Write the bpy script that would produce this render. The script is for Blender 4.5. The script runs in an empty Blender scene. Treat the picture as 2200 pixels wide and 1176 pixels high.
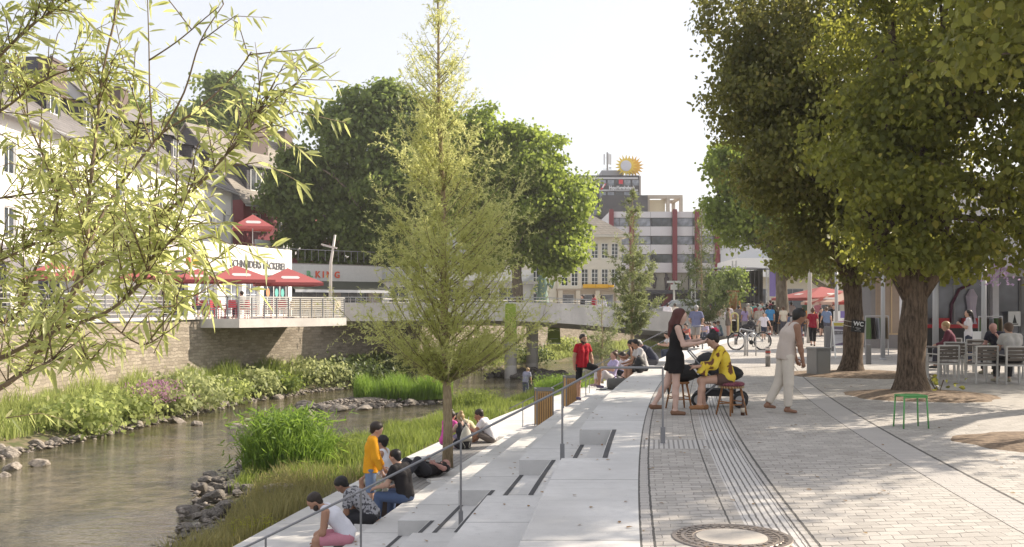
import bpy, bmesh, math, random
import numpy as np
from mathutils import Vector, Matrix, Quaternion
from mathutils.geometry import tessellate_polygon
PI = math.pi
SC = bpy.context.scene
COL = SC.collection
rnd = random.Random(7)
EYE = 1.7
FPX = 2139.0          # focal length in pixels of the 2200 px wide photograph

def wp(px, py, Y):    # where something measured in the photograph stands, given its distance
    return Vector(((px-1100)/FPX*Y, Y, EYE-(py-660)/FPX*Y))
def at(px, Y): return (px-1100)/FPX*Y
def gp(px, py, z=0.0):
    return wp(px, py, (EYE-z)*FPX/(py-660))

# ------------------------------------------------------------------ node materials
class NT:
    def __init__(s, name):
        m = bpy.data.materials.new(name); m.use_nodes = True
        s.m = m; s.t = m.node_tree; s.t.nodes.clear()
        s.out = s.n('ShaderNodeOutputMaterial')
    def n(s, typ, **kw):
        nd = s.t.nodes.new(typ)
        for k, v in kw.items():
            setattr(nd, k, v)
        return nd
    def l(s, a, b): s.t.links.new(a, b)
    def setin(s, sock, v):
        if hasattr(v, 'links'): s.l(v, sock)
        else: sock.default_value = v
    def math(s, op, a, b=0.0, c=None):
        nd = s.n('ShaderNodeMath', operation=op)
        s.setin(nd.inputs[0], a); s.setin(nd.inputs[1], b)
        if c is not None: s.setin(nd.inputs[2], c)
        return nd.outputs[0]
    def noise(s, vec, scale, detail=4, rough=.55):
        nd = s.n('ShaderNodeTexNoise'); nd.inputs['Scale'].default_value = scale
        nd.inputs['Detail'].default_value = detail; nd.inputs['Roughness'].default_value = rough
        if vec is not None: s.l(vec, nd.inputs['Vector'])
        return nd.outputs['Fac']
    def ramp(s, fac, stops):
        nd = s.n('ShaderNodeValToRGB'); s.l(fac, nd.inputs['Fac'])
        e = nd.color_ramp.elements
        while len(e) < len(stops): e.new(.5)
        for el, (p, c) in zip(e, stops):
            el.position = p; el.color = (*c[:3], 1)
        return nd.outputs['Color']
    def mix(s, fac, a, b, typ='MIX'):
        nd = s.n('ShaderNodeMix', data_type='RGBA', blend_type=typ)
        s.setin(nd.inputs[0], fac)
        for i, v in ((6, a), (7, b)):
            if hasattr(v, 'links'): s.l(v, nd.inputs[i])
            else: nd.inputs[i].default_value = (*v[:3], 1)
        return nd.outputs[2]
    def maprange(s, v, a, b, c, d):
        nd = s.n('ShaderNodeMapRange'); s.setin(nd.inputs[0], v)
        for i, q in enumerate((a, b, c, d)): nd.inputs[i+1].default_value = q
        return nd.outputs[0]
    def obj(s): return s.n('ShaderNodeTexCoord').outputs['Object']
    def geo(s): return s.n('ShaderNodeNewGeometry')
    def uv(s): return s.n('ShaderNodeTexCoord').outputs['UV']
    def sep(s, v):
        nd = s.n('ShaderNodeSeparateXYZ'); s.l(v, nd.inputs[0]); return nd.outputs
    def comb(s, x, y, z=0.0):
        nd = s.n('ShaderNodeCombineXYZ')
        for i, v in enumerate((x, y, z)): s.setin(nd.inputs[i], v)
        return nd.outputs[0]
    def bump(s, h, strength=.5, dist=.02):
        nd = s.n('ShaderNodeBump'); s.l(h, nd.inputs['Height'])
        nd.inputs['Strength'].default_value = strength; nd.inputs['Distance'].default_value = dist
        return nd.outputs['Normal']
    def pbsdf(s, col, rough=.7, metal=0.0, normal=None, spec=.4, **kw):
        p = s.n('ShaderNodeBsdfPrincipled')
        if hasattr(col, 'links'): s.l(col, p.inputs['Base Color'])
        else: p.inputs['Base Color'].default_value = (*col[:3], 1)
        s.setin(p.inputs['Roughness'], rough)
        p.inputs['Metallic'].default_value = metal
        p.inputs['Specular IOR Level'].default_value = spec
        if normal is not None: s.l(normal, p.inputs['Normal'])
        for k, v in kw.items(): p.inputs[k.replace('_', ' ')].default_value = v
        return p.outputs[0]
    def done(s, sh):
        s.l(sh, s.out.inputs['Surface']); return s.m

_mc = {}
def mat(name, col, rough=.65, var=.18, scale=6.0, metal=0.0, bump=.0, bscale=60.0, spec=.4):
    key = (name, tuple(col), rough, metal)
    if key in _mc: return _mc[key]
    t = NT(name); v = t.obj()
    c = t.mix(t.noise(v, scale, 5), [x*(1-var) for x in col], [min(1, x*(1+var)) for x in col])
    c = t.mix(.35, c, t.mix(t.noise(v, scale*7, 3), [x*(1-var) for x in col], [min(1, x*(1+var)) for x in col]))
    nm = t.bump(t.noise(v, bscale, 4), bump, .01) if bump else None
    _mc[key] = t.done(t.pbsdf(c, rough, metal, nm, spec))
    return _mc[key]

def two_tone(name, a, b, scale, lo=.45, hi=.55, rough=.8, c=None):
    key = (name, tuple(a), tuple(b))
    if key in _mc: return _mc[key]
    t = NT(name); v = t.obj()
    st = [(lo, a), (hi, b)]
    if c: st = [(lo-.06, a), (lo, b), (hi, b), (hi+.04, c)]
    _mc[key] = t.done(t.pbsdf(t.ramp(t.noise(v, scale, 2), st), rough))
    return _mc[key]

def leaf_mat(name, dark, mid, light, trans=.45, rough=.5, yellow=None, tcol=None):
    t = NT(name)
    r = t.geo().outputs['Random Per Island']
    st = [(0.0, dark), (.5, mid), (.9 if yellow else 1.0, light)]
    if yellow: st.append((1.0, yellow))
    big = t.noise(t.obj(), .9, 2)
    col = t.mix(t.maprange(big, .35, .65, 0, .5), t.ramp(r, st), mid)
    p = t.pbsdf(col, rough, 0, None, .35)
    tr = t.n('ShaderNodeBsdfTranslucent')
    tc = t.mix(.7, col, tcol or [min(1, x*2.4) for x in light], 'MIX')
    t.l(tc, tr.inputs['Color'])
    mx = t.n('ShaderNodeMixShader'); mx.inputs[0].default_value = trans
    t.l(p, mx.inputs[1]); t.l(tr.outputs[0], mx.inputs[2])
    return t.done(mx.outputs[0])

def glass_mat(name, col, rough=.08):
    key = (name, tuple(col))
    if key in _mc: return _mc[key]
    t = NT(name); v = t.obj()
    c = t.mix(t.maprange(t.noise(v, .9, 2), .35, .65, 0, 1), [x*.5 for x in col], [min(1, x*1.5) for x in col])
    _mc[key] = t.done(t.pbsdf(c, rough, 0, None, .6)); return _mc[key]

# ------------------------------------------------------------------ mesh building
class MB:
    def __init__(s): s.v = []; s.f = []; s.m = []
    def quad(s, pts, mi=0):
        b = len(s.v); s.v += [tuple(p) for p in pts]; s.f.append(tuple(range(b, b+len(pts)))); s.m.append(mi); return s
    def box(s, c, size, rz=0.0, mi=0, taper=1.0, M=None):
        b = len(s.v); hx, hy, hz = size[0]/2, size[1]/2, size[2]/2
        R = Matrix.Rotation(rz, 3, 'Z') if M is None else M
        c = Vector(c)
        for z in (-1, 1):
            k = taper if z > 0 else 1.0
            for x, y in ((-1, -1), (1, -1), (1, 1), (-1, 1)):
                s.v.append(tuple(c + R @ Vector((x*hx*k, y*hy*k, z*hz))))
        for q in ((3, 2, 1, 0), (4, 5, 6, 7), (0, 1, 5, 4), (1, 2, 6, 5), (2, 3, 7, 6), (3, 0, 4, 7)):
            s.f.append(tuple(b+i for i in q)); s.m.append(mi)
        return s
    def bx(s, x0, x1, y0, y1, z0, z1, mi=0):
        return s.box(((x0+x1)/2, (y0+y1)/2, (z0+z1)/2), (abs(x1-x0), abs(y1-y0), abs(z1-z0)), 0, mi)
    def bar(s, a, b, w, h=None, mi=0):
        a = Vector(a); b = Vector(b); d = b-a
        q = d.to_track_quat('Z', 'Y').to_matrix()
        return s.box((a+b)/2, (w, h or w, d.length), 0, mi, 1.0, q)
    def tube(s, pts, r, seg=8, mi=0, cap=True):
        pts = [Vector(p) for p in pts]; n = len(pts)
        if not hasattr(r, '__len__'): r = [r]*n
        b = len(s.v); up = None
        for i, p in enumerate(pts):
            d = (pts[min(i+1, n-1)]-pts[max(i-1, 0)])
            if d.length < 1e-9: d = Vector((0, 0, 1))
            d.normalize()
            if up is None:
                up = Vector((0, 0, 1)) if abs(d.z) < .9 else Vector((1, 0, 0))
            u = d.cross(up)
            if u.length < 1e-6: u = d.orthogonal()
            u.normalize(); w = u.cross(d).normalized(); up = w
            for k in range(seg):
                a = 2*PI*k/seg
                s.v.append(tuple(p + (u*math.cos(a)+w*math.sin(a))*r[i]))
        for i in range(n-1):
            for k in range(seg):
                k2 = (k+1) % seg
                s.f.append((b+i*seg+k, b+i*seg+k2, b+(i+1)*seg+k2, b+(i+1)*seg+k)); s.m.append(mi)
        if cap:
            s.f.append(tuple(b+k for k in reversed(range(seg)))); s.m.append(mi)
            s.f.append(tuple(b+(n-1)*seg+k for k in range(seg))); s.m.append(mi)
        return s
    def lathe(s, c, prof, seg=20, mi=0, close=True):
        b = len(s.v); c = Vector(c); n = len(prof)
        for r, z in prof:
            for k in range(seg):
                a = 2*PI*k/seg; s.v.append((c.x+r*math.cos(a), c.y+r*math.sin(a), c.z+z))
        for i in range(n-1):
            for k in range(seg):
                k2 = (k+1) % seg
                s.f.append((b+i*seg+k, b+i*seg+k2, b+(i+1)*seg+k2, b+(i+1)*seg+k)); s.m.append(mi)
        if close:
            s.f.append(tuple(b+k for k in reversed(range(seg)))); s.m.append(mi)
            s.f.append(tuple(b+(n-1)*seg+k for k in range(seg))); s.m.append(mi)
        return s
    def ball(s, c, r, seg=8, rings=6, mi=0, M=None):
        b = len(s.v); c = Vector(c)
        rx, ry, rz = r if hasattr(r, '__len__') else (r, r, r)
        for i in range(rings+1):
            th = PI*i/rings
            for k in range(seg):
                a = 2*PI*k/seg
                q = Vector((rx*math.sin(th)*math.cos(a), ry*math.sin(th)*math.sin(a), rz*math.cos(th)))
                s.v.append(tuple(c + (M @ q if M is not None else q)))
        for i in range(rings):
            for k in range(seg):
                k2 = (k+1) % seg
                s.f.append((b+i*seg+k, b+(i+1)*seg+k, b+(i+1)*seg+k2, b+i*seg+k2)); s.m.append(mi)
        return s
    def prism(s, poly, z0, z1, mi=0):
        b = len(s.v); n = len(poly)
        s.v += [(p[0], p[1], z0) for p in poly] + [(p[0], p[1], z1) for p in poly]
        s.f.append(tuple(b+i for i in reversed(range(n)))); s.m.append(mi)
        s.f.append(tuple(b+n+i for i in range(n))); s.m.append(mi)
        for i in range(n):
            j = (i+1) % n; s.f.append((b+i, b+j, b+n+j, b+n+i)); s.m.append(mi)
        return s
    def add(s, vs, fs, mi=0):
        b = len(s.v); s.v += [tuple(v) for v in vs]
        for f in fs: s.f.append(tuple(b+i for i in f)); s.m.append(mi)
        return s
    def mesh(s, name, mats, smooth=False):
        me = bpy.data.meshes.new(name); me.from_pydata(s.v, [], s.f)
        for m in (mats if isinstance(mats, (list, tuple)) else [mats]): me.materials.append(m)
        if any(s.m): me.polygons.foreach_set('material_index', s.m)
        if smooth: me.polygons.foreach_set('use_smooth', [True]*len(s.f))
        me.update(); return me
    def build(s, name, mats, parent=None, smooth=False, loc=None, rz=0.0, bevel=0.0):
        o = bpy.data.objects.new(name, s.mesh(name, mats, smooth)); COL.objects.link(o)
        if parent is not None: o.parent = parent
        if loc is not None: o.location = loc
        o.rotation_euler.z = rz
        if bevel:
            b = o.modifiers.new('bevel', 'BEVEL'); b.width = bevel; b.segments = 2; b.limit_method = 'ANGLE'
        return o

def link(o, parent=None):
    COL.objects.link(o)
    if parent is not None: o.parent = parent
    return o
def tag(o, label, cat, group=None, kind=None):
    o['label'] = label; o['category'] = cat
    if group: o['group'] = group
    if kind: o['kind'] = kind
    return o
def struct(o, kind='structure'):
    o['kind'] = kind; return o
def thing(name, label, cat, loc=(0, 0, 0), rz=0.0, group=None):
    o = bpy.data.objects.new(name, None); COL.objects.link(o); o.empty_display_size = .2
    o.location = loc; o.rotation_euler = (0, 0, rz)
    return tag(o, label, cat, group)
def copy_tree(o, parent=None):
    c = o.copy(); COL.objects.link(c)
    if parent is not None: c.parent = parent
    for ch in list(o.children): copy_tree(ch, c)
    return c
def dup(o, loc, rz=None, label=None, group=None, scale=None):
    c = copy_tree(o); c.location = loc
    if rz is not None: c.rotation_euler.z = rz
    if label: c['label'] = label
    if group: c['group'] = group
    if scale: c.scale = (scale,)*3 if not hasattr(scale, '__len__') else scale
    return c

def np_mesh(name, V, quads=None, tris=None, mats=None, smooth=False, uv=None):
    me = bpy.data.meshes.new(name)
    V = np.asarray(V, dtype=np.float32).reshape(-1, 3)
    q = np.zeros((0, 4), np.int32) if quads is None else np.asarray(quads, np.int32).reshape(-1, 4)
    t = np.zeros((0, 3), np.int32) if tris is None else np.asarray(tris, np.int32).reshape(-1, 3)
    loops = np.concatenate([q.ravel(), t.ravel()])
    tot = np.concatenate([np.full(len(q), 4, np.int32), np.full(len(t), 3, np.int32)])
    start = np.concatenate([[0], np.cumsum(tot)[:-1]]).astype(np.int32) if len(tot) else np.zeros(0, np.int32)
    me.vertices.add(len(V)); me.vertices.foreach_set('co', V.ravel())
    me.loops.add(len(loops)); me.loops.foreach_set('vertex_index', loops)
    me.polygons.add(len(tot)); me.polygons.foreach_set('loop_start', start); me.polygons.foreach_set('loop_total', tot)
    if smooth: me.polygons.foreach_set('use_smooth', np.ones(len(tot), bool))
    if uv is not None:
        l = me.uv_layers.new(name='UVMap'); l.data.foreach_set('uv', np.asarray(uv, np.float32)[loops].ravel())
    for m in (mats if isinstance(mats, (list, tuple)) else [mats] if mats else []): me.materials.append(m)
    me.update(calc_edges=True); me.validate()
    return me
def np_obj(name, *a, parent=None, **k):
    return link(bpy.data.objects.new(name, np_mesh(name, *a, **k)), parent)

def leaves_mesh(name, P, D, N, L, W, m, fold=.35, droop=.15, shape=0):
    """P bases, D directions, N approximate normals, L lengths, W half widths -> one mesh of folded leaves"""
    P = np.asarray(P, float); n = len(P)
    D = D/np.maximum(np.linalg.norm(D, axis=1, keepdims=True), 1e-9)
    S = np.cross(D, N); S /= np.maximum(np.linalg.norm(S, axis=1, keepdims=True), 1e-9)
    U = np.cross(S, D)
    L = np.broadcast_to(np.asarray(L, float), (n,))[:, None]; W = np.broadcast_to(np.asarray(W, float), (n,))[:, None]
    a, b = ((.3, .7) if shape == 0 else (.22, .62))
    w2 = .75 if shape == 0 else .85
    dn = np.array([0, 0, -1.0])*L*droop
    V = np.stack([P, P+D*L*a+S*W+U*W*fold+dn*.2, P+D*L*b+S*W*w2+U*W*fold+dn*.55, P+D*L+dn,
                  P+D*L*b-S*W*w2+U*W*fold+dn*.55, P+D*L*a-S*W+U*W*fold+dn*.2], 1).reshape(-1, 3)
    i = np.arange(n)[:, None]*6
    Q = np.concatenate([i+np.array([[0, 1, 2, 3]]), i+np.array([[0, 3, 4, 5]])], 0)
    return np_mesh(name, V, quads=Q, mats=m)

def blades_obj(name, P, H, W, lean, m, rng, parent=None):
    n = len(P); az = rng.uniform(0, 2*PI, n); aw = rng.uniform(0, 2*PI, n)
    H = np.asarray(H)[:, None]*np.ones((n, 1)); W = np.asarray(W)
    W = (W*np.ones(n))[:, None]
    ld = np.stack([np.cos(az), np.sin(az), 0*az], 1)*(lean*rng.uniform(.2, 1.3, n))[:, None]
    wd = np.stack([np.cos(aw), np.sin(aw), 0*aw], 1)*W
    z = np.array([[0, 0, 1.0]])
    M1 = P + z*H*.55 + ld*H*.3; T = P + z*H*.95 + ld*H
    V = np.stack([P-wd, P+wd, M1+wd*.8, M1-wd*.8, T], 1).reshape(-1, 3)
    i = np.arange(n)[:, None]*5
    return np_obj(name, V, quads=i+np.array([[0, 1, 2, 3]]), tris=i+np.array([[3, 2, 4]]), mats=m, parent=parent)

def text_mesh(s, size, depth, m, name='lettering', align='CENTER', bold=0.0, spacing=1.0):
    c = bpy.data.curves.new(name, 'FONT'); c.body = s; c.size = size; c.extrude = depth; c.align_x = align; c.offset = bold
    c.space_character = spacing; c.resolution_u = 3
    o = bpy.data.objects.new(name, c); COL.objects.link(o)
    dg = bpy.context.evaluated_depsgraph_get(); dg.update()
    me = bpy.data.meshes.new_from_object(o.evaluated_get(dg)); bpy.data.objects.remove(o)
    me.name = name; me.materials.clear(); me.materials.append(m)
    return me
def text_obj(name, s, size, m, parent, loc, rot=(PI/2, 0, 0), depth=.01, bold=0.0, sx=1.0):
    o = bpy.data.objects.new(name, text_mesh(s, size, depth, m, name, bold=bold)); link(o, parent)
    o.location = loc; o.rotation_euler = rot; o.scale = (sx, 1, 1); return o

# ------------------------------------------------------------------ camera
cam = bpy.data.cameras.new('camera'); co = bpy.data.objects.new('camera', cam); COL.objects.link(co)
cam.sensor_width = 36; cam.lens = 35.0; cam.shift_y = 72/2200
cam.clip_start = .1; cam.clip_end = 3000
co.location = (0, 0, EYE); co.rotation_euler = (PI/2, 0, 0)
SC.camera = co
# ================================================================== SETTING
RISE = .42; TREAD = .83; OUT5 = 5.6
def e0(Y): return -.603+.071*Y+.00293*Y*Y
def sl(Y): return math.sqrt(1+(.071+.00586*Y)**2)
def ex(Y, off): return e0(Y)-off*sl(Y)      # X of the line at distance off riverward of the top edge
def interp(tab, x):
    if x <= tab[0][0]: return tab[0][1]
    for (a, u), (b, v) in zip(tab, tab[1:]):
        if x <= b: return u+(v-u)*(x-a)/(b-a)
    return tab[-1][1]
XR_T = [(3, -7.2), (12, -6.2), (16, -5.9), (18.5, -5.9), (22, -6.8), (26.3, -7.2), (28.5, -6.4), (31, -5.2), (40, -3.7), (43.8, -1.6), (50, 1.2), (58, 3.4), (65, 7.0), (72, 12), (80, 17.5), (92, 25), (115, 37), (130, 48)]
XL_T = [(3, -19.5), (15, -17.3), (28.3, -14.6), (36.8, -13.2), (44.2, -12.2), (51, -9.6), (57, -7), (66, -3.3), (75, 2), (90, 11), (110, 25), (130, 38)]
WALL = [(-24, -5), (-21, 10), (-19, 22), (-17, 34), (-15.8, 43), (-13.5, 51), (-8, 60), (0, 75), (8, 92), (20, 115), (34, 135)]
ZW = -2.6; ZST = 1.1
def wallx(Y): return interp([(b, a) for a, b in WALL], Y)

# --- materials
def concrete(name, base, joints=True):
    t = NT(name); v = t.obj(); s = t.sep(v)
    n1 = t.noise(v, .7, 5); n2 = t.noise(v, 7, 5); n3 = t.noise(v, 60, 3)
    c = t.mix(t.maprange(n1, .35, .65, 0, 1), [x*.80 for x in base], [min(1, x*1.07) for x in base])
    c = t.mix(t.maprange(n2, .45, .75, 0, .55), c, [x*.8 for x in base])
    c = t.mix(t.maprange(n3, .6, .8, 0, .3), c, [x*.7 for x in base])
    st = t.noise(t.comb(t.math('MULTIPLY', s[0], .5), t.math('MULTIPLY', s[1], 7.0)), 1.0, 4)
    c = t.mix(t.maprange(st, .58, .76, 0, .38), c, [x*.62 for x in base])
    big = t.noise(v, .22, 4); c = t.mix(t.maprange(big, .5, .75, 0, .35), c, (.42, .40, .37)); sp = t.noise(v, 22, 2); c = t.mix(t.maprange(sp, .7, .76, 0, .45), c, (.2, .19, .18))
    if joints:
        fr = t.math('FRACT', t.math('DIVIDE', t.math('SUBTRACT', s[1], 9.8), 2.55))
        jm = t.math('LESS_THAN', fr, .0055)
        c = t.mix(jm, c, (.1, .1, .1))
    return t.done(t.pbsdf(c, .75, 0, t.bump(n3, .12, .004), .3))
M_CONC = concrete('pale_concrete', (.60, .59, .575))
M_CONC2 = concrete('bridge_concrete', (.70, .655, .61), False)
M_STRIP = mat('dark_strip', (.06, .06, .065), .8, .2, 30)

def pavers():
    t = NT('stone_setts'); uv = t.uv(); u, v, _ = t.sep(uv)
    n0 = t.noise(uv, .35, 3)
    vv = t.math('ADD', v, t.math('MULTIPLY', u, -.12))
    wob = t.math('ADD', t.math('MULTIPLY', t.math('SUBTRACT', t.noise(uv, 1.5, 2), .5), .12), t.math('MULTIPLY', t.math('SUBTRACT', t.noise(uv, 9, 2), .5), .035))
    b = t.n('ShaderNodeTexBrick'); b.offset = .5
    t.l(t.comb(t.math('ADD', u, t.math('MULTIPLY', t.math('SUBTRACT', t.noise(uv, 5, 2), .5), .07)), t.math('ADD', vv, wob)), b.inputs['Vector'])
    b.inputs['Scale'].default_value = 1.0; b.inputs['Brick Width'].default_value = .17; b.inputs['Row Height'].default_value = .118
    b.inputs['Mortar Size'].default_value = .0065; b.inputs['Mortar Smooth'].default_value = .7; b.inputs['Bias'].default_value = 0
    b.inputs['Color1'].default_value = (.31, .29, .265, 1); b.inputs['Color2'].default_value = (.45, .42, .385, 1); b.inputs['Mortar'].default_value = (.24, .22, .20, 1)
    col = t.mix(t.maprange(n0, .35, .65, 0, .4), b.outputs['Color'], (.52, .49, .45))
    col = t.mix(t.maprange(t.noise(uv, 26, 3), .55, .75, 0, .35), col, (.33, .3, .28))
    col = t.mix(t.maprange(t.noise(uv, 1.1, 4), .55, .72, 0, .45), col, (.25, .23, .21))
    hgt = t.math('SUBTRACT', 1.0, b.outputs['Fac'])
    rl = t.math('LESS_THAN', t.math('FRACT', t.math('DIVIDE', t.math('ADD', vv, wob), .118)), t.maprange(t.noise(uv, 3.5, 3), .42, .68, 0.0, .16))
    col = t.mix(t.math('MULTIPLY', rl, .8), col, (.10, .09, .08))
    # kerb-stone bands that run along the curve
    def band(a, c2): return t.math('MULTIPLY', t.math('GREATER_THAN', u, a), t.math('LESS_THAN', u, c2))
    slab = t.math('MAXIMUM', band(.86, 2.1), band(3.72, 4.15))
    fr = t.math('FRACT', t.math('DIVIDE', v, .12))
    slabj = t.math('LESS_THAN', fr, .11)
    slabc = t.mix(t.noise(uv, 3.0, 4), (.38, .36, .34), (.48, .45, .42))
    slabc = t.mix(t.math('MULTIPLY', slabj, .75), slabc, (.2, .19, .18))
    slab2 = t.math('MAXIMUM', band(.86, .96), t.math('MAXIMUM', band(2.02, 2.1), band(3.72, 4.15)))
    col = t.mix(slab2, col, slabc)
    wobu = t.math('ADD', u, t.math('MULTIPLY', t.math('SUBTRACT', t.noise(uv, 9, 2), .5), .016))
    lines = None
    for x, w in ((.865, .012), (.965, .010), (1.57, .008), (2.06, .008), (2.13, .012), (3.72, .007), (4.16, .018)):
        k = t.math('LESS_THAN', t.math('ABSOLUTE', t.math('SUBTRACT', wobu, x)), w)
        lines = k if lines is None else t.math('MAXIMUM', lines, k)
    rib = t.math('MULTIPLY', band(1.70, 2.03), t.math('LESS_THAN', t.math('FRACT', t.math('DIVIDE', t.math('SUBTRACT', wobu, 1.69), .055)), .3))
    tz = t.math('MULTIPLY', t.math('MULTIPLY', t.math('GREATER_THAN', v, 11.95), t.math('LESS_THAN', v, 12.75)), band(.9, 2.05))
    rib2 = t.math('MULTIPLY', tz, t.math('LESS_THAN', t.math('FRACT', t.math('DIVIDE', u, .06)), .35))
    col = t.mix(band(1.68, 2.04), col, (.5, .48, .46)); col = t.mix(tz, col, (.48, .46, .44))
    fade = t.maprange(v, 12, 45, 1.0, .35)
    dk = t.math('MULTIPLY', t.math('MAXIMUM', t.math('MAXIMUM', lines, t.math('MULTIPLY', rib, .85)), t.math('MULTIPLY', rib2, .6)), fade)
    col = t.mix(dk, col, (.09, .085, .08))
    h = t.math('SUBTRACT', t.math('ADD', hgt, t.math('MULTIPLY', t.noise(uv, 30, 3), .35)), t.math('MULTIPLY', dk, 1.2))
    return t.done(t.pbsdf(col, .8, 0, t.bump(h, .55, .012), .35))
M_PAVE = pavers()
M_STREET = mat('street_paving', (.46, .44, .42), .85, .15, .6, bump=.1)
M_SOIL = two_tone('tree_soil', (.13, .09, .06), (.26, .19, .13), 14, .35, .65, .95)

def stonewall():
    t = NT('stone_wall'); uv = t.uv()
    w = t.noise(uv, 1.6, 3)
    vec = t.n('ShaderNodeVectorMath', operation='ADD'); t.l(uv, vec.inputs[0])
    t.l(t.comb(t.math('MULTIPLY', t.math('SUBTRACT', w, .5), .6), t.math('MULTIPLY', t.math('SUBTRACT', t.noise(uv, 2.6, 3), .5), .22)), vec.inputs[1])
    b = t.n('ShaderNodeTexBrick'); b.offset = .5; t.l(vec.outputs[0], b.inputs['Vector'])
    b.inputs['Scale'].default_value = 1; b.inputs['Brick Width'].default_value = .36; b.inputs['Row Height'].default_value = .15; b.inputs['Mortar Size'].default_value = .013
    b.inputs['Color1'].default_value = (.22, .185, .145, 1); b.inputs['Color2'].default_value = (.40, .345, .28, 1); b.inputs['Mortar'].default_value = (.25, .22, .18, 1)
    c = t.mix(t.maprange(t.noise(uv, .5, 4), .4, .7, 0, .5), b.outputs['Color'], (.36, .31, .25))
    c = t.mix(t.maprange(t.noise(uv, 9, 4), .55, .75, 0, .5), c, (.15, .12, .09))
    h = t.math('ADD', t.math('SUBTRACT', 1.0, b.outputs['Fac']), t.math('MULTIPLY', t.noise(uv, 12, 4), .6))
    return t.done(t.pbsdf(c, .9, 0, t.bump(h, .9, .05), .2))
M_WALL = stonewall()

def water():
    t = NT('river_water'); v = t.obj(); s = t.sep(v)
    st = t.comb(t.math('MULTIPLY', s[0], .55), t.math('MULTIPLY', s[1], 1.15))
    h = t.math('ADD', t.math('MULTIPLY', t.noise(st, 2.6, 5, .62), 1.0), t.math('MULTIPLY', t.noise(st, 9.0, 3), .35))
    amp = t.maprange(t.noise(v, .16, 2), .38, .62, .25, 1.0)
    h = t.math('MULTIPLY', h, amp)
    bedn = t.noise(v, 1.6, 6, .7)
    c = t.mix(t.maprange(bedn, .35, .7, 0, 1), (.03, .026, .013), (.19, .155, .09))
    c = t.mix(t.maprange(t.noise(v, .25, 2), .4, .65, 0, .55), c, (.022, .028, .010))
    p = t.n('ShaderNodeBsdfPrincipled'); t.l(c, p.inputs['Base Color'])
    p.inputs['Roughness'].default_value = .06; p.inputs['IOR'].default_value = 1.5; p.inputs['Specular IOR Level'].default_value = .75
    t.l(t.bump(h, .85, .15), p.inputs['Normal'])
    return t.done(p.outputs[0])
M_WATER = water()
M_EARTH = two_tone('bank_earth', (.075, .085, .03), (.16, .13, .08), 3, .4, .6, .95)
M_GRAVEL = two_tone('river_gravel', (.10, .085, .07), (.30, .26, .22), 16, .35, .7, .9)

# --- terraced steps, swept along the curve, with half-height stair notches
NOTCH = [(11.2, 13.8), (28.7, 31.2), (39.0, 41.2)]
def profile(notch):
    p = [(-.86, 0.0)]
    for k in range(5):
        o = TREAD*k; z = -RISE*k
        if notch: p += [(o-.44, z), (o-.44, z-.21), (o, z-.21)]
        else: p += [(o, z), (o, z), (o, z)]
        p.append((o, z-RISE))
    p += [(OUT5, -2.1), (OUT5, -3.3)]
    return p
def terrace():
    mb = MB(); ys = [1.0]
    cuts = sorted([y for n in NOTCH for y in n])
    y = 1.0
    while y < 60:
        y += .7 if y < 30 else 1.2
        ys.append(min(y, 60.0))
    ys = sorted(set([round(q, 3) for q in ys if all(abs(q-c) > .15 for c in cuts)] + cuts))
    for a, b in zip(ys, ys[1:]):
        nt = any(n[0]-1e-6 <= a and b <= n[1]+1e-6 for n in NOTCH)
        pr = profile(nt)
        for (o1, z1), (o2, z2) in zip(pr, pr[1:]):
            if abs(o1-o2) < 1e-9 and abs(z1-z2) < 1e-9: continue
            mb.quad([(ex(a, o1), a, z1), (ex(b, o1), b, z1), (ex(b, o2), b, z2), (ex(a, o2), a, z2)])
    for n0, n1 in NOTCH:
        for k in range(5):
            o = TREAD*k; z = -RISE*k
            for yy in (n0, n1):
                mb.quad([(ex(yy, o-.44), yy, z), (ex(yy, o), yy, z), (ex(yy, o), yy, z-.21), (ex(yy, o-.44), yy, z-.21)])
            for oo, zz in ((o-.44, z), (o, z-.21)):
                m = 4; st = [n0+(n1-n0)*i/m for i in range(m+1)]
                for a, b in zip(st, st[1:]):
                    a2 = a+(.012 if a == n0 else 0); b2 = b-(.012 if b == n1 else 0)
                    mb.quad([(ex(a2, oo-.07), a2, zz+.004), (ex(b2, oo-.07), b2, zz+.004), (ex(b2, oo-.012), b2, zz+.004), (ex(a2, oo-.012), a2, zz+.004)], 1)
    return struct(mb.build('terrace_steps', [M_CONC, M_STRIP]))
terrace()

# --- plaza
def rise_far(Y): return 0.0 if Y < 61 else min(.85, (Y-61)*.042)
def plaza():
    ys = list(np.arange(1.0, 61, 1.0)) + list(np.arange(61, 100, 3.0)) + [100, 140, 200, 320, 600]
    us = [.86, 1.2, 1.6, 2.1, 3, 4, 5.2, 7, 9, 12, 16, 22, 30, 42, 60, 90, 160, 300]
    V = []; UV = []
    for y in ys:
        base = e0(min(y, 60)); 
        for u in us:
            V.append((base+u*(sl(min(y, 60)) if u < 5 else 1+(sl(min(y, 60))-1)*5/u), y, rise_far(y))); UV.append((u, y))
    n = len(us); Q = [(i*n+j, i*n+j+1, (i+1)*n+j+1, (i+1)*n+j) for i in range(len(ys)-1) for j in range(n-1)]
    return struct(np_obj('plaza', V, quads=Q, mats=M_PAVE, uv=np.array(UV)))
plaza()

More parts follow.
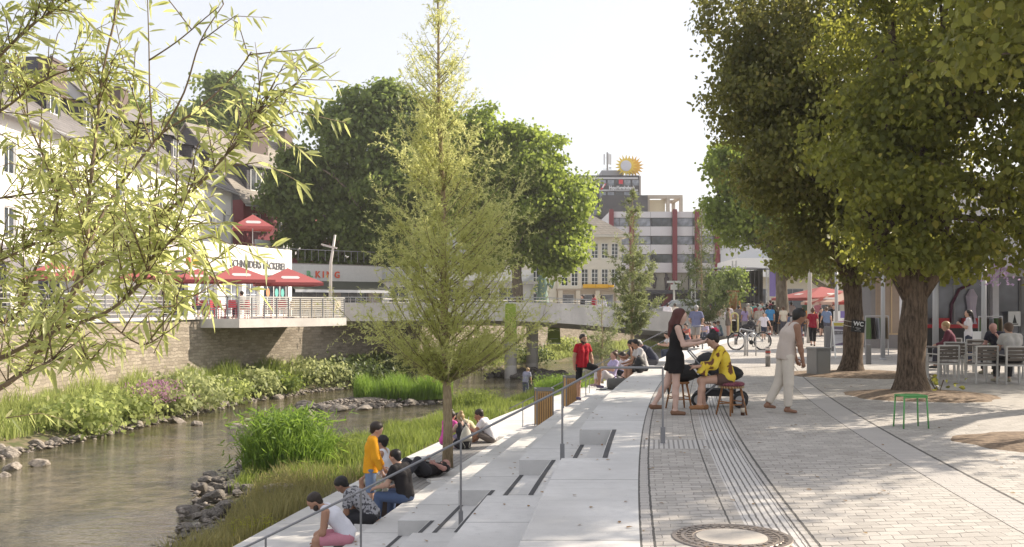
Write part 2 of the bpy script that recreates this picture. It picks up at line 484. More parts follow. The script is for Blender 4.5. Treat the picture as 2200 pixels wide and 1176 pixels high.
def flat(name, poly, z, m, kind='structure'):
    tri = tessellate_polygon([[Vector((p[0], p[1], 0)) for p in poly]])
    mb = MB(); mb.v = [(p[0], p[1], z) for p in poly]; mb.f = [tuple(t) for t in tri]; mb.m = [0]*len(tri)
    o = mb.build(name, m)
    bm = bmesh.new(); bm.from_mesh(o.data); bmesh.ops.recalc_face_normals(bm, faces=bm.faces)
    if bm.faces and sum(f.normal.z for f in bm.faces) < 0: bmesh.ops.reverse_faces(bm, faces=bm.faces)
    bm.to_mesh(o.data); bm.free()
    return struct(o, kind)
flat('street', [(a, b) for a, b in WALL] + [(34, 700), (-500, 700), (-500, -5)], ZST, M_STREET)
RBANK = [(9.6, 59.8), (12.0, 64), (15.5, 70), (21, 80), (28, 92), (40, 115), (54, 135)]
flat('far_street', RBANK[1:][::-1]+[(40, 64.5), (40, 100), (500, 110), (500, 700), (34, 700), (34, 136), (53, 136)], .82, M_STREET)
flat('far_street', [(-500, 136), (34, 136), (34, 700), (-500, 700)], .84, M_STREET)
_mb = MB()
for _a, _b in zip(RBANK, RBANK[1:]): _mb.quad([(_b[0], _b[1], -3.4), (_a[0], _a[1], -3.4), (_a[0], _a[1], .82), (_b[0], _b[1], .82)][::-1])
_mb.quad([(9.6, 59.8, -3.4), (16.5, 59.8, -3.4), (16.5, 59.8, .0), (9.6, 59.8, .0)])
struct(_mb.build('embankment', mat('dark_masonry', (.20, .165, .14), .9, .35, 2.5, bump=.5, bscale=7)))
flat('river_bed', [(-60, -10), (60, -10), (80, 160), (-60, 160)], -3.4, M_GRAVEL)
flat('river', [(-40, -5), (-2, -5), (0, 10), (2, 30), (9, 48), (14, 62), (30, 85), (60, 140), (-30, 140)], ZW, M_WATER)

def bank(name, fin, fout, zi, y0, y1, m):
    """ground between fin(Y) on the dry side and the waterline fout(Y)"""
    ys = np.arange(y0, y1, .8); ts = np.linspace(0, 1.25, 14); V = []; rng = np.random.default_rng(5)
    for y in ys:
        a, b = fin(y), fout(y)
        wob = .35*math.sin(y*1.3)+.2*math.sin(y*2.9)
        b2 = b + wob*(.5 if b < a else -.5)
        for t in ts:
            z = zi+(ZW-zi)*(t**1.15)+ (rng.uniform(-.05, .05) if 0 < t < 1 else 0)
            V.append((a+(b2-a)*t, y, z if t < 1 else ZW-(t-1)*2.0))
    n = len(ts); Q = [(i*n+j, i*n+j+1, (i+1)*n+j+1, (i+1)*n+j) for i in range(len(ys)-1) for j in range(n-1)]
    return struct(np_obj(name, V, quads=Q, mats=m, smooth=True))
XR = lambda y: interp(XR_T, y)
XL = lambda y: interp(XL_T, y)
bank('near_riverbank', lambda y: ex(y, OUT5-.05) if y < 59 else interp([(b, a-.05) for a, b in RBANK], y), XR, -2.2, 2, 100, M_EARTH)
bank('far_riverbank', lambda y: wallx(y), XL, -1.55, -2, 128, M_EARTH)
# gravel island
def island():
    mb = []; V = []; n = 26; rings = 7
    for r in range(rings+1):
        for k in range(n):
            a = 2*PI*k/n; q = r/rings
            rad = (1+.18*math.sin(3*a+1)+.1*math.sin(7*a))
            x = 3.1*q*rad*math.cos(a); y = 2.0*q*rad*math.sin(a)
            V.append((-5.6+x+.55*y*.4, 44.3+y+.42*x, ZW-.15+.55*(1-q**2)))
    Q = [(r*n+k, r*n+(k+1) % n, (r+1)*n+(k+1) % n, (r+1)*n+k) for r in range(rings) for k in range(n)]
    return struct(np_obj('gravel_island', V, quads=[q[::-1] for q in Q], mats=M_GRAVEL, smooth=True))
island()

# soil discs round the plaza trees
def soil(name, x, y, rx, ry, h=.07):
    n = 40; V = [(x, y, h)]; 
    for q in (.5, .85, 1.0, 1.06):
        for k in range(n):
            a = 2*PI*k/n; w = 1+.05*math.sin(5*a+x)+.03*math.sin(11*a)
            V.append((x+rx*q*w*math.cos(a), y+ry*q*w*math.sin(a), h*(1-q*q)*.9+.012 if q <= 1 else -.01))
    T = [(0, 1+k, 1+(k+1) % n) for k in range(n)]
    Q = [(1+r*n+k, 1+(r+1)*n+k, 1+(r+1)*n+(k+1) % n, 1+r*n+(k+1) % n) for r in range(3) for k in range(n)]
    return struct(np_obj(name, V, quads=Q, tris=T, mats=M_SOIL, smooth=True))
LIME_A = (7.72, 19.2); LIME_B = (8.62, 25.3); TREE_C = (6.95, 12.6)
soil('tree_soil', LIME_A[0]+.1, LIME_A[1]-.15, 1.35, 1.3, .12)
soil('tree_soil', LIME_B[0]+.15, LIME_B[1]-.2, 1.75, 1.5, .1)
soil('tree_soil', TREE_C[0]-.1, TREE_C[1]-.15, 1.2, 1.05, .06)

# quay wall and its coping
def quay():
    V = []; UV = []; Q = []; d = 0
    rw = thing('quay_wall', 'long sunlit rubble stone quay wall below the café street', 'wall', (WALL[4][0], WALL[4][1], -2))
    o = Vector(rw.location)
    pts = []
    for (a, b) in zip(WALL, WALL[1:]):
        for i in range(6):
            t = i/6; pts.append((a[0]+(b[0]-a[0])*t, a[1]+(b[1]-a[1])*t))
    pts.append(WALL[-1])
    for i, (x, y) in enumerate(pts):
        if i: d += math.hypot(x-pts[i-1][0], y-pts[i-1][1])
        for z, off in ((-3.4, .12), (ZST-.02, 0.0)):
            V.append((x+off-o.x, y-off*.3-o.y, z-o.z)); UV.append((d, z))
    Q = [(2*i, 2*i+2, 2*i+3, 2*i+1) for i in range(len(pts)-1)]
    np_obj('stone_face', V, quads=Q, mats=M_WALL, uv=np.array(UV), parent=rw)
    mb = MB()
    for (x, y), (x2, y2) in zip(pts, pts[1:]):
        a = Vector((x, y, 0)); b = Vector((x2, y2, 0)); dd = (b-a).normalized(); nn = Vector((dd.y, -dd.x, 0))
        P = [a+nn*.12-o, b+nn*.12-o, b-nn*.4-o, a-nn*.4-o]
        for zz in ((ZST+.02, ZST+.14),):
            lo = [(p.x, p.y, zz[0]-o.z) for p in P]; hi = [(p.x, p.y, zz[1]-o.z) for p in P]
            mb.quad(hi); mb.quad([lo[0], lo[1], hi[1], hi[0]]); mb.quad([lo[3], lo[2], hi[2], hi[3]][::-1])
    mb.build('coping', M_CONC2, rw)
    return rw
quay()

# ================================================================== BUILDINGS
M_WHITE = mat('white_render', (.80, .79, .77), .85, .04, 1.2, bump=.05)
M_GREYW = mat('pale_grey_render', (.60, .61, .63), .85, .05, 1.0)
M_CREAM = mat('cream_render', (.68, .635, .55), .85, .05, .8)
M_SAND = mat('sandstone', (.40, .33, .26), .9, .12, 2)
M_FRAME = mat('white_window_frame', (.78, .78, .76), .5, .03)
M_PANE = glass_mat('window_glass', (.05, .06, .075))
M_PANEL = glass_mat('pale_window_glass', (.22, .24, .28), .15)
M_RED = mat('dark_red_paint', (.17, .022, .036), .5, .12, 3)
M_DARK = mat('charcoal_cladding', (.045, .045, .055), .5, .15, 2)
M_STEEL = mat('brushed_steel', (.42, .42, .43), .4, .1, 20, metal=.6)
M_GREYP = mat('grey_paint', (.28, .28, .29), .5, .08, 6)
M_BLACK = mat('black_paint', (.02, .02, .022), .5, .2, 8)

def roofmat(name, a, b, s=1.0):
    t = NT(name); v = t.obj(); q = t.sep(v)
    br = t.n('ShaderNodeTexBrick'); t.l(t.comb(t.math('ADD', q[0], q[1]), q[2]), br.inputs['Vector'])
    br.inputs['Scale'].default_value = 1; br.inputs['Brick Width'].default_value = .35*s; br.inputs['Row Height'].default_value = .22*s; br.inputs['Mortar Size'].default_value = .012
    br.inputs['Color1'].default_value = (*a, 1); br.inputs['Color2'].default_value = (*b, 1); br.inputs['Mortar'].default_value = (*[x*.4 for x in a], 1)
    c = t.mix(t.maprange(t.noise(v, .5, 4), .4, .7, 0, .5), br.outputs['Color'], [x*1.25 for x in b])
    return t.done(t.pbsdf(c, .7, 0, t.bump(br.outputs['Fac'], .4, .02)))
M_SLATE = roofmat('slate_roof', (.135, .125, .125), (.185, .17, .165))
M_SLATE2 = roofmat('dark_slate', (.055, .055, .065), (.085, .08, .09))
M_TILE = roofmat('grey_tile_roof', (.20, .18, .155), (.27, .24, .205))

_winc = {}
def window_mesh(w, h, mull, trans, fm, pm, fw=.07):
    key = (round(w, 2), round(h, 2), mull, trans, fm.name, pm.name)
    if key not in _winc:
        f = MB()
        f.bx(-w/2, -w/2+fw, -.03, .03, 0, h); f.bx(w/2-fw, w/2, -.03, .03, 0, h)
        f.bx(-w/2+fw, w/2-fw, -.03, .03, 0, fw); f.bx(-w/2+fw, w/2-fw, -.03, .03, h-fw, h)
        for i in range(mull):
            x = -w/2+w*(i+1)/(mull+1); f.bx(x-fw*.4, x+fw*.4, -.025, .025, fw, h-fw)
        for i in range(trans):
            z = h*(i+1)/(trans+1); f.bx(-w/2+fw, w/2-fw, -.02, .02, z-fw*.35, z+fw*.35)
        p = MB(); p.bx(-w/2+fw*.9, w/2-fw*.9, .004, .014, fw*.9, h-fw*.9)
        _winc[key] = (f.mesh('window', fm), p.mesh('pane', pm))
    return _winc[key]
def window(parent, x, z, w, h, y=.1, mull=1, trans=0, fm=None, pm=None, name='window', rz=0, z0=0):
    a, b = window_mesh(w, h, mull, trans, fm or M_FRAME, pm or M_PANE)
    o = link(bpy.data.objects.new(name, a), parent); o.location = (x, y, z); o.rotation_euler.z = rz
    link(bpy.data.objects.new('pane', b), o)
    return o

def wall_with_holes(mb, x0, x1, z0, z1, holes, y=0.0, depth=.16, mi=0, back=None):
    """front skin in the local plane y, facing -y, with recessed openings (x0,x1,z0,z1)"""
    xs = sorted(set([x0, x1]+[h[0] for h in holes]+[h[1] for h in holes]))
    zs = sorted(set([z0, z1]+[h[2] for h in holes]+[h[3] for h in holes]))
    for a, b in zip(xs, xs[1:]):
        for c, d in zip(zs, zs[1:]):
            mx, mz = (a+b)/2, (c+d)/2
            if any(h[0] < mx < h[1] and h[2] < mz < h[3] for h in holes): continue
            mb.quad([(a, y, c), (b, y, c), (b, y, d), (a, y, d)], mi)
    for a, b, c, d in holes:
        mb.quad([(a, y, c), (a, y+depth, c), (a, y+depth, d), (a, y, d)][::-1], mi)
        mb.quad([(b, y, c), (b, y+depth, c), (b, y+depth, d), (b, y, d)], mi)
        mb.quad([(a, y, d), (b, y, d), (b, y+depth, d), (a, y+depth, d)][::-1], mi)
        mb.quad([(a, y, c), (b, y, c), (b, y+depth, c), (a, y+depth, c)], mi)
        mb.quad([(a, y+depth+.06, c), (b, y+depth+.06, c), (b, y+depth+.06, d), (a, y+depth+.06, d)], mi)

def facade_frame(p0, p1):
    """local x runs along the facade from p0 to p1, local -y looks out of it"""
    d = Vector((p1[0]-p0[0], p1[1]-p0[1], 0)); return d.length, math.atan2(d.y, d.x)

def shell(mb, L, D, z0, z1, mi=0):
    mb.quad([(L, 0, z0), (L, D, z0), (L, D, z1), (L, 0, z1)], mi)
    mb.quad([(0, D, z0), (0, 0, z0), (0, 0, z1), (0, D, z1)], mi)
    mb.quad([(L, D, z0), (0, D, z0), (0, D, z1), (L, D, z1)], mi)

def gable_roof(L, D, z, rise, over=.5, th=.18):
    mb = MB(); h = D/2
    for s in (0, 1):
        y0 = -over if s == 0 else D+over
        k = rise/h; ze = z-over*k
        a = [(-.3, y0, ze), (L+.3, y0, ze), (L+.3, h, z+rise), (-.3, h, z+rise)]
        b = [(p[0], p[1], p[2]+th) for p in a]
        if s: a = a[::-1]; b = b[::-1]
        mb.quad(a[::-1]); mb.quad(b)
        for i in range(4):
            j = (i+1) % 4; mb.quad([a[i], a[j], b[j], b[i]])
    return mb

def house(name, label, p0, p1, D, z0, z1, rise, wallm, roofm, wins, dormers=(), cat='house', chim=(), base=None, gut=True):
    L, az = facade_frame(p0, p1)
    r = thing(name, label, cat, (p0[0], p0[1], z0), az)
    H = z1-z0; mb = MB()
    wall_with_holes(mb, 0, L, 0, H, [(x-w/2, x+w/2, z, z+h) for x, z, w, h in wins])
    shell(mb, L, D, 0, H)
    if rise: 
        for xx in (0, L): MB().quad([(xx, 0, H), (xx, D, H), (xx, D/2, H+rise)] if xx else [(xx, D, H), (xx, 0, H), (xx, D/2, H+rise)]).build('gable', M_SLATE2 if wallm is M_RED else wallm, r)
    mb.build('wall', wallm, r)
    for x, z, w, h in wins:
        window(r, x, z, w, h, .1, 1 if w > .9 else 0, 1 if h > 1.6 else 0)
    if rise:
        rf = gable_roof(L, D, H, rise).build('roof', roofm, r)
        k = rise/(D/2)
        for cx, cy, cw, ch in chim:
            zc = H+cy*k
            m2 = MB(); m2.bx(cx-cw/2, cx+cw/2, cy-.45, cy+.45, zc-.8, zc+ch); m2.bx(cx-cw/2-.08, cx+cw/2+.08, cy-.53, cy+.53, zc+ch, zc+ch+.12)
            m2.lathe((cx-.15, cy, zc+ch+.12), [(.12, 0), (.1, .35)], 8)
            m2.build('chimney', mat('chimney_brick', (.15, .115, .105), .9, .25, 8), rf)
        for dx, dz, dw, dh in dormers:
            y = dz/k
            d = MB(); d.bx(dx-dw/2, dx+dw/2, y, y+dh/k+.4, H+dz, H+dz+dh)
            d.quad([(dx-dw/2-.2, y-.3, H+dz+dh), (dx+dw/2+.2, y-.3, H+dz+dh), (dx+dw/2+.2, y+dh/k+1.2, H+dz+dh+.55), (dx-dw/2-.2, y+dh/k+1.2, H+dz+dh+.55)])
            d.quad([(dx-dw/2-.2, y-.3, H+dz+dh-.12), (dx+dw/2+.2, y-.3, H+dz+dh-.12), (dx+dw/2+.2, y-.3, H+dz+dh), (dx-dw/2-.2, y-.3, H+dz+dh)])
            do = d.build('dormer', M_SLATE2, r)
            window(r, dx, H+dz+.12, dw*.62, dh*.82, y-.03, 1, 0, name='dormer_window')
        if gut:
            g = MB(); g.tube([(-.3, -.56, H-.56*k+.05), (L+.3, -.56, H-.56*k+.05)], .08, 6); g.tube([(L-.2, -.1, H-.1), (L-.2, -.1, 0)], .05, 6)
            g.build('gutter', M_GREYP, r)
    return r, L, H

# row of white houses on the left bank
def winrow(L, n, zs, w=1.1, h=1.5, off=0):
    return [(L*(i+.5)/n+off, z, w, h) for z in zs for i in range(n)]
r1, L1, H1 = house('town_house', 'long white rendered house with brown slate roof and dormers seen through the willow', (-24.2, 43), (-24.0, 66), 12, ZST, 11.2, 4.9, M_WHITE, M_SLATE,
    winrow(23, 7, (3.9, 7.0), 1.1, 1.55)+[(3.5, .2, 2.6, 2.6), (9, .2, 2.6, 2.6), (15, .2, 2.6, 2.6), (20, .2, 2.4, 2.6)],
    dormers=[(x, 1.0, 1.7, 1.6) for x in (3, 7.5, 12, 16.5, 20.5)], chim=[(8, 5.0, 1.5, 1.6), (19, 4.6, 1.9, 1.9)])
r2, L2, H2 = house('town_house', 'white corner house with small windows behind the bakery roof terrace', (-24.0, 66.1), (-23.8, 84.5), 12, ZST, 11.7, 5.5, M_WHITE, M_SLATE,
    winrow(18.4, 5, (4.0, 7.1), 1.1, 1.5), dormers=[(x, .9, 1.7, 1.6) for x in (3, 7.5, 12, 16)], chim=[(6, 4.6, 1.4, 1.5)])
mb = MB()
for i in range(3):
    x0 = 2+i*6.0
    for z in (5.6-1.7, 8.7-1.7):
        mb.bx(x0-1.3, x0+1.3, -1.1, -.003, z-.15, z)
mb.build('balcony', M_GREYW, r2)
for i in range(3):
    m2 = MB(); x0 = 2+i*6.0
    for z in (3.9, 7.0):
        for q in range(9): m2.bar((x0-1.25+q*.3125, -1.07, z), (x0-1.25+q*.3125, -1.07, z+.95), .025)
        m2.bar((x0-1.27, -1.07, z+.95), (x0+1.27, -1.07, z+.95), .05)
    m2.build('balcony_rail', M_GREYP, r2)
r3, L3, H3 = house('town_house', 'dark red house under a steep brown roof with two white dormers', (-23.2, 86), (-15.6, 101), 13, ZST, 11.0, 7.0, M_RED, M_TILE,
    winrow(16.8, 5, (4.2, 7.2), 1.2, 1.6), dormers=[(x, .9, 2.3, 2.3) for x in (2.5, 6.4, 10.5, 14)], chim=[(7.5, 5.2, 2.4, 2.6), (12, 5.4, 1.2, 2.2)])
m2 = MB(); m2.bx(-.3, 17, -1.6, -.003, 5.3, 5.5); m2.bx(-.3, 17, -1.6, -1.5, 5.5, 6.4); m2.build('balcony', M_GREYW, r3)
m2 = MB()
for i in range(3):
    x = 1.2+i*5; m2.quad([(x, -.02, 9.4), (x+3.6, -.02, 9.4), (x+3.6, -1.3, 8.7), (x, -1.3, 8.7)][::-1]); m2.quad([(x, -1.3, 8.7), (x+3.6, -1.3, 8.7), (x+3.6, -1.3, 8.45), (x, -1.3, 8.45)][::-1])
m2.build('awning', two_tone('striped_awning', (.30, .05, .05), (.62, .5, .42), 3), r3)
r4, L4, H4 = house('town_house', 'pale grey shaded house front behind the big plane tree', (-15.4, 101.5), (5.5, 112), 12, ZST, 13.5, 4, M_GREYW, M_SLATE2,
    winrow(23.4, 7, (4.0, 7.2, 10.2), 1.1, 1.7)+[(3.5, .2, 2.6, 2.7), (9, .2, 2.6, 2.7), (14.5, .2, 2.6, 2.7), (20, .2, 2.6, 2.7)])

# church-like tower roof and further roofs behind the first house
rt = thing('tower', 'dark slate tower roof rising behind the white house', 'tower', (-34, 72.5, ZST))
MB().bx(-2.2, 2.2, -2.2, 2.2, 0, 14.6).build('wall', M_GREYW, rt)
m2 = MB(); m2.box((0, 0, 16.6), (4.9, 4.9, 4.0), 0, 0, .4); m2.build('roof', M_SLATE2, rt)
rt = thing('church_spire', 'thin pointed dark spire beyond the rooftops', 'spire', (-42, 97, ZST))
m2 = MB(); m2.bx(-1.6, 1.6, -1.6, 1.6, 0, 14.0); m2.build('shaft', M_GREYW, rt)
m2 = MB(); m2.lathe((0, 0, 14.0), [(2.3, 0), (1.3, 2.0), (.9, 5.0), (.45, 8.0), (.06, 10.6)], 8); m2.build('spire_roof', M_SLATE2, rt)
m2 = MB(); m2.tube([(0, 0, 24.6), (0, 0, 25.8)], .08, 6); m2.ball((0, 0, 25.9), .28); m2.build('finial', M_GREYP, rt)

# bakery
def bakery():
    p0, p1 = (-18.4, 51.4), (-14.2, 64.2); L, az = facade_frame(p0, p1)
    r = thing('bakery', 'low flat roofed white bakery behind the red parasols', 'shop', (p0[0], p0[1], ZST), az)
    H = 4.25; mb = MB()
    wins = [(1.6, .1, 2.2, 2.5), (4.6, .1, 1.6, 2.5), (7.0, .1, 1.7, 2.5), (9.0, .1, 1.5, 2.5), (11.6, .1, 2.9, 2.5)]
    wall_with_holes(mb, 0, L, 0, H, [(x-w/2, x+w/2, z, z+h) for x, z, w, h in wins], depth=.25)
    shell(mb, L, 7, 0, H); mb.quad([(0, .25, H-.3), (L, .25, H-.3), (L, 7, H-.3), (0, 7, H-.3)])
    mb.quad([(0, 0, H), (L, 0, H), (L, .25, H), (0, .25, H)]); mb.quad([(L, .25, H-.3), (0, .25, H-.3), (0, .25, H), (L, .25, H)])
    mb.build('wall', M_WHITE, r)
    for x, z, w, h in wins: window(r, x, z, w, h, .2, 3 if w > 2.5 else 1, 1 if w < 2 else 0, pm=M_PANE if w > 2 else M_PANEL)
    tm = mat('dark_lettering', (.12, .12, .13), .5)
    text_obj('shop_lettering', 'SCHNEIDERS BÄCKEREI', .62, tm, r, (9.6, -.03, 2.95), depth=.02, bold=.004, sx=.92)
    m2 = MB(); m2.bx(2.5, 2.9, -.03, -.003, 2.9, 3.3); m2.build('red_sign', mat('red_lettering', (.5, .05, .05), .5), r); m2 = MB(); m2.bx(3.0, 4.3, -.03, -.003, 2.9, 3.25); m2.build('yellow_sign', mat('yellow_sign', (.75, .42, .03), .5), r)
    m2 = MB()
    for x, c in ((10.9, 0), (11.9, 1), (12.6, 1)):
        m2.lathe((0, 0, 0), [(.2, 0), (.2, .004)], 14, c); 
        for i in range(len(m2.v)-28, len(m2.v)): v = m2.v[i]; m2.v[i] = (x+v[0], .16-v[2]-.004*c, 1.5+v[1]*1.35)
    m2.build('window_sticker', [mat('orange_sticker', (.6, .25, .12)), mat('teal_sticker', (.12, .4, .36))], r)
    # second storey block with roof terrace parapet
    m2 = MB(); m2.bx(-4.0, 5.9, 1.6, 1.75, H-.3, H+1.55); m2.bx(5.75, 5.9, 1.75, 6.5, H-.3, H+1.55)
    m2.build('terrace_parapet', M_WHITE, r)
    return r
bakery()
# shade sail over the roof terrace
m2 = MB(); a = [(-19.6, 56, 8.6), (-17.4, 58.5, 6.9), (-18.9, 60.5, 8.4)]
m2.quad([Vector(p) for p in a]); m2.quad([Vector(p)+Vector((0, 0, .02)) for p in a][::-1])
for i in range(3): m2.quad([Vector(a[i]), Vector(a[(i+1) % 3]), Vector(a[(i+1) % 3])+Vector((0, 0, .02)), Vector(a[i])+Vector((0, 0, .02))])
m2.tube([(-17.4, 58.5, 5.3), (-17.4, 58.5, 6.9)], .04, 6, 1)
tag(m2.build('shade_sail', [mat('pale_sailcloth', (.6, .59, .58), .9), M_STEEL]), 'pale triangular shade sail above the white roof terrace', 'sail')

# fast food shop
def shop():
    p0, p1 = (-20.5, 76.5), (-11.2, 84.0); L, az = facade_frame(p0, p1)
    r = thing('corner_shop', 'single storey shop with big red letters above a dark awning', 'shop', (p0[0], p0[1], ZST), az)
    mb = MB(); wins = [(2, .1, 2.2, 2.2), (5.6, .1, 3.6, 2.2), (9.6, .1, 2.6, 2.2)]
    wall_with_holes(mb, 0, L, 0, 4.1, [(x-w/2, x+w/2, z, z+h) for x, z, w, h in wins], depth=.4, mi=0)
    shell(mb, L, 8, 0, 4.1); mb.quad([(0, 0, 4.1), (L, 0, 4.1), (L, 8, 4.1), (0, 8, 4.1)])
    mb.build('wall', mat('brown_grey_wall', (.30, .27, .25), .8), r)
    for x, z, w, h in wins: window(r, x, z, w, h, .3, 2, 0, fm=M_GREYP)
    MB().bx(-.1, L+.1, -.3, -.003, 2.6, 4.0).build('fascia', mat('fascia_grey', (.52, .52, .52), .6), r)
    text_obj('shop_lettering', 'K I N G', .72, mat('orange_red_letter', (.62, .09, .04), .5), r, (6.9, -.34, 2.98), depth=.03, bold=.02, sx=.95)
    text_obj('shop_lettering', 'R.', .7, mat('green_letter', (.15, .35, .18), .5), r, (5.3, -.34, 3.0), depth=.03, bold=.02)
    m2 = MB(); m2.quad([(3.2, -.31, 2.7), (L, -.31, 2.7), (L, -2.0, 1.95), (3.2, -2.0, 1.95)][::-1]); m2.quad([(3.2, -.33, 2.64), (L, -.33, 2.64), (L, -2.0, 1.9), (3.2, -2.0, 1.9)])
    m2.bx(3.2, L, -2.03, -2.0, 1.75, 1.97, 1); m2.build('awning', [mat('dark_awning', (.07, .075, .06), .9), M_GREYW], r)
    m2 = MB()
    for i in range(20): m2.bar((.2+i*.6, -.1, 4.31), (.2+i*.6, -.1, 5.2), .03)
    m2.bar((0, -.1, 5.2), (L, -.1, 5.2), .05); m2.build('roof_railing', M_GREYP, r)
shop()
def arcade():
    p0, p1 = (-11.0, 84.3), (2.0, 92); L, az = facade_frame(p0, p1)
    r = thing('arcade_shop', 'shaded white shop front with pale shutters left of the willow trunk', 'shop', (p0[0], p0[1], ZST), az)
    mb = MB(); wins = [(1.6+i*2.7, .1, 1.9, 2.3) for i in range(5)]
    wall_with_holes(mb, 0, L, 0, 4.0, [(x-w/2, x+w/2, z, z+h) for x, z, w, h in wins], depth=.3)
    shell(mb, L, 8, 0, 4.0); mb.quad([(0, 0, 4), (L, 0, 4), (L, 8, 4), (0, 8, 4)]); mb.build('wall', M_GREYW, r)
    for x, z, w, h in wins: window(r, x, z, w, h, .2, 1, 1)
    MB().bx(0, L, -.9, -.003, 2.7, 2.95).build('canopy', M_GREYP, r)
arcade()

# cream house with hipped roof beyond the bridge
def cream():
    r = thing('cream_house', 'cream two storey house with hipped roof beyond the bridge', 'house', (4.55, 100, .86), .12)
    L, D, H = 6.6, 10, 8.1; mb = MB()
    up = [(.75+i*1.03, z, .72, h) for z, h in ((2.95, 1.75), (5.75, 1.55)) for i in range(6)]
    gr = [(1.15, .1, 1.25, 2.05), (3.05, .1, 1.35, 2.05), (5.15, .1, 1.35, 2.05)]
    wall_with_holes(mb, 0, L, 2.55, H, [(x-w/2, x+w/2, z, z+h) for x, z, w, h in up])
    mb.quad([(0, D, 2.55), (0, 0, 2.55), (0, 0, H), (0, D, H)]); mb.quad([(L, 0, 2.55), (L, D, 2.55), (L, D, H), (L, 0, H)]); mb.quad([(L, D, 0), (0, D, 0), (0, D, H), (L, D, H)])
    mb.build('wall', M_CREAM, r)
    m2 = MB(); wall_with_holes(m2, 0, L, 0, 2.5, [(x-w/2, x+w/2, z, z+h) for x, z, w, h in gr], depth=.35, y=.05)
    m2.quad([(0, D, 0), (0, .05, 0), (0, .05, 2.5), (0, D, 2.5)]); m2.quad([(L, .05, 0), (L, D, 0), (L, D, 2.5), (L, .05, 2.5)])
    m2.bx(-.08, L+.08, -.08, .5, 2.5, 2.68); m2.build('ground_storey', M_SAND, r)
    for i in (.3, 2.1, 4.1, 6.25): MB().bx(i-.22, i+.22, -.14, .047, 0, 2.497).build('pillar', mat('pale_pillar', (.60, .54, .45), .8), r)
    for x, z, w, h in up: window(r, x, z, w, h, .1, 1, 3)
    for x, z, w, h in gr: window(r, x, z, w, h, .3, 0, 0, pm=M_PANEL)
    o = .7; hz = H; m2 = MB()
    a, b, c, d = (-o, -o, hz), (L+o, -o, hz), (L+o, D+o, hz), (-o, D+o, hz); e, f = (L/2-.6, L/2, hz+3.1), (L/2-.6, D-L/2, hz+3.1)
    m2.quad([a, b, e]); m2.quad([b, c, f, e]); m2.quad([c, d, f]); m2.quad([d, a, e, f])
    m2.bx(-o, L+o, -o, D+o, hz-.22, hz-.005, 1); m2.build('roof', [M_TILE, mat('eaves_white', (.6, .57, .5), .8)], r)
    m2 = MB(); m2.bx(2.6, 5.2, -.22, -.01, 2.74, 3.14); m2.lathe((5.5, -.1, 2.95), [(.3, -.12), (.3, .12)], 12)
    m2.build('shop_sign', mat('yellow_sign', (.75, .42, .03), .5), r)
    m2 = MB(); m2.bx(2.55, 5.2, -.25, -.222, 2.72, 2.80); m2.bx(3.85, 3.92, -.25, -.222, 2.84, 3.12); m2.build('sign_edge', mat('ochre_edge', (.5, .3, .05)), r)
    m2 = MB(); m2.bx(-2.2, -.25, .3, 6, 4.9, 5.05); 
    for i in range(7): m2.bar((-2.15, .35+i*.8, 5.05), (-2.15, .35+i*.8, 5.9), .04)
    m2.bar((-2.15, .3, 5.9), (-2.15, 6, 5.9), .06); m2.build('balcony', mat('balcony_cream', (.5, .45, .36), .8), r)
    m2 = MB(); wall_with_holes(m2, -5.5, -.004, 0, 7.6, [(-4.6, -3.6, 3.2, 5.0), (-2.6, -1.6, 3.2, 5.0), (-4.7, -1.2, .2, 2.2)], y=.25)
    m2.quad([(-5.5, 8, 0), (-5.5, .25, 0), (-5.5, .25, 7.6), (-5.5, 8, 7.6)]); m2.quad([(-5.5, .25, 7.6), (0, .25, 7.6), (0, 8, 7.6), (-5.5, 8, 7.6)])
    m2.build('side_wing', M_CREAM, r)
    for x in (-4.1, -2.1): window(r, x, 3.2, 1.0, 1.8, .35, 1, 2)
    window(r, -2.95, .2, 3.5, 2.0, .35, 2, 0, fm=M_GREYP)
cream()

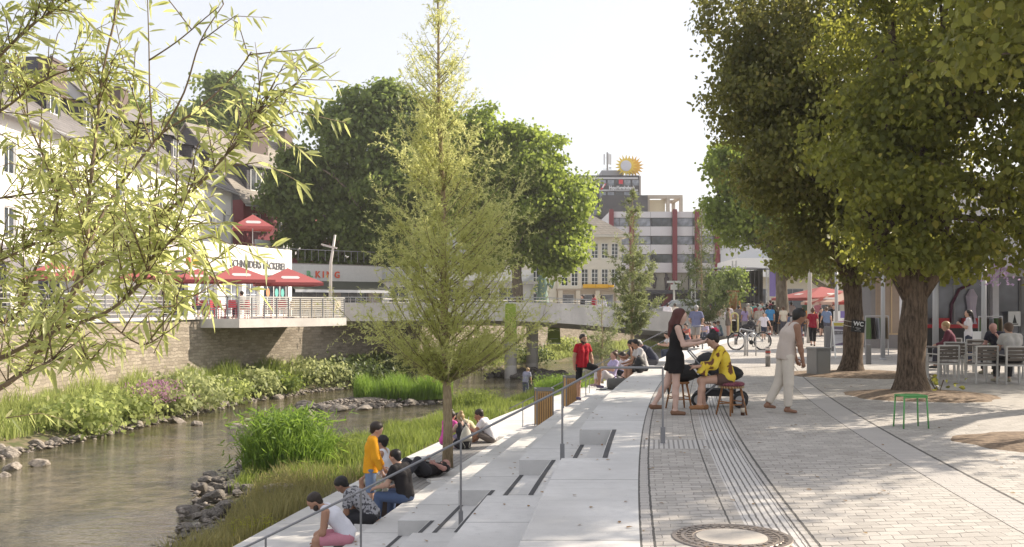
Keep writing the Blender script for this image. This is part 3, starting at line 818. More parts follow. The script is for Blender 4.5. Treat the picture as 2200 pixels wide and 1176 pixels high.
# office block with window bands and dark red pilasters
def office():
    Y = 130; k = FPX/Y; X0 = (1308-1100)/k; L = 31.0
    r = thing('office_block', 'pale grey four storey block with window bands and dark red pilasters', 'office building', (X0, Y, .86), 0)
    zz = lambda py: EYE-(py-660)/k-.86
    mb = MB(); bands = [(487, 468), (526, 507), (565, 546)]
    cuts = [zz(586), zz(565), zz(546), zz(526), zz(507), zz(487), zz(468), zz(455)]
    for a, b in ((0, 1), (2, 3), (4, 5), (6, 7)):
        mb.bx(0, L, 0, .35, cuts[a], cuts[b])
    mb.bx(0, L, .36, 14, cuts[0], cuts[7]-.1)
    mb.build('spandrel_wall', mat('pale_grey_panel', (.56, .545, .56), .6, .05, .4), r)
    m2 = MB()
    for a, b in ((0, 1), (2, 3), (4, 5), (6, 7)):
        for x in np.arange(2.7, L, 2.75): m2.bx(x-.03, x+.03, -.012, -.002, cuts[a]+.02, cuts[b]-.02)
    m2.build('panel_joint', mat('joint_grey', (.3, .3, .31), .7), r)
    for b0, b1 in bands:
        z0, z1 = zz(b0), zz(b1)
        for i in range(11):
            x = 1.4+i*2.75; window(r, x, z0, 2.72, z1-z0, .15, 0 if i % 2 else 1, 0, fm=M_DARK, pm=M_PANEL if (i*7+int(b0)) % 3 else M_PANE)
    px = [1313, 1357, 1449, 1497, 1540]
    for i, p in enumerate(px):
        x = (p-1100)/k-X0
        m2 = MB(); zb = zz(620) if i in (2,) else zz(586); m2.bx(x-.29, x+.29, -.5, -.02, zb, zz(453)); m2.box((x, -.26, zz(452)), (.5, .4, .2))
        if i == 2: m2.quad([(x-.3, -.5, zz(600)), (x-2.2, -.5, 0), (x-1.1, -.5, 0), (x+.3, -.5, zz(608))])
        m2.build('pilaster', M_RED, r)
    m2 = MB(); m2.bx(0, L, .6, .8, 0, zz(586)); m2.build('shop_window', mat('lit_shopfront', (.35, .33, .28), .3, .5, .35), r)
    m2 = MB()
    for x in np.arange(1.5, L, 3.0): m2.bx(x-.06, x+.06, .45, .597, zz(623), zz(587))
    m2.build('shop_mullion', M_DARK, r)
    for i in range(4):
        m2 = MB(); x = 6.0+i*1.6+(i > 1)*2.2; m2.lathe((x, .3, zz(620)), [(.1, 0), (.22, .3), (.25, .9), (.36, 1.35), (.1, 1.6), (.15, 1.75), (.05, 1.95)], 8)
        m2.build('mannequin', mat('dark_mannequin', (.06, .05, .06), .7, .4, 3), r)
    m2 = MB(); m2.bx(3, L-6, -2.6, .3, zz(632), zz(624)); m2.bx(3.0, L-6, -.2, .3, 0, zz(632)); m2.build('canopy', M_DARK, r)
    return r
office()

def tower():
    Y = 172; k = FPX/Y; X1 = (1374-1100)/k; L = 17.0
    r = thing('bank_tower', 'dark glazed bank tower with rooftop plant and white bank lettering', 'office building', (X1-L, Y, .86), 0)
    zz = lambda py: EYE-(py-660)/k-.86
    mb = MB(); mb.bx(0, L, 0, 26, 0, zz(377)); mb.build('dark_cladding', M_DARK, r)
    m2 = MB(); m2.bx(L+.004, L+.3, .25, 26, 0, zz(377)-.05); m2.build('side_wall', mat('pinkish_concrete', (.52, .48, .46), .85, .05, .5), r)
    for a, b in ((400, 386), (427, 412), (464, 437)):
        n = 12
        for i in range(n):
            w = L/n*.96
            if a == 464 and i > 6: continue
            window(r, L/n*(i+.5), zz(a), w-.1, zz(b)-zz(a), -.05, 0, 0, fm=M_DARK, pm=M_PANEL if (i*5+a) % 3 != 1 else M_PANE)
        MB().bx(0, L-.3, -.25, -.003, zz(b)+.05, zz(b)+.35).build('sun_blind', mat('blind_grey', (.5, .5, .52), .6), r)
    text_obj('bank_lettering', 'HypoVereinsbank', .86, mat('white_letter', (.8, .8, .8), .5), r, (L-3.1, -.4, zz(407.5)), depth=.06, bold=.025, sx=.72)
    m2 = MB(); x = L-6.2; z = zz(408); m2.quad([(x-.7, -.35, z-.05), (x-.3, -.35, z-.05), (x+.45, -.35, z+1.0), (x+.05, -.35, z+1.0)]); m2.quad([(x-.35, -.36, z+.3), (x-.1, -.36, z+.3), (x+.2, -.36, z+.9), (x-.05, -.36, z+.9)], 1)
    m2.build('bank_emblem', [mat('bank_red', (.6, .03, .06), .5), M_FRAME], r)
    MB().bx(L-3.6, L-2.9, -.3, -.06, zz(396), zz(387)).build('red_poster', mat('bank_red', (.6, .03, .06), .5), r)
    m2 = MB(); m2.bx((1296-1374)/k+L, (1342-1374)/k+L, 3, 10, zz(377), zz(361)); m2.build('plant_room', mat('plant_grey', (.36, .36, .38), .7), r)
    # lower wing and pergola frame
    m2 = MB(); m2.bx(L-7, L+.6, -6, -.3, 0, zz(428)); m2.build('dark_wing', M_DARK, r)
    xf = lambda p: (p-1374)/k+L
    m2 = MB(); m2.bx(xf(1381), xf(1455), -5.5, -4.7, zz(434), zz(427)); m2.bx(xf(1381), xf(1455), 2.2, 3.0, zz(434), zz(427))
    for p in (1383, 1425, 1452): m2.bx(xf(p)-.28, xf(p)+.28, -5.4, -4.8, 0, zz(434)); m2.bx(xf(p)-.28, xf(p)+.28, 2.3, 2.9, 0, zz(434))
    for p in (1383, 1425, 1452): m2.bx(xf(p)-.25, xf(p)+.25, -4.7, 2.2, zz(433.5), zz(427.5))
    m2.build('roof_frame', mat('weathered_concrete', (.36, .31, .26), .9), r)
    m2 = MB(); m2.bx(xf(1384), xf(1420), -4.6, 2.1, 0, zz(436)); m2.build('set_back_storey', mat('ochre_render', (.50, .43, .30), .85), r)
    # aerial mast
    t = thing('aerial_mast', 'slim grey aerial mast with panel antennas on the tower roof', 'mast', (X1+xf(1312)-L, Y+6, .86+zz(377)))
    hh = zz(316)-zz(377); m2 = MB(); m2.tube([(0, 0, 0), (0, 0, hh)], .16, 8); m2.build('pole', M_GREYP, t)
    for dx, dy in ((-.55, 0), (.2, -.5), (.6, .25)):
        m2 = MB(); m2.bx(dx-.14, dx+.14, dy-.1, dy+.1, hh-2.2, hh-.3); m2.bar((0, 0, hh-1.0), (dx, dy, hh-1.0), .07); m2.build('panel_antenna', M_GREYW, t)
    m2 = MB()
    for z in (.6, 1.2, 1.9): m2.bar((-.8, 0, z), (.8, 0, z), .08); m2.lathe((.5, 0, z+.1), [(.05, 0), (.3, .18)], 8)
    m2.build('cross_arm', M_GREYP, t)
    # sun-shaped emblem: a plain yellow rayed disc, no face
    s = thing('sun_sign', 'large yellow rayed disc sign on top of the bank tower', 'sign', (X1+xf(1352)-L, Y+2.0, .86+zz(377)))
    zc = zz(353)-zz(377)
    for name, cx, cy, R, m in (('rear_disc', .95, .9, 1.45, mat('deep_yellow', (.62, .36, .02), .5)), ('front_disc', -.3, 0, 1.45, mat('bright_yellow', (.72, .52, .06), .5))):
        pts = []
        for i in range(36):
            a = 2*PI*i/36; rr = R*(1.38 if i % 2 else .82); pts.append((cx+rr*math.cos(a), zc+rr*math.sin(a)))
        m2 = MB(); n = len(pts); b = [(p[0], cy, p[1]) for p in pts]; c = [(p[0], cy+.25, p[1]) for p in pts]
        for i in range(n):
            j = (i+1) % n; m2.quad([(cx, cy-.02, zc), b[i], b[j]][::-1]); m2.quad([(cx, cy+.27, zc), c[i], c[j]]); m2.quad([b[i], c[i], c[j], b[j]])
        m2.build(name, m, s)
    m2 = MB(); m2.lathe((0, 0, 0), [(.95, 0), (.95, .06), (.8, .1)], 24)
    for i, v in enumerate(m2.v): m2.v[i] = (v[0]-.35, -v[2]-.03, zc+v[1])
    m2.build('pale_centre', mat('pale_enamel', (.55, .55, .6), .4), s)
    m2 = MB()
    for x in (-.9, 0, .9): m2.bar((x, .4, 0), (x*.6, .3, zc-1.0), .1)
    m2.build('support_frame', M_GREYP, s)
tower()

# long low building behind the plaza on the right
def hall():
    r = thing('long_hall', 'long cream and white building behind the plaza umbrellas', 'building', (25.5, 112, .86), -.04)
    L = 60; mb = MB(); mb.bx(0, L, 0, 12, 0, 4.2); mb.build('lower_wall', mat('cream_cladding', (.55, .49, .38), .8, .06, .3), r)
    MB().bx(-.4, L, -1.2, 12, 4.2, 6.3).build('white_band', M_WHITE, r)
    MB().bx(0, L, .3, 12, 6.3, 13).build('upper_wall', M_GREYW, r)
    for i in range(14): window(r, 2+i*4.0, .3, 2.4, 2.6, -.05, 1, 0, fm=M_GREYP)
    for i in range(14): window(r, 2+i*4.0, 8.0, 2.8, 2.2, .25, 1, 0)
hall()
def whiteblock():
    r = thing('white_block', 'bright white building strip seen left of the stage roof', 'building', (26, 150, .86), 0)
    MB().bx(0, 26, 0, 12, 0, 9.5).build('wall', M_WHITE, r)
    for i in range(8): window(r, 1.6+i*3.2, 6.3, 2.0, 1.6, -.05, 1, 0)
whiteblock()

# shop with display windows behind the café tables
M_GLASSX = glass_mat('display_glass', (.15, .155, .18), .1)
def display_shop():
    p0, p1 = (14.6, 38.5), (25, 27.6); p0, p1 = (13.9, 34.2), (27, 33.4); L, az = facade_frame(p0, p1)
    r = thing('shop_front', 'shaded shop front with red display shelf behind the café chairs', 'shop', (p0[0], p0[1], 0), az)
    mb = MB(); holes = [(.15, 2.55, 1.05, 2.75), (2.75, 3.6, .1, 2.75), (4.3, 5.3, .1, 2.75), (5.5, 9.5, .55, 2.75)]
    wall_with_holes(mb, 0, L, 0, 6.2, holes, depth=.3); shell(mb, L, 1.8, 0, 6.2); mb.quad([(0, 0, 6.2), (L, 0, 6.2), (L, 1.8, 6.2), (0, 1.8, 6.2)])
    mb.build('wall', mat('grey_white_wall', (.62, .61, .63), .8), r)
    MB().bx(.1, 2.6, -.06, -.003, 0, 1.0).build('dark_plinth', M_BLACK, r)
    m2 = MB(); m2.bx(.15, 2.55, -.1, .28, .98, 1.1); m2.bx(.6, 1.1, 0, .25, 1.101, 1.32); m2.bx(1.6, 2.3, 0, .25, 1.101, 1.32); m2.build('red_shelf', mat('bright_red', (.45, .02, .03), .5), r)
    for (a, b, c, d) in holes: window(r, (a+b)/2, c, b-a, d-c, .26, 1 if b-a > 2 else 0, 0, fm=M_GREYP, pm=M_GLASSX)
    m2 = MB(); m2.tube([(1.2, .2, 1.15), (1.25, .2, 1.8), (1.5, .2, 2.3), (1.9, .2, 2.5)], .05, 6); m2.lathe((1.9, .15, 1.12), [(.2, 0), (.14, .5), (.2, .95), (.06, 1.2)], 8, 1)
    m2.build('window_display', [mat('dark_plum', (.08, .015, .04), .5), mat('pale_dress', (.5, .44, .52), .8)], r)
    MB().bx(-.5, L, -2.6, -.003, 2.95, 3.2).build('canopy', mat('canopy_grey', (.45, .44, .46), .7), r)
    MB().bx(4.6, L, -2.75, -2.6, 2.95, 3.75).build('purple_awning_edge', mat('magenta_cloth', (.42, .08, .22), .8), r)
    MB().bx(3.05, 3.45, -.05, -.003, 1.05, 1.55).build('notice', M_WHITE, r)
    m2 = MB(); m2.quad([(3.18, -.06, 1.15), (3.32, -.06, 1.15), (3.25, -.06, 1.45)]); m2.bx(3.14, 3.36, -.07, -.055, 1.1, 1.13); m2.build('notice_mark', M_BLACK, r)
    return r
display_shop()
def side_shop():
    r = thing('clothes_shop', 'grey glazed clothes shop front beside the dark tree trunk', 'shop', (16.3, 41, 0), -.05)
    mb = MB(); holes = [(-1.3, .1, .55, 2.9), (.25, 1.6, .55, 2.9)]
    wall_with_holes(mb, -1.5, 2.0, 0, 5.5, holes, depth=.3); mb.quad([(-1.5, 1.2, 0), (-1.5, 0, 0), (-1.5, 0, 5.5), (-1.5, 1.2, 5.5)]); mb.quad([(-1.5, 0, 5.5), (2, 0, 5.5), (2, 1.2, 5.5), (-1.5, 1.2, 5.5)])
    mb.build('wall', mat('dark_grey_wall', (.17, .165, .17), .7), r)
    for a, b, c, d in holes: window(r, (a+b)/2, c, b-a, d-c, .2, 1, 0, fm=mat('wood_frame', (.42, .32, .2), .6), pm=mat('curtain_brown', (.25, .2, .16), .5, .4, 1))
    MB().bx(-2.2, 2.4, -2.0, -.003, 3.1, 3.3).build('canopy', mat('canopy_grey', (.45, .44, .46), .7), r)
    for i in range(1, 3):
        pass
    MB().bx(1.75, 2.05, -.12, -.003, 0, 2.9).build('pillar', M_WHITE, r)
side_shop()

# bridge
def bridge():
    r = thing('footbridge', 'pale concrete bridge on two round piers crossing the river', 'bridge', (0, 58, 0))
    # spine points of the near edge: x, y, parapet top z, soffit z
    P = []
    for px, Y, top, bot in ((690, 55.0, 650.5, 690), (752, 55.5, 650.5, 690), (800, 56, 650.5, 690.5), (900, 56.8, 650, 689), (1000, 57.4, 649.5, 689), (1100, 58, 650, 690), (1180, 58.4, 651, 693), (1260, 58.7, 655, 699), (1340, 58.8, 661, 706), (1420, 58.8, 668.5, 712), (1500, 58.6, 676, 719), (1570, 58.3, 683, 724)):
        a = wp(px, top, Y); b = wp(px, bot, Y); P.append((a.x, Y-58, a.z, b.z))
    W = 7.5; mb = MB()
    for (x, y, t, b), (x2, y2, t2, b2) in zip(P, P[1:]):
        q = lambda x, y, z: (x, y, z)
        mb.quad([q(x, y, b), q(x2, y2, b2), q(x2, y2, t2), q(x, y, t)])                 # outer face
        mb.quad([q(x, y, t), q(x2, y2, t2), q(x2, y2+.32, t2), q(x, y+.32, t)])         # top
        mb.quad([q(x2, y2+.32, t2), q(x, y+.32, t), q(x, y+.32, t-.45), q(x2, y2+.32, t2-.45)][::-1])
        mb.quad([q(x, y+.32, t-.45), q(x2, y2+.32, t2-.45), q(x2, y2+W, t2-.45), q(x, y+W, t-.45)])
        mb.quad([q(x, y+.6, b-.02), q(x2, y2+.6, b2-.02), q(x2, y2, b2), q(x, y, b)])
        mb.quad([q(x, y+.6, b-.02), q(x, y+2.0, b-.32), q(x2, y2+2.0, b2-.32), q(x2, y2+.6, b2-.02)])
        mb.quad([q(x, y+2.0, b-.32), q(x, y+W, b-.32), q(x2, y2+W, b2-.32), q(x2, y2+2.0, b2-.32)])
        mb.quad([q(x, y+W, b-.32), q(x, y+W, t), q(x2, y2+W, t2), q(x2, y2+W, b2-.32)][::-1])
        mb.quad([q(x, y+W-.3, t), q(x2, y2+W-.3, t2), q(x2, y2+W, t2), q(x, y+W, t)])
        mb.quad([q(x, y+W-.3, t-.45), q(x2, y2+W-.3, t2-.45), q(x2, y2+W-.3, t2), q(x, y+W-.3, t)])
    mb.build('deck', M_CONC2, r)
    for x, y in ((wp(1097, 0, 60.2).x, 2.2), (wp(1143.5, 0, 62.5).x, 4.5)):
        m2 = MB(); m2.lathe((x, y, -3.3), [(.37, 0), (.37, 1.45), (.362, 1.46), (.362, 1.49), (.37, 1.5), (.37, 3.9)], 24); m2.build('pier', M_CONC2, r, True)
    m2 = MB()
    for (x, y, t, b), (x2, y2, t2, b2) in zip(P[:9], P[1:]):
        for i in range(4):
            f = i/4; m2.bar((x+(x2-x)*f, y+.16, t+(t2-t)*f), (x+(x2-x)*f, y+.16, t+(t2-t)*f+.3), .03)
        m2.bar((x, y+.16, t+.3), (x2, y2+.16, t2+.3), .05)
        m2.bar((x, y+.16, t+.15), (x2, y2+.16, t2+.15), .025)
    m2.build('handrail', M_STEEL, r)
    # abutment on the left bank
    return r
M_WALL2 = mat('dark_masonry', (.20, .165, .14), .9, .35, 2.5, bump=.5, bscale=7)
bridge()
# ================================================================== PEOPLE: one continuous surface grown round a posed skeleton
def surfnet(caps, vox, k=.035):
    lo = np.full(3, 1e9); hi = -lo
    for c in caps:
        r = max(c[2], c[3])+vox*2.5
        lo = np.minimum(lo, np.minimum(c[0], c[1])-r); hi = np.maximum(hi, np.maximum(c[0], c[1])+r)
    n = np.ceil((hi-lo)/vox).astype(int)+1
    F = np.full(n, .5)
    ax = [lo[i]+vox*np.arange(n[i]) for i in range(3)]
    for c in caps:
        a, b, ra, rb = np.array(c[0], float), np.array(c[1], float), c[2], c[3]
        kk = c[5] if len(c) > 5 else k
        m = max(ra, rb)+kk+2*vox
        i0 = np.maximum(np.floor((np.minimum(a, b)-m-lo)/vox).astype(int), 0); i1 = np.minimum(np.ceil((np.maximum(a, b)+m-lo)/vox).astype(int)+1, n)
        s = tuple(slice(i0[i], i1[i]) for i in range(3))
        X = ax[0][s[0]][:, None, None]; Y = ax[1][s[1]][None, :, None]; Z = ax[2][s[2]][None, None, :]
        d = b-a; dd = max(d.dot(d), 1e-9)
        t = ((X-a[0])*d[0]+(Y-a[1])*d[1]+(Z-a[2])*d[2])/dd
        tc = np.clip(t, 0, 1)
        dist = np.sqrt((X-a[0]-tc*d[0])**2+(Y-a[1]-tc*d[1])**2+(Z-a[2]-tc*d[2])**2)-(ra+(rb-ra)*tc)
        if len(c) > 4 and c[4]: dist = np.maximum(dist, (t-1)*math.sqrt(dd))
        G = F[s]; h = np.maximum(kk-np.abs(G-dist), 0)/kk
        F[s] = np.minimum(G, dist)-h*h*kk*.25
    ins = F < 0
    cells = np.zeros(tuple(n-1), np.int8)
    for dx in (0, 1):
        for dy in (0, 1):
            for dz in (0, 1):
                cells += ins[dx:n[0]-1+dx, dy:n[1]-1+dy, dz:n[2]-1+dz]
    act = (cells > 0) & (cells < 8)
    ci = np.argwhere(act); idx = np.full(tuple(n-1), -1); idx[act] = np.arange(len(ci))
    acc = np.zeros((len(ci), 3)); cnt = np.zeros(len(ci))
    for axn in range(3):
        o = [q for q in range(3) if q != axn]
        for u in (0, 1):
            for v in (0, 1):
                p = ci.copy(); p[:, o[0]] += u; p[:, o[1]] += v
                q = p.copy(); q[:, axn] += 1
                f0 = F[p[:, 0], p[:, 1], p[:, 2]]; f1 = F[q[:, 0], q[:, 1], q[:, 2]]
                x = (f0 < 0) != (f1 < 0)
                tt = np.where(x, f0/np.where(np.abs(f0-f1) < 1e-12, 1, f0-f1), 0)
                pos = p.astype(float); pos[:, axn] += tt
                acc[x] += pos[x]; cnt[x] += 1
    V = lo+acc/np.maximum(cnt, 1)[:, None]*vox
    Q = []
    for axn in range(3):
        o = [q for q in range(3) if q != axn]
        s0 = [slice(1, -1)]*3; s0[axn] = slice(0, n[axn]-1)
        s1 = [slice(1, -1)]*3; s1[axn] = slice(1, n[axn])
        A = ins[tuple(s0)]; B = ins[tuple(s1)]
        e = np.argwhere(A != B); 
        if not len(e): continue
        flip = A[e[:, 0], e[:, 1], e[:, 2]]
        e = e.copy(); e[:, o[0]] += 1; e[:, o[1]] += 1
        c = []
        for du, dv in ((-1, -1), (0, -1), (0, 0), (-1, 0)):
            p = e.copy(); p[:, o[0]] += du; p[:, o[1]] += dv
            c.append(idx[p[:, 0], p[:, 1], p[:, 2]])
        q = np.stack(c, 1)
        if axn == 1: flip = ~flip
        q[~flip] = q[~flip][:, ::-1]
        Q.append(q)
    return V, np.concatenate(Q, 0)

SKIN = {'light': (.50, .31, .23), 'tan': (.40, .225, .15), 'brown': (.26, .14, .09), 'pale': (.56, .38, .31), 'pink': (.52, .28, .24)}
def skin_mat(k): return mat('skin_'+k, SKIN[k], .55, .06, 5, spec=.3)
HAIRC = {'black': (.012, .010, .010), 'dark': (.03, .02, .015), 'brown': (.09, .05, .03), 'auburn': (.07, .015, .012), 'grey': (.35, .34, .33), 'blond': (.38, .26, .13), 'white': (.6, .58, .55)}
def hair_mat(k): return mat('hair_'+k, HAIRC[k], .5, .3, 40, bump=.3, bscale=90)
def cloth(col): return mat('cloth', col, .85, .16, 7, bump=.7, bscale=11, spec=.2)
def vec(*a): return np.array(a, float)
def unit(v): v = np.array(v, float); return v/max(np.linalg.norm(v), 1e-9)

BASE = dict(lean=0, bow=0, side=0, turn=0, pitch=0, yaw=0,
    ua=((.22, 0, -1), (.22, 0, -1)), fa=((.08, .18, -1), (.08, .18, -1)),
    th=((.03, 0, -1), (.03, 0, -1)), sh=((0, -.04, -1), (0, -.04, -1)), seat=False)
def P_(base=None, **k): d = dict(base or BASE); d.update(k); return d
# (left, right) limb directions in the person's own frame: x outward from the body, y forward, z up
STAND = P_()
STANDR = P_(ua=((.2, .1, -1), (.25, -.05, -1)), fa=((.05, .35, -1), (.1, .2, -1)), th=((.0, .05, -1), (.07, -.03, -1)))
WALK = P_(lean=4, ua=((.15, .38, -1), (.15, -.38, -1)), fa=((.05, .65, -1), (.08, -.05, -1)), th=((0, -.32, -1), (.0, .36, -1)), sh=((0, -.5, -1), (0, -.05, -1)))
WALK2 = P_(lean=4, ua=((.15, -.3, -1), (.15, .3, -1)), fa=((.05, .1, -1), (.05, .55, -1)), th=((0, .3, -1), (0, -.25, -1)), sh=((0, -.02, -1), (0, -.55, -1)))
SIT = P_(seat=True, lean=8, th=((.12, 1, -.05), (.12, 1, -.05)), sh=((0, .1, -1), (0, .1, -1)), ua=((.2, .3, -1), (.2, .3, -1)), fa=((-.2, 1, -.35), (-.2, 1, -.35)))
LEAN = P_(seat=True, lean=36, bow=14, pitch=8, th=((.18, 1, -.02), (.18, 1, -.02)), sh=((0, -.05, -1), (0, -.05, -1)), ua=((.14, .62, -.8), (.14, .62, -.8)), fa=((-.5, .75, .1), (-.5, .75, .1)))
FLOOR = P_(seat=True, lean=10, bow=10, th=((.45, .8, .45), (.45, .8, .45)), sh=((-.5, .35, -.8), (-.5, .35, -.8)), ua=((.25, .55, -.8), (.25, .55, -.8)), fa=((-.2, .9, .1), (-.2, .9, .1)))
HANDS = {}

def person(label, loc, face, pose=STAND, H=1.75, fem=False, skin='light', hair=('dark', 'short'), top=('tee', (.5, .5, .5)), bottom=('trousers', (.1, .1, .12)),
           shoe=(.08, .07, .07), vox=.02, group=None, beard=False, extra=None, lie=None, glasses=False, topmat=None):
    p = pose; D = math.radians; w = .88 if fem else 1.0; g = .88 if fem else 1.0
    R = vec(1, 0, 0)
    sp = lambda a: unit((math.sin(D(p['side'])), math.sin(D(a)), math.cos(D(a))))
    s0, s1, s2 = sp(p['lean']*.8), sp(p['lean']+p['bow']*.3), sp(p['lean']+p['bow'])
    pel = vec(0, 0, .10 if p['seat'] else .96)
    wst = pel+s0*.13; chs = wst+s1*.21; nek = chs+s2*.18
    tw = D(p['turn']); Rs = vec(math.cos(tw), math.sin(tw), 0)
    ha = p['lean']+p['bow']+p['pitch']; hy = D(p['yaw'])
    hup = unit((0, math.sin(D(ha*.85)), math.cos(D(ha*.85))))
    hf0 = unit((0, math.cos(D(ha*.85)), -math.sin(D(ha*.85))))
    hf = unit(hf0*math.cos(hy)+np.cross(hup, hf0)*math.sin(hy)*1.0); hr = np.cross(hf, hup)
    hc = nek+unit(s2*.6+hup*.6)*.145+hf*.02
    J = {}
    sides = []
    for i, sg in ((0, -1), (1, 1)):
        shd = nek-s2*.045+Rs*sg*.18*w
        ow = vec(sg, 1, 1); u = unit(p['ua'][i])*ow; f = unit(p['fa'][i])*ow
        elb = shd+u*.285; wr = elb+f*.25
        hip = pel+vec(sg*.09, 0, -.03)
        t = unit(p['th'][i])*ow; s = unit(p['sh'][i])*ow
        kn = hip+t*.43; an = kn+s*.41
        fy = unit((sg*.15+t[0]*.3, 1, 0)) if 'foot' not in p else unit(p['foot'][i])
        sides.append((sg, shd, elb, wr, f, hip, kn, an, fy))
    def body_caps(infl=0.0, head=True):
        c = []
        for sx in (-1, 1):
            c.append((wst+R*sx*.055*w, chs+Rs*sx*.075*w, .098*g+infl, .105*g+infl))
            c.append((chs+Rs*sx*.075*w, nek-s2*.05+Rs*sx*.085*w, .105*g+infl, .075*g+infl))
            c.append((pel+R*sx*(.07 if fem else .065), wst+R*sx*.055*w, (.115 if fem else .108)+infl, .098*g+infl))
        if fem:
            for sx in (-1, 1): c.append((chs+Rs*sx*.07+unit(np.cross(Rs, s2))*-.075+s1*.02, chs+Rs*sx*.07-unit(np.cross(Rs, s2))*.078, .055+infl, .055+infl))
        return c
    caps = body_caps()
    caps.append((sides[0][1]*.75+sides[1][1]*.25, sides[1][1]*.75+sides[0][1]*.25, .062*g, .062*g))
    caps.append((nek-s2*.03, nek+(hc-nek)*.75, .056*g, .05*g, 0, .03))
    caps.append((hc+hup*.035-hf*.02, hc+hup*.03+hf*.015, .088, .086, 0, .02))
    caps.append((hc-hup*.035+hf*.03, hc-hup*.075+hf*.045, .062, .048, 0, .04))
    caps.append((hc-hup*.0+hf*.088, hc-hup*.028+hf*.108, .009, .014, 0, .012))
    for sx in (-1, 1): caps.append((hc+hr*sx*.084-hup*.005, hc+hr*sx*.088-hup*.03, .016, .012, 0, .01))
    for sg, shd, elb, wr, f, hip, kn, an, fy in sides:
        caps += [(shd, elb, .056*g, .043*g), (elb, elb*.6+wr*.4, .044*g, .042*g), (elb*.6+wr*.4, wr, .042*g, .027*g),
                 (hip, kn, .088*(1.03 if fem else 1), .056), (kn, kn*.65+an*.35+unit(np.cross(np.cross(kn-an, fy), kn-an))*-.012, .055, .056), (kn*.6+an*.4, an, .053, .036),
                 (an-vec(0, 0, .03)-fy*.035, an+fy*.13-vec(0, 0, .055), .035, .026)]
        pn = unit(np.cross(f, vec(-sg, .15, 0)) if abs(f[2]) < .6 else vec(-sg, .2, 0))   # palm looks inward / down
        hd = unit(f+pn*.15); caps.append((wr, wr+hd*.085, .024, .034 if vox > .018 else .03, 0, .02))
    # shift to the ground
    if not p['seat']:
        zmin = min(s[7][2] for s in sides)-.082
        off = vec(0, 0, -zmin)
    else: off = vec(0, 0, 0)
    k = H/1.75
    def fin(V): return (np.asarray(V)+off)*k
    V, Q = surfnet(caps, vox)
    mb_x = MB()
    near = vox < .0185
    for sg, shd, elb, wr, f, hip, kn, an, fy in sides if near else []:
        pn = unit(np.cross(f, vec(-sg, .15, 0)) if abs(f[2]) < .6 else vec(-sg, .2, 0)); hd = unit(f+pn*.15); ac = unit(np.cross(hd, pn)); base = wr+hd*.09
        for j, (o, ln) in enumerate(((-.027, .07), (-.009, .08), (.009, .075), (.026, .058))):
            b0 = base+ac*o-hd*.012; b1 = b0+unit(hd+pn*.25)*ln*.55; b2 = b1+unit(hd+pn*.9)*ln*.5
            mb_x.tube([b0, b1, b2], [.0095, .0088, .007], 6)
        tb = wr+hd*.035+ac*(-.028 if sg > 0 else -.028); th1 = tb+unit(hd*.6-ac*.7+pn*.3)*.04; mb_x.tube([tb, th1, th1+unit(hd+pn*.4)*.032], [.012, .0105, .008], 6)
    nb = len(mb_x.f)
    Mh = Matrix(((hr[0], hf[0], hup[0]), (hr[1], hf[1], hup[1]), (hr[2], hf[2], hup[2])))
    if vox < .021:
        for sx in (-1, 1):
            mb_x.ball(hc+hr*sx*.032+hf*.083+hup*.012, (.013, .008, .007), 8, 4, 1, Mh)
            mb_x.ball(hc+hr*sx*.033+hf*.087+hup*.033, (.019, .007, .004), 8, 4, 2, Mh)
        mb_x.ball(hc+hf*.088-hup*.06, (.023, .01, .006), 8, 4, 3, Mh)
    hk = hair_mat(hair[0]) if hair else skin_mat(skin)
    o = np_obj('person', fin(V), quads=Q, mats=[skin_mat(skin)], smooth=True)
    if mb_x.v:
        bm = bmesh.new(); bm.from_mesh(o.data)
        vs = [bm.verts.new(Vector(q)) for q in fin(mb_x.v)]
        for fc, mi in zip(mb_x.f, mb_x.m):
            try:
                nf = bm.faces.new([vs[i] for i in fc]); nf.material_index = mi; nf.smooth = True
            except ValueError: pass
        bm.to_mesh(o.data); bm.free()
        o.data.materials.append(mat('eye_dark', (.03, .025, .025), .3)); o.data.materials.append(hk); o.data.materials.append(mat('lips', (.35, .13, .12), .5))
    o.location = loc; o.rotation_euler = lie if lie else (0, 0, math.radians(face-90))
    tag(o, label, 'person', group)
    def child(name, cc, m, vx=None, kk=.02):
        V, Q = surfnet(cc, vx or vox, kk); return np_obj(name, fin(V), quads=Q, mats=m, smooth=True, parent=o)
    # hair
    if hair:
        st = hair[1]; hcaps = []
        top_ = hc+hup*.035-hf*.022
        if st in ('short', 'crop'):
            q = .010 if st == 'short' else .004
            hcaps = [(top_+hup*.012+hf*.01, top_+hup*.008-hf*.012, .088+q, .09+q), (top_-hf*.025, hc-hup*.04-hf*.045, .078+q, .058)]
            if st == 'short': hcaps.append((top_+hup*.05+hf*.045, top_+hup*.055, .05, .055))
        elif st == 'long':
            hcaps = [(top_+hup*.012, top_-hf*.02, .1, .1), (top_-hf*.03, nek-hf*.075-s2*.0, .085, .075), (nek-hf*.075, chs-unit(np.cross(s1, R))*-.0-hf*.1, .075, .05)]
            for sx in (-1, 1): hcaps.append((hc+hr*sx*.075+hup*.02-hf*.01, nek+hr*sx*.085-hf*.02-s2*.06, .034, .03))
        elif st == 'bun':
            hcaps = [(top_+hup*.008, top_-hf*.015, .097, .097), (top_-hf*.03, hc-hup*.03-hf*.05, .08, .06), (top_+hup*.085-hf*.075, top_+hup*.08-hf*.085, .05, .05)]
        elif st == 'tail':
            hcaps = [(top_+hup*.008, top_-hf*.015, .096, .097), (top_-hf*.03, hc-hup*.03-hf*.05, .08, .06), (hc+hup*.0-hf*.12, nek-hf*.13, .042, .035), (nek-hf*.13, chs+s1*.03-hf*.14, .035, .015)]
        elif st == 'cap':
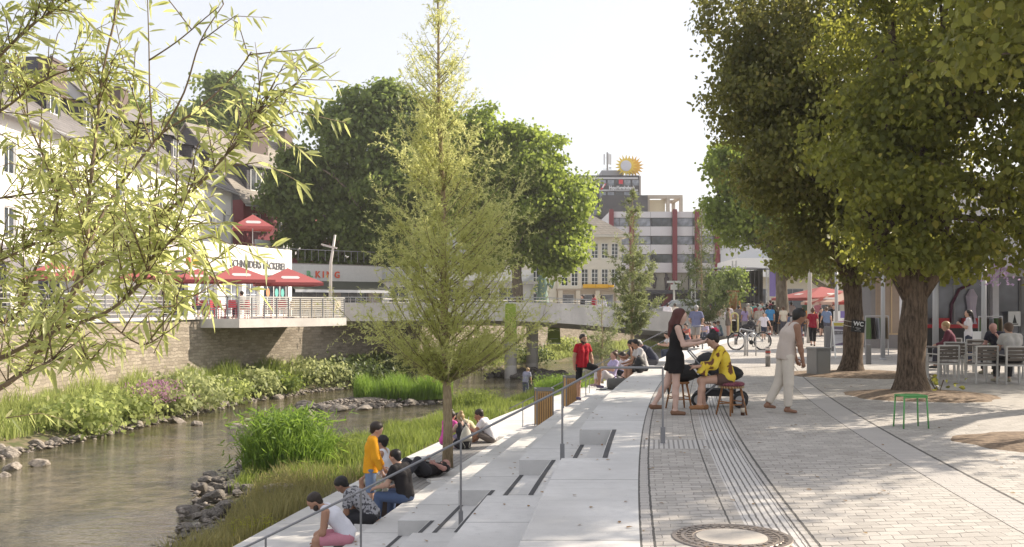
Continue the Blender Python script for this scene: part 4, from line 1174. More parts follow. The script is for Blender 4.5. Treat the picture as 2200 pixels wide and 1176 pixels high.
            hcaps = [(top_+hup*.02, top_-hf*.01, .098, .098), (top_+hup*.03+hf*.09, top_+hup*.02+hf*.15, .03, .02)]
        child('cap' if st == 'cap' else 'hair', hcaps, hk, kk=.02)
    if beard: child('beard', [(hc-hup*.075+hf*.05-hr*.03, hc-hup*.075+hf*.05+hr*.03, .042, .042), (hc-hup*.05+hf*.03-hr*.05, hc-hup*.05+hf*.03+hr*.05, .036, .036)], hair_mat('dark'), kk=.02)
    if glasses:
        m2 = MB()
        for sx in (-1, 1):
            m2.ball(hc+hr*sx*.034+hf*.1+hup*.012, (.026, .008, .02), 8, 5, 0, Mh); m2.bar(hc+hr*sx*.06+hf*.098+hup*.018, hc+hr*sx*.09+hup*.012, .007)
        m2.v = [tuple(q) for q in fin(m2.v)]; m2.build('sunglasses', M_BLACK, o, True)
    # clothes
    inf = .014 if vox < .03 else .018
    if top and top[0] != 'none':
        kind, col = top[0], top[1]
        c = body_caps(inf)
        slim = kind in ('tank', 'dress', 'strap')
        if not slim:
            c.append((sides[0][1]*.78+sides[1][1]*.22, sides[1][1]*.78+sides[0][1]*.22, .066*g+inf, .066*g+inf))
        else:
            c.append((nek-s2*.05-Rs*.075*w, nek-s2*.015-Rs*.06*w, .05, .045)); c.append((nek-s2*.05+Rs*.075*w, nek-s2*.015+Rs*.06*w, .05, .045))
        if kind in ('tee', 'shirt', 'long', 'wide'):
            fr = {'tee': .62, 'shirt': .75, 'long': 1.0, 'wide': 1.0}[kind]
            for sg, shd, elb, wr, f, hip, kn, an, fy in sides:
                c.append((shd, shd+(elb-shd)*fr, .062*g+inf, (.056*g+inf*1.5), kind in ('tee', 'shirt')))
                if kind == 'long': c.append((elb, elb+(wr-elb)*.92, .048*g+inf, .034+inf, True))
                if kind == 'wide': c += [(elb, elb+(wr-elb)*.75, .056+inf, .075, True), (elb+(wr-elb)*.55, elb+(wr-elb)*.75-vec(0, 0, .14), .06, .085, True)]
        if kind == 'dress':
            for sg, shd, elb, wr, f, hip, kn, an, fy in sides: c.append((hip, hip+(kn-hip)*.55, .12, .125, True))
            c.append((pel, pel-vec(0, 0, .2), .15, .16, True))
        else:
            if not p['seat']:
                for sx in (-1, 1): c.append((wst+R*sx*.06*w, pel+R*sx*.06-s0*.085, .105*g+inf, .118+inf, True))
            else: c.append((wst, pel-s0*.02, .12*g+inf, .14*g+inf, True))
        child(top[2] if len(top) > 2 else {'tee': 'tshirt', 'tank': 'tank_top', 'strap': 'strap_top', 'dress': 'dress', 'wide': 'blouse'}.get(kind, 'shirt'), c, topmat or cloth(col))
    if bottom and bottom[0] != 'none':
        kind, col = bottom; b = inf*.6
        c = [(pel-R*.065, pel+R*.065, .112+b, .112+b), (pel+s0*.05-R*.06, pel+s0*.05+R*.06, .10*g+b, .10*g+b)]
        for sg, shd, elb, wr, f, hip, kn, an, fy in sides:
            if kind == 'shorts': c.append((hip, hip+(kn-hip)*.9, .094+b, .074+b, True))
            elif kind == 'hot': c.append((hip, hip+(kn-hip)*.45, .094+b, .088+b, True))
            elif kind == 'skirt': c.append((hip, hip+(kn-hip)*.95, .105+b, .12, True))
            else:
                fr = .7 if kind == 'capri' else .93
                c += [(hip, kn, .098+b, .074+b), (kn, kn+(an-kn)*fr, .074+b, .058+b, True)]
        child({'trousers': 'trousers', 'capri': 'capri_trousers', 'skirt': 'skirt'}.get(kind, 'shorts'), c, cloth(col))
    if shoe:
        for sg, shd, elb, wr, f, hip, kn, an, fy in sides:
            child('shoe', [(an-vec(0, 0, .04)-fy*.04, an-vec(0, 0, .035)+fy*.01, .043, .045), (an-vec(0, 0, .045)-fy*.03, an+fy*.14-vec(0, 0, .052), .042, .033)], cloth(shoe))
    HANDS[o.name] = [Vector(o.matrix_basis @ Vector(fin(q[3]))) for q in sides]
    return o
# ------------------------------------------------------------------ the people of the photograph
def on(px, py, z): return gp(px, py, z)
S4 = lambda y, o=3.32: (ex(y, o), y, -1.68)
NV = .0165
# --- front group on the steps
person('man in white tank top and pink shorts hunched forward on the step edge', (-2.38, 14.35, -1.68), 187, P_(LEAN, lean=34, bow=16, pitch=4, ua=((.06, .12, -1), (.06, .12, -1)), fa=((-.4, .3, -.5), (-.4, .3, -.5))), 1.76, skin='tan', hair=('dark', 'crop'),
       top=('tank', (.68, .68, .74)), bottom=('shorts', (.56, .24, .30)), shoe=(.12, .1, .1), vox=NV, beard=True)
person('man in grey patterned shirt leaning forward beside the man in pink shorts', (-2.22, 15.75, -1.68), 172, P_(LEAN, lean=40, bow=14, pitch=0, ua=((.06, .1, -1), (.06, .1, -1)), fa=((-.4, .3, -.5), (-.4, .3, -.5))), 1.76, skin='brown', hair=('black', 'short'),
       top=('shirt', (.3, .3, .32)), bottom=('trousers', (.03, .03, .035)), vox=NV, topmat=two_tone('print_cloth', (.06, .06, .07), (.34, .34, .36), 22, .42, .5))
person('standing man in long yellow shirt and blue shorts bowing his head', (-2.5, 17.6, -2.1), 8, P_(lean=2, bow=6, pitch=22, ua=((.1, .22, -1), (.1, .15, -1)), fa=((-.05, .55, -1), (.0, .45, -1))), 1.78, skin='light', hair=('dark', 'short'),
       top=('long', (.78, .36, .02)), bottom=('shorts', (.16, .22, .34)), shoe=(.45, .44, .42), vox=NV)
person('tattooed man with sunglasses and white tank top sitting at the deck edge', (-2.42, 19.15, -1.68), 168, P_(SIT, lean=6, pitch=2, ua=((.15, .35, -1), (.18, .3, -1)), fa=((-.1, .8, -.6), (-.1, .75, -.7))), 1.78, skin='tan', hair=('black', 'short'),
       top=('tank', (.7, .7, .74)), bottom=('shorts', (.40, .35, .26)), shoe=(.06, .06, .06), vox=NV, glasses=True)
person('man in black t-shirt and blue jeans sitting with his back turned on the step edge', (-1.86, 17.35, -1.68), 152, P_(SIT, lean=10, bow=10, pitch=14, ua=((.25, .35, -1), (.3, .2, -1)), fa=((-.1, 1, -.3), (-.2, 1, -.5)), th=((.2, 1, .0), (.3, 1, .0))), 1.8, skin='light', hair=('black', 'crop'),
       top=('tee', (.022, .02, .022)), bottom=('trousers', (.075, .11, .20)), shoe=(.05, .04, .04), vox=NV)
person('bald man in black lying on his back on the wooden deck', (-2.2, 19.1, -1.55), 0, P_(pitch=6, ua=((.5, .15, -1), (.55, .3, -.8)), fa=((-.1, .5, -1), (-.9, .45, -.3)), th=((.1, .6, -.8), (.1, .5, -.85)), sh=((0, -.6, -.8), (0, -.55, -.8))), 1.76, skin='pink', hair=None,
       top=('tee', (.025, .023, .025)), bottom=('trousers', (.05, .05, .06)), vox=NV, beard=True, lie=(math.radians(90), 0, math.radians(146)))
# --- group of four round the young willow
person('woman in black tank top with white string bag on her back', (-1.16, 23.8, -1.68), 118, P_(FLOOR, lean=6, bow=12, pitch=16), 1.68, True, 'pale', ('blond', 'bun'),
       ('tank', (.035, .033, .04)), ('hot', (.03, .03, .035)), (.2, .15, .12), NV, 'friends sitting on the deck')
person('woman in pink t-shirt sitting behind the willow trunk', (-1.62, 24.5, -1.68), 60, P_(FLOOR, lean=14, bow=14, pitch=10), 1.66, True, 'light', ('dark', 'bun'),
       ('tee', (.62, .10, .36)), ('capri', (.12, .12, .2)), (.3, .2, .2), NV, 'friends sitting on the deck')
person('dark haired person in cream t-shirt bending low over the deck', (-.95, 25.6, -1.68), 200, P_(FLOOR, lean=34, bow=20, pitch=10), 1.7, False, 'tan', ('black', 'short'),
       ('tee', (.60, .54, .36)), ('shorts', (.08, .08, .1)), (.1, .1, .1), NV, 'friends sitting on the deck')
person('man in white t-shirt resting his chin on his hand on the deck', (-.50, 24.9, -1.68), 168, P_(FLOOR, lean=22, bow=12, pitch=4, fa=((-.3, .75, .2), (-.45, .2, .9))), 1.76, False, 'tan', ('dark', 'short'),
       ('tee', (.7, .69, .72)), ('shorts', (.16, .14, .13)), (.1, .1, .1), NV, 'friends sitting on the deck')
# --- red shirt man, one foot up
person('bearded man in red t-shirt and black shorts with one foot on the higher step', (1.93, 27.35, -.84), -62, P_(lean=2, pitch=10, turn=8, ua=((.28, .2, -1), (.32, -.05, -1)), fa=((-.1, .45, -1), (.1, .15, -1)), th=((.55, .75, -.25), (.03, -.03, -1)), sh=((.02, -.12, -1), (.0, -.06, -1))), 1.8, False, 'tan', ('dark', 'short'),
       ('tee', (.38, .012, .025)), ('shorts', (.012, .012, .014)), (.10, .08, .14), NV, beard=True)
# --- sitters along the top edge
person('man in grey t-shirt holding his hand to his chin on the top step', (ex(27.3, -.05), 27.3, 0), 200, P_(LEAN, lean=24, bow=10, pitch=2, fa=((-.4, .1, 1), (-.5, .75, .1))), 1.74, False, 'tan', ('black', 'short'), ('tee', (.10, .11, .12)), ('shorts', (.03, .035, .07)), (.1, .1, .1), NV, 'people sitting along the top step', True)
person('young man in pale grey t-shirt beside a black backpack', (ex(26.5, -.16), 26.5, 0), 190, P_(SIT, lean=14, bow=8, pitch=2), 1.72, False, 'tan', ('black', 'short'), ('tee', (.52, .50, .50)), ('shorts', (.02, .02, .025)), (.1, .1, .1), NV, 'people sitting along the top step')
person('broad man in navy t-shirt hunched on the top step', (ex(29.7, -.15), 29.7, 0), 176, P_(LEAN, lean=30, bow=22, pitch=12), 1.8, False, 'pink', ('grey', 'crop'), ('tee', (.045, .05, .075)), ('shorts', (.10, .10, .11)), (.1, .1, .1), NV, 'people sitting along the top step')
person('man in dark vest with white sleeves sitting in front of the third stair rail', (ex(36.5, -.1), 36.5, 0), 190, P_(LEAN, lean=22, bow=12, pitch=2), 1.76, False, 'light', ('dark', 'short'), ('tee', (.66, .65, .66)), ('trousers', (.06, .07, .10)), (.1, .1, .1), .02, 'people sitting along the top step')
person('person in lavender t-shirt reclining on a lower step near the grey bag', (ex(28.6, .95), 28.6, -.42), 200, P_(FLOOR, lean=-18, bow=10, pitch=20), 1.68, True, 'light', ('brown', 'bun'), ('tee', (.40, .36, .55)), ('capri', (.55, .52, .52)), (.4, .3, .3), .02)
person('person in white t-shirt half lying below the man with the backpack', (ex(29.4, .55), 29.4, -.42), 215, P_(FLOOR, lean=10, bow=20, pitch=10), 1.68, True, 'pale', ('dark', 'short'), ('tee', (.66, .64, .68)), ('shorts', (.05, .05, .06)), (.4, .3, .3), .02)
person('person in slate blue top sitting further down towards the water', (ex(33, 1.2), 33, -.84), 190, P_(FLOOR, lean=18, bow=14), 1.7, False, 'light', ('brown', 'short'), ('tee', (.16, .18, .30)), ('trousers', (.2, .2, .2)), (.1, .1, .1), .022)
# --- woman walking with phone, seated violin-stool woman, passer-by
pw = P_(lean=3, bow=3, pitch=12, ua=((.1, .42, -1), (.12, .3, -1)), fa=((-.25, 1, .25), (-.1, 1, .12)), th=((0, -.3, -1), (.0, .02, -1)), sh=((0, -.62, -1), (0, -.03, -1)))
W1 = person('woman with long dark red hair and short black dress walking with her phone', (2.58, 15.75, 0), -4, pw, 1.68, True, 'pale', ('auburn', 'long'), ('dress', (.012, .011, .012)), None, (.20, .11, .07), .015)
W2 = person('woman in yellow and brown floral blouse sitting on a cushioned wooden stool', (3.40, 15.72, .50), 176, P_(SIT, lean=12, bow=12, pitch=22, th=((.08, 1, -.02), (.12, 1, -.10)), sh=((0, .12, -1), (.1, -.15, -1)), ua=((.2, .45, -1), (.2, .35, -1)), fa=((-.15, 1, -.05), (-.1, 1, -.12))), 1.66, True, 'light', ('black', 'bun'),
       ('wide', (.70, .52, .05)), ('hot', (.10, .06, .05)), (.30, .15, .07), .015, topmat=two_tone('floral_cloth', (.72, .55, .06), (.70, .50, .04), 6.5, .50, .54, .8, (.13, .045, .015)))
m2 = MB()
for i in range(8): a = i*.785; m2.ball((.035*math.cos(a), .035*math.sin(a), .01), (.034, .034, .024), 8, 5)
m2.ball((0, 0, .03), (.03, .03, .022), 8, 5)
fl = m2.build('hair_flower', mat('pink_flower', (.55, .03, .10), .7), W2, True); fl.location = (0.03, .19, .83); fl.rotation_euler = (.3, 0, 0)
W3 = person('barefoot passer-by in pale beige top and cream trousers bending forward', (4.40, 16.0, 0), 8, P_(lean=6, bow=22, pitch=8, ua=((.08, .25, -1), (.1, .1, -1)), fa=((0, .3, -1), (0, .2, -1)), th=((0, -.18, -1), (.0, .02, -1)), sh=((0, -.55, -1), (0, -.03, -1))), 1.72, False, 'brown', ('black', 'short'),
       ('tank', (.50, .43, .38)), ('trousers', (.58, .53, .46)), None, .0165)
# --- standing and walking on the plaza
G = 'people crossing the plaza'
person('grey haired man in blue grey shirt and khaki shorts walking away', (7.62, 41.2, 0), 75, P_(WALK2, ua=((.3, -.1, -1), (.35, -.1, -1)), fa=((-.3, .6, -.6), (-.2, .6, -.6))), 1.8, False, 'light', ('grey', 'crop'), ('shirt', (.17, .18, .29)), ('shorts', (.30, .27, .25)), (.05, .04, .04), .022, G)
person('woman in maroon top and black capri trousers walking away', (13.05, 43.2, 0), 80, WALK, 1.68, True, 'light', ('brown', 'bun'), ('tee', (.28, .02, .04)), ('capri', (.015, .015, .018)), (.1, .08, .08), .022, G)
person('woman in dark jacket and rolled jeans beside the striped bollard', (12.35, 43.0, 0), 100, STANDR, 1.64, True, 'light', ('dark', 'short'), ('long', (.06, .05, .07)), ('capri', (.08, .10, .20)), (.2, .15, .1), .022, G)
person('boy in white t-shirt and dark shorts running between the bollards', (12.9, 51.0, 0), 262, P_(WALK, ua=((.6, -.2, -1), (.6, -.3, -1)), fa=((.4, .1, -1), (.5, .0, -1))), 1.42, False, 'light', ('brown', 'short'), ('tee', (.66, .63, .70)), ('shorts', (.03, .04, .07)), (.1, .1, .1), .022, G)
person('man in bright blue t-shirt seen from behind in front of the stage', (15.6, 60.2, 0), 85, STAND, 1.8, False, 'light', ('dark', 'crop'), ('tee', (.07, .27, .52)), ('shorts', (.015, .015, .02)), (.1, .1, .1), .025, G)
person('woman in olive dress behind the black pram', (12.2, 56.2, 0), 20, STANDR, 1.66, True, 'light', ('brown', 'short'), ('dress', (.17, .14, .12)), None, (.1, .1, .1), .025, G)
person('person with beige backpack and cream trousers beside the pram', (14.3, 57.6, 0), 95, STAND, 1.72, False, 'light', ('grey', 'short'), ('long', (.36, .32, .27)), ('trousers', (.50, .45, .38)), (.2, .15, .1), .025, G)
person('older woman in long black dress carrying a red bag', (17.7, 57.0, 0), 265, WALK, 1.66, True, 'light', ('black', 'short'), ('dress', (.012, .012, .014)), ('skirt', (.012, .012, .014)), (.1, .1, .1), .025, G)
person('tall man dressed in black jacket among the tables', (18.9, 58.5, 0), 250, STANDR, 1.84, False, 'light', ('dark', 'short'), ('long', (.012, .012, .016)), ('trousers', (.015, .015, .02)), (.05, .05, .05), .025, G)
person('person in mint green shirt and jeans carrying a tray', (17.1, 68.0, .28), 250, STANDR, 1.76, False, 'light', ('dark', 'short'), ('tee', (.36, .56, .50)), ('trousers', (.16, .22, .38)), (.1, .1, .1), .028, G)
person('child in patterned white t-shirt standing behind the bending passer-by', (14.9, 52.0, 0), 95, STAND, 1.45, False, 'tan', ('black', 'short'), ('tee', (.60, .58, .56)), ('shorts', (.2, .17, .16)), (.1, .1, .1), .025, G)
person('small child in pale top hanging on to the black dress', (18.3, 56.6, 0), 240, STAND, 1.05, False, 'light', ('blond', 'short'), ('tee', (.60, .54, .48)), ('shorts', (.28, .03, .05)), (.1, .1, .1), .025, G)
crowd = [('person in red t-shirt listening in front of the stage', 1628, 64, (.36, .04, .06), (.05, .05, .06), 1.78, False, 'dark'),
    ('person in lilac t-shirt leaning over the pram', 1600, 60.5, (.36, .28, .46), (.3, .28, .26), 1.7, True, 'brown'),
    ('person in grey top at the left end of the stage crowd', 1587, 63, (.20, .17, .17), (.08, .08, .09), 1.72, False, 'dark'),
    ('person in beige top between the lilac and the grey top', 1607, 66, (.50, .45, .38), (.2, .2, .2), 1.74, False, 'grey'),
    ('dark haired woman in white top next to the blue t-shirt', 1641, 62, (.62, .58, .62), (.10, .10, .14), 1.68, True, 'dark'),
    ('man in black t-shirt behind the white top', 1648, 64.5, (.03, .03, .035), (.04, .04, .05), 1.78, False, 'black'),
    ('woman in black top right of the blue t-shirt', 1670, 61, (.02, .02, .022), (.02, .02, .03), 1.7, True, 'brown'),
    ('man in navy top just left of the blue t-shirt', 1650, 66, (.05, .06, .14), (.08, .08, .1), 1.8, False, 'brown'),
    ('person in white shirt by the bronze sculpture', 1566, 64, (.66, .62, .68), (.3, .3, .35), 1.72, False, 'brown'),
    ('person in sand coloured top left of the sculpture', 1554, 65.5, (.46, .40, .33), (.3, .25, .2), 1.68, True, 'blond'),
    ('man in dark green top near the plane tree trunk', 1672, 67, (.07, .10, .07), (.1, .1, .1), 1.78, False, 'grey')]
for lab, px, Y, c1, c2, h, fem, hc_ in crowd:
    person(lab, ((px-1100)/FPX*Y, Y, rise_far(Y)), rnd.uniform(60, 120), rnd.choice([STAND, STANDR]), h, fem, rnd.choice(['light', 'tan']), (hc_, 'short' if not fem else 'tail'), (rnd.choice(['tee', 'long']), c1), (rnd.choice(['trousers', 'shorts']), c2), (.08, .07, .07), .032, 'crowd in front of the stage')
# seated along the low wall at the bridge
for lab, px, Y, c1, hc_ in (('person in lilac top sitting at the foot of the bridge wall', 1518, 53.0, (.42, .36, .48), 'dark'), ('person in black top sitting between lilac and white by the bridge wall', 1526, 54.2, (.03, .03, .035), 'dark'),
        ('person in white shirt sitting by the bridge wall', 1534, 55.2, (.66, .64, .68), 'brown'), ('person in grey top sitting near the end of the bridge wall', 1543, 56.2, (.26, .25, .24), 'black'), ('person in teal print top with dark bag at the end of the seated row', 1549, 57.2, (.14, .20, .22), 'brown'),
        ('person in coral top sitting behind the walking woman', 1477, 47.5, (.48, .14, .11), 'dark')):
    x = (px-1100)/FPX*Y
    person(lab, (x, Y, .06), rnd.uniform(170, 230), P_(FLOOR, lean=rnd.uniform(2, 20), bow=12), 1.7, rnd.random() < .5, 'light', (hc_, 'short'), ('tee', c1), ('trousers', (.08, .09, .13)), (.1, .1, .1), .028, 'people sitting by the bridge wall')
# on the bridge and beyond the parapet
for lab, px, yt, Y, c1, c2, f in (('person in black jacket leaning on the bridge rail', 1252, 634, 62.5, (.03, .03, .035), (.03, .03, .04), 200), ('person with red backpack on the bridge', 1276, 633, 62.8, (.34, .03, .05), (.1, .1, .14), 20), ('person in pale lilac shirt crossing the bridge', 1293, 636, 62.2, (.56, .54, .66), (.4, .4, .42), 100),
        ('person in white t-shirt on the bridge beside the parked car', 1434, 651, 63.2, (.66, .64, .68), (.3, .3, .3), 80), ('person in cream jacket on the bridge beside the parked car', 1450, 652, 63.4, (.58, .53, .46), (.2, .2, .2), 100)):
    zt = EYE-(yt-660)/FPX*Y
    person(lab, ((px-1100)/FPX*Y, Y, zt-1.72), f, STANDR, 1.72, False, 'light', ('dark', 'short'), ('long', c1), ('trousers', c2), (.08, .07, .07), .03, 'people on the bridge')
b0 = gp(1129, 846, ZW)
person('boy in grey blue shirt standing in the shallow river below the pier', (b0.x, b0.y, ZW-.22), 60, P_(STANDR, lean=14, bow=14, pitch=14), 1.55, False, 'light', ('blond', 'short'), ('shirt', (.28, .28, .36)), ('trousers', (.10, .11, .16)), None, .022)
# --- café guests on the right
person('girl with dark ponytail in white shirt standing by the red display shelf', (13.9, 30.3, 0), 150, P_(STANDR, ua=((.1, .2, -1), (.1, .25, -1)), fa=((-.3, .8, .5), (-.3, .8, .5))), 1.62, True, 'light', ('black', 'tail'), ('shirt', (.62, .60, .62)), ('trousers', (.03, .04, .07)), (.1, .1, .1), .02)
# ================================================================== THINGS ON THE TERRACE AND PLAZA
M_RAIL = mat('dark_steel', (.24, .24, .25), .4, .1, 10, metal=.4)
M_WOOD = mat('warm_wood', (.50, .30, .13), .6, .25, 9)
M_DECK = mat('grey_weathered_wood', (.27, .26, .25), .8, .2, 5, bump=.2)
M_DWOOD = mat('dark_brown_wood', (.05, .038, .032), .7, .25, 6)

def handrail(label, Y, top, posts, zend):
    """top: (x,z) pairs of the rail"""
    r = thing('stair_handrail', label, 'handrail', (top[0][0], Y, 0), 0, 'handrails of the terrace stairs'); o = Vector(r.location)
    MB().tube([Vector((x, Y, z))-o for x, z in top], .0155, 8).build('rail', M_RAIL, r, True)
    for x, zb in posts:
        for (x1, z1), (x2, z2) in zip(top, top[1:]):
            if min(x1, x2)-1e-6 <= x <= max(x1, x2)+1e-6: zt = z1+(z2-z1)*(x-x1)/(x2-x1)
        m2 = MB(); m2.tube([Vector((x, Y, zb))-o, Vector((x, Y, zt))-o], .0135, 8); m2.box(Vector((x, Y, zb+.1))-o, (.055, .055, .2)); m2.build('post', M_RAIL, r)
handrail('dark steel stair handrail nearest to the camera', 12.45, [(1.886, .943), (1.117, .943), (.629, .675), (-.64, .03), (-1.89, -.60), (-3.08, -1.18), (-3.75, -1.5)], [(1.886, 0), (.629, -.21), (-.64, -1.05), (-1.89, -1.89), (-3.08, -2.1)], 0)
for Y, lab in ((30.0, 'thin steel handrail of the second stair behind the slatted bins'), (40.1, 'thin steel handrail of the farthest stair by the bridge')):
    xt = ex(Y, -.35); tp = [(xt+.4, .94), (xt, .94), (xt-4.6, .94-2.3)]
    handrail(lab, Y, tp, [(xt+.35, 0), (xt-.9, -.6), (xt-2.3, -1.2), (xt-4.2, -2.1)], 0)

def bin_mesh():
    r = thing('litter_bin', 'wooden slatted litter bin with dark rim on the steps behind the near handrail', 'litter bin', (ex(24.6, 2.08), 24.6, -1.26), .1, 'slatted bins on the terrace')
    m2 = MB(); m2.box((0, 0, .45), (.32, .32, .8)); m2.build('liner', M_BLACK, r)
    m2 = MB(); n = 7
    for s in range(4):
        for i in range(n):
            t = -.17+.34*i/(n-1); x, y = [(t, -.185), (.185, t), (-t, .185), (-.185, -t)][s]
            m2.box((x, y, .47), (.042, .02, .82) if s % 2 == 0 else (.02, .042, .82))
    m2.build('slats', M_WOOD, r)
    m2 = MB()
    for a, b in (((-.21, -.21), (.21, -.21)), ((.21, -.21), (.21, .21)), ((.21, .21), (-.21, .21)), ((-.21, .21), (-.21, -.21))):
        m2.bar((*a, .93), (*b, .93), .035, .06)
    for x in (-.2, .2):
        for y in (-.2, .2): m2.bar((x, y, 0), (x, y, .95), .03)
    m2.build('rim', M_RAIL, r); return r
bn = bin_mesh()
dup(bn, (ex(29.0, 2.12), 29.0, -1.26), .15, 'smaller looking wooden slatted litter bin beside the red shirt man')

# deck bench round the young willow
def deck():
    r = thing('wooden_deck', 'grey weathered wooden deck bench round the young willow', 'deck', (-1.9, 18.0, -2.1)); o = Vector(r.location)
    ys = np.arange(18.0, 26.01, .5); rows = 8; w = .92/rows
    for k in range(rows):
        m2 = MB(); a = 3.335+k*w; b = a+w-.012
        for y0, y1 in zip(ys, ys[1:]):
            P = [Vector((ex(y0, b), y0, -1.68))-o, Vector((ex(y0, a), y0, -1.68))-o, Vector((ex(y1, a), y1, -1.68))-o, Vector((ex(y1, b), y1, -1.68))-o]
            d = Vector((0, 0, -.05)); m2.quad(P); m2.quad([P[0], P[0]+d, P[1]+d, P[1]]); m2.quad([P[0], P[3], P[3]+d, P[0]+d]); m2.quad([P[1], P[1]+d, P[2]+d, P[2]])
        m2.build('plank', M_DECK, r)
    m2 = MB()
    y0, y1 = 18.02, 25.9
    for a in (3.345, 4.24):
        for p, q in zip(ys, ys[1:]):
            A = Vector((ex(p, a), max(p, y0), -2.1))-o; B = Vector((ex(q, a), min(q, y1), -2.1))-o; u = Vector((0, 0, .365))
            m2.quad([A, B, B+u, A+u])
    for y in (y0, y1):
        A = Vector((ex(y, 4.24), y, -2.1))-o; B = Vector((ex(y, 3.345), y, -2.1))-o; u = Vector((0, 0, .365)); m2.quad([A, B, B+u, A+u])
    m2.build('side_board', M_DWOOD, r)
deck()
# small things of the picnic
def cup(label, loc, col, h=.12):
    m2 = MB(); m2.lathe((0, 0, 0), [(.03, 0), (.038, h), (.034, h), (.028, .01)], 12, 0, False); m2.lathe((0, 0, 0), [(.03, 0), (.0301, .002)], 12)
    return tag(m2.build('cup', mat('cup', col, .4), None, True, loc), label, 'cup')
m2 = MB(); m2.lathe((0, 0, 0), [(.05, 0), (.06, .1), (.055, .16), (.03, .2), (.03, .24)], 12); tag(m2.build('bottle', mat('pale_green_plastic', (.35, .45, .32), .3), None, True, (-2.42, 18.12, -1.68)), 'pale green bottle on the deck corner beside the blue jeans', 'bottle')
m2 = MB(); m2.lathe((0, 0, 0), [(.04, 0), (.05, .15), (.02, .22), (.02, .25)], 12); tag(m2.build('bottle', mat('milky_plastic', (.55, .58, .5), .3), None, True, (-2.30, 18.12, -1.68)), 'milky white bottle next to the pale green bottle', 'bottle')
m2 = MB(); m2.bx(-.16, .16, -.11, .11, 0, .035); m2.bx(-.15, .15, -.1, .1, .0355, .05, 1); tag(m2.build('book', [M_FRAME, mat('paper', (.6, .58, .55))], None, False, (-1.47, 19.3, -1.68), .5), 'white paper pad lying on the deck beside the bald man', 'paper pad')
# white string bag worn by the woman
def stringbag():
    r = thing('string_bag', 'white drawstring bag hanging on the back of the black tank top', 'bag', (-1.09, 23.62, -1.5), math.radians(28))
    m2 = MB(); m2.lathe((0, 0, 0), [(.10, .05), (.15, .02), (.16, .1), (.11, .26), (.04, .36), (.015, .38)], 12)
    for i, v in enumerate(m2.v): m2.v[i] = (v[0], v[1]*.4, v[2])
    m2.build('pouch', mat('offwhite_canvas', (.58, .55, .48), .9), r, True)
    m2 = MB()
    for s in (-1, 1): m2.tube([(0, 0, .36), (s*.07, .02, .5), (s*.11, .08, .58)], .008, 5); m2.tube([(s*.12, 0, .05), (s*.05, -.05, -.1), (s*.06, -.06, -.14)], .007, 5)
    m2.build('cord', mat('offwhite_canvas', (.58, .55, .48), .9), r)
stringbag()
# bags along the upper steps
def backpack(label, loc, rz, m):
    r = thing('backpack', label, 'backpack', loc, rz)
    m2 = MB(); m2.ball((0, 0, .2), (.17, .11, .22), 12, 8); m2.build('bag_body', m, r, True)
    m2 = MB(); m2.ball((0, -.1, .13), (.12, .06, .1), 10, 6); m2.build('front_pocket', m, r, True)
    m2 = MB(); m2.tube([(-.05, .04, .4), (0, .04, .46), (.05, .04, .4)], .012, 6)
    for s in (-1, 1): m2.tube([(s*.08, .1, .38), (s*.1, .17, .25), (s*.1, .1, .04)], .016, 6)
    m2.build('strap', M_BLACK, r)
    return r
backpack('black backpack standing on the top step beside the pale grey t-shirt', (ex(25.9, -.1), 25.75, 0), .4, mat('black_nylon', (.015, .015, .018), .6))
def duffel():
    r = thing('duffel_bag', 'grey duffel bag lying on the step behind the red shirt man', 'bag', (ex(25.6, .38), 25.6, -.42), .1)
    m2 = MB(); m2.tube([(-.3, 0, .15), (-.27, 0, .15), (.27, 0, .15), (.3, 0, .15)], [.09, .145, .145, .09], 14); m2.build('bag_body', mat('grey_nylon', (.12, .115, .11), .8), r, True)
    m2 = MB(); m2.tube([(-.15, 0, .29), (-.05, 0, .35), (.05, 0, .35), (.15, 0, .29)], .012, 6); m2.tube([(-.3, -.1, .03), (-.42, -.12, .012), (-.6, -.05, .012)], .014, 6); m2.build('strap', M_BLACK, r)
duffel()

# manhole cover
def manhole():
    r = thing('manhole_cover', 'round iron manhole cover with a pale concrete centre in the paving', 'manhole cover', (1.62, 7.34, 0))
    m2 = MB(); m2.lathe((0, 0, 0), [(.44, .001), (.435, .009), (.405, .009), (.40, .005), (.375, .005), (.37, .010), (.345, .010)], 48, 0, False)
    for i in range(36):
        a = 2*PI*i/36; m2.box((.388*math.cos(a), .388*math.sin(a), .008), (.03, .018, .008), a)
    m2.build('frame_ring', mat('cast_iron', (.24, .205, .18), .5, .3, 20, metal=.5), r)
    m2 = MB(); m2.lathe((0, 0, 0), [(.345, .004), (.335, .008), (.285, .008), (.28, .004), (.262, .004)], 48, 0, False)
    for i in range(28):
        a = 2*PI*i/28; m2.box((.309*math.cos(a), .309*math.sin(a), .010), (.035, .03, .007), a)
    m2.build('lid_ring', mat('cast_iron', (.24, .205, .18), .5, .3, 20, metal=.5), r)
    m2 = MB(); m2.lathe((0, 0, 0), [(.26, .002), (.258, .009), (.001, .010)], 48); m2.build('lid_centre', mat('worn_concrete', (.46, .42, .37), .8, .12, 9), r)
manhole()

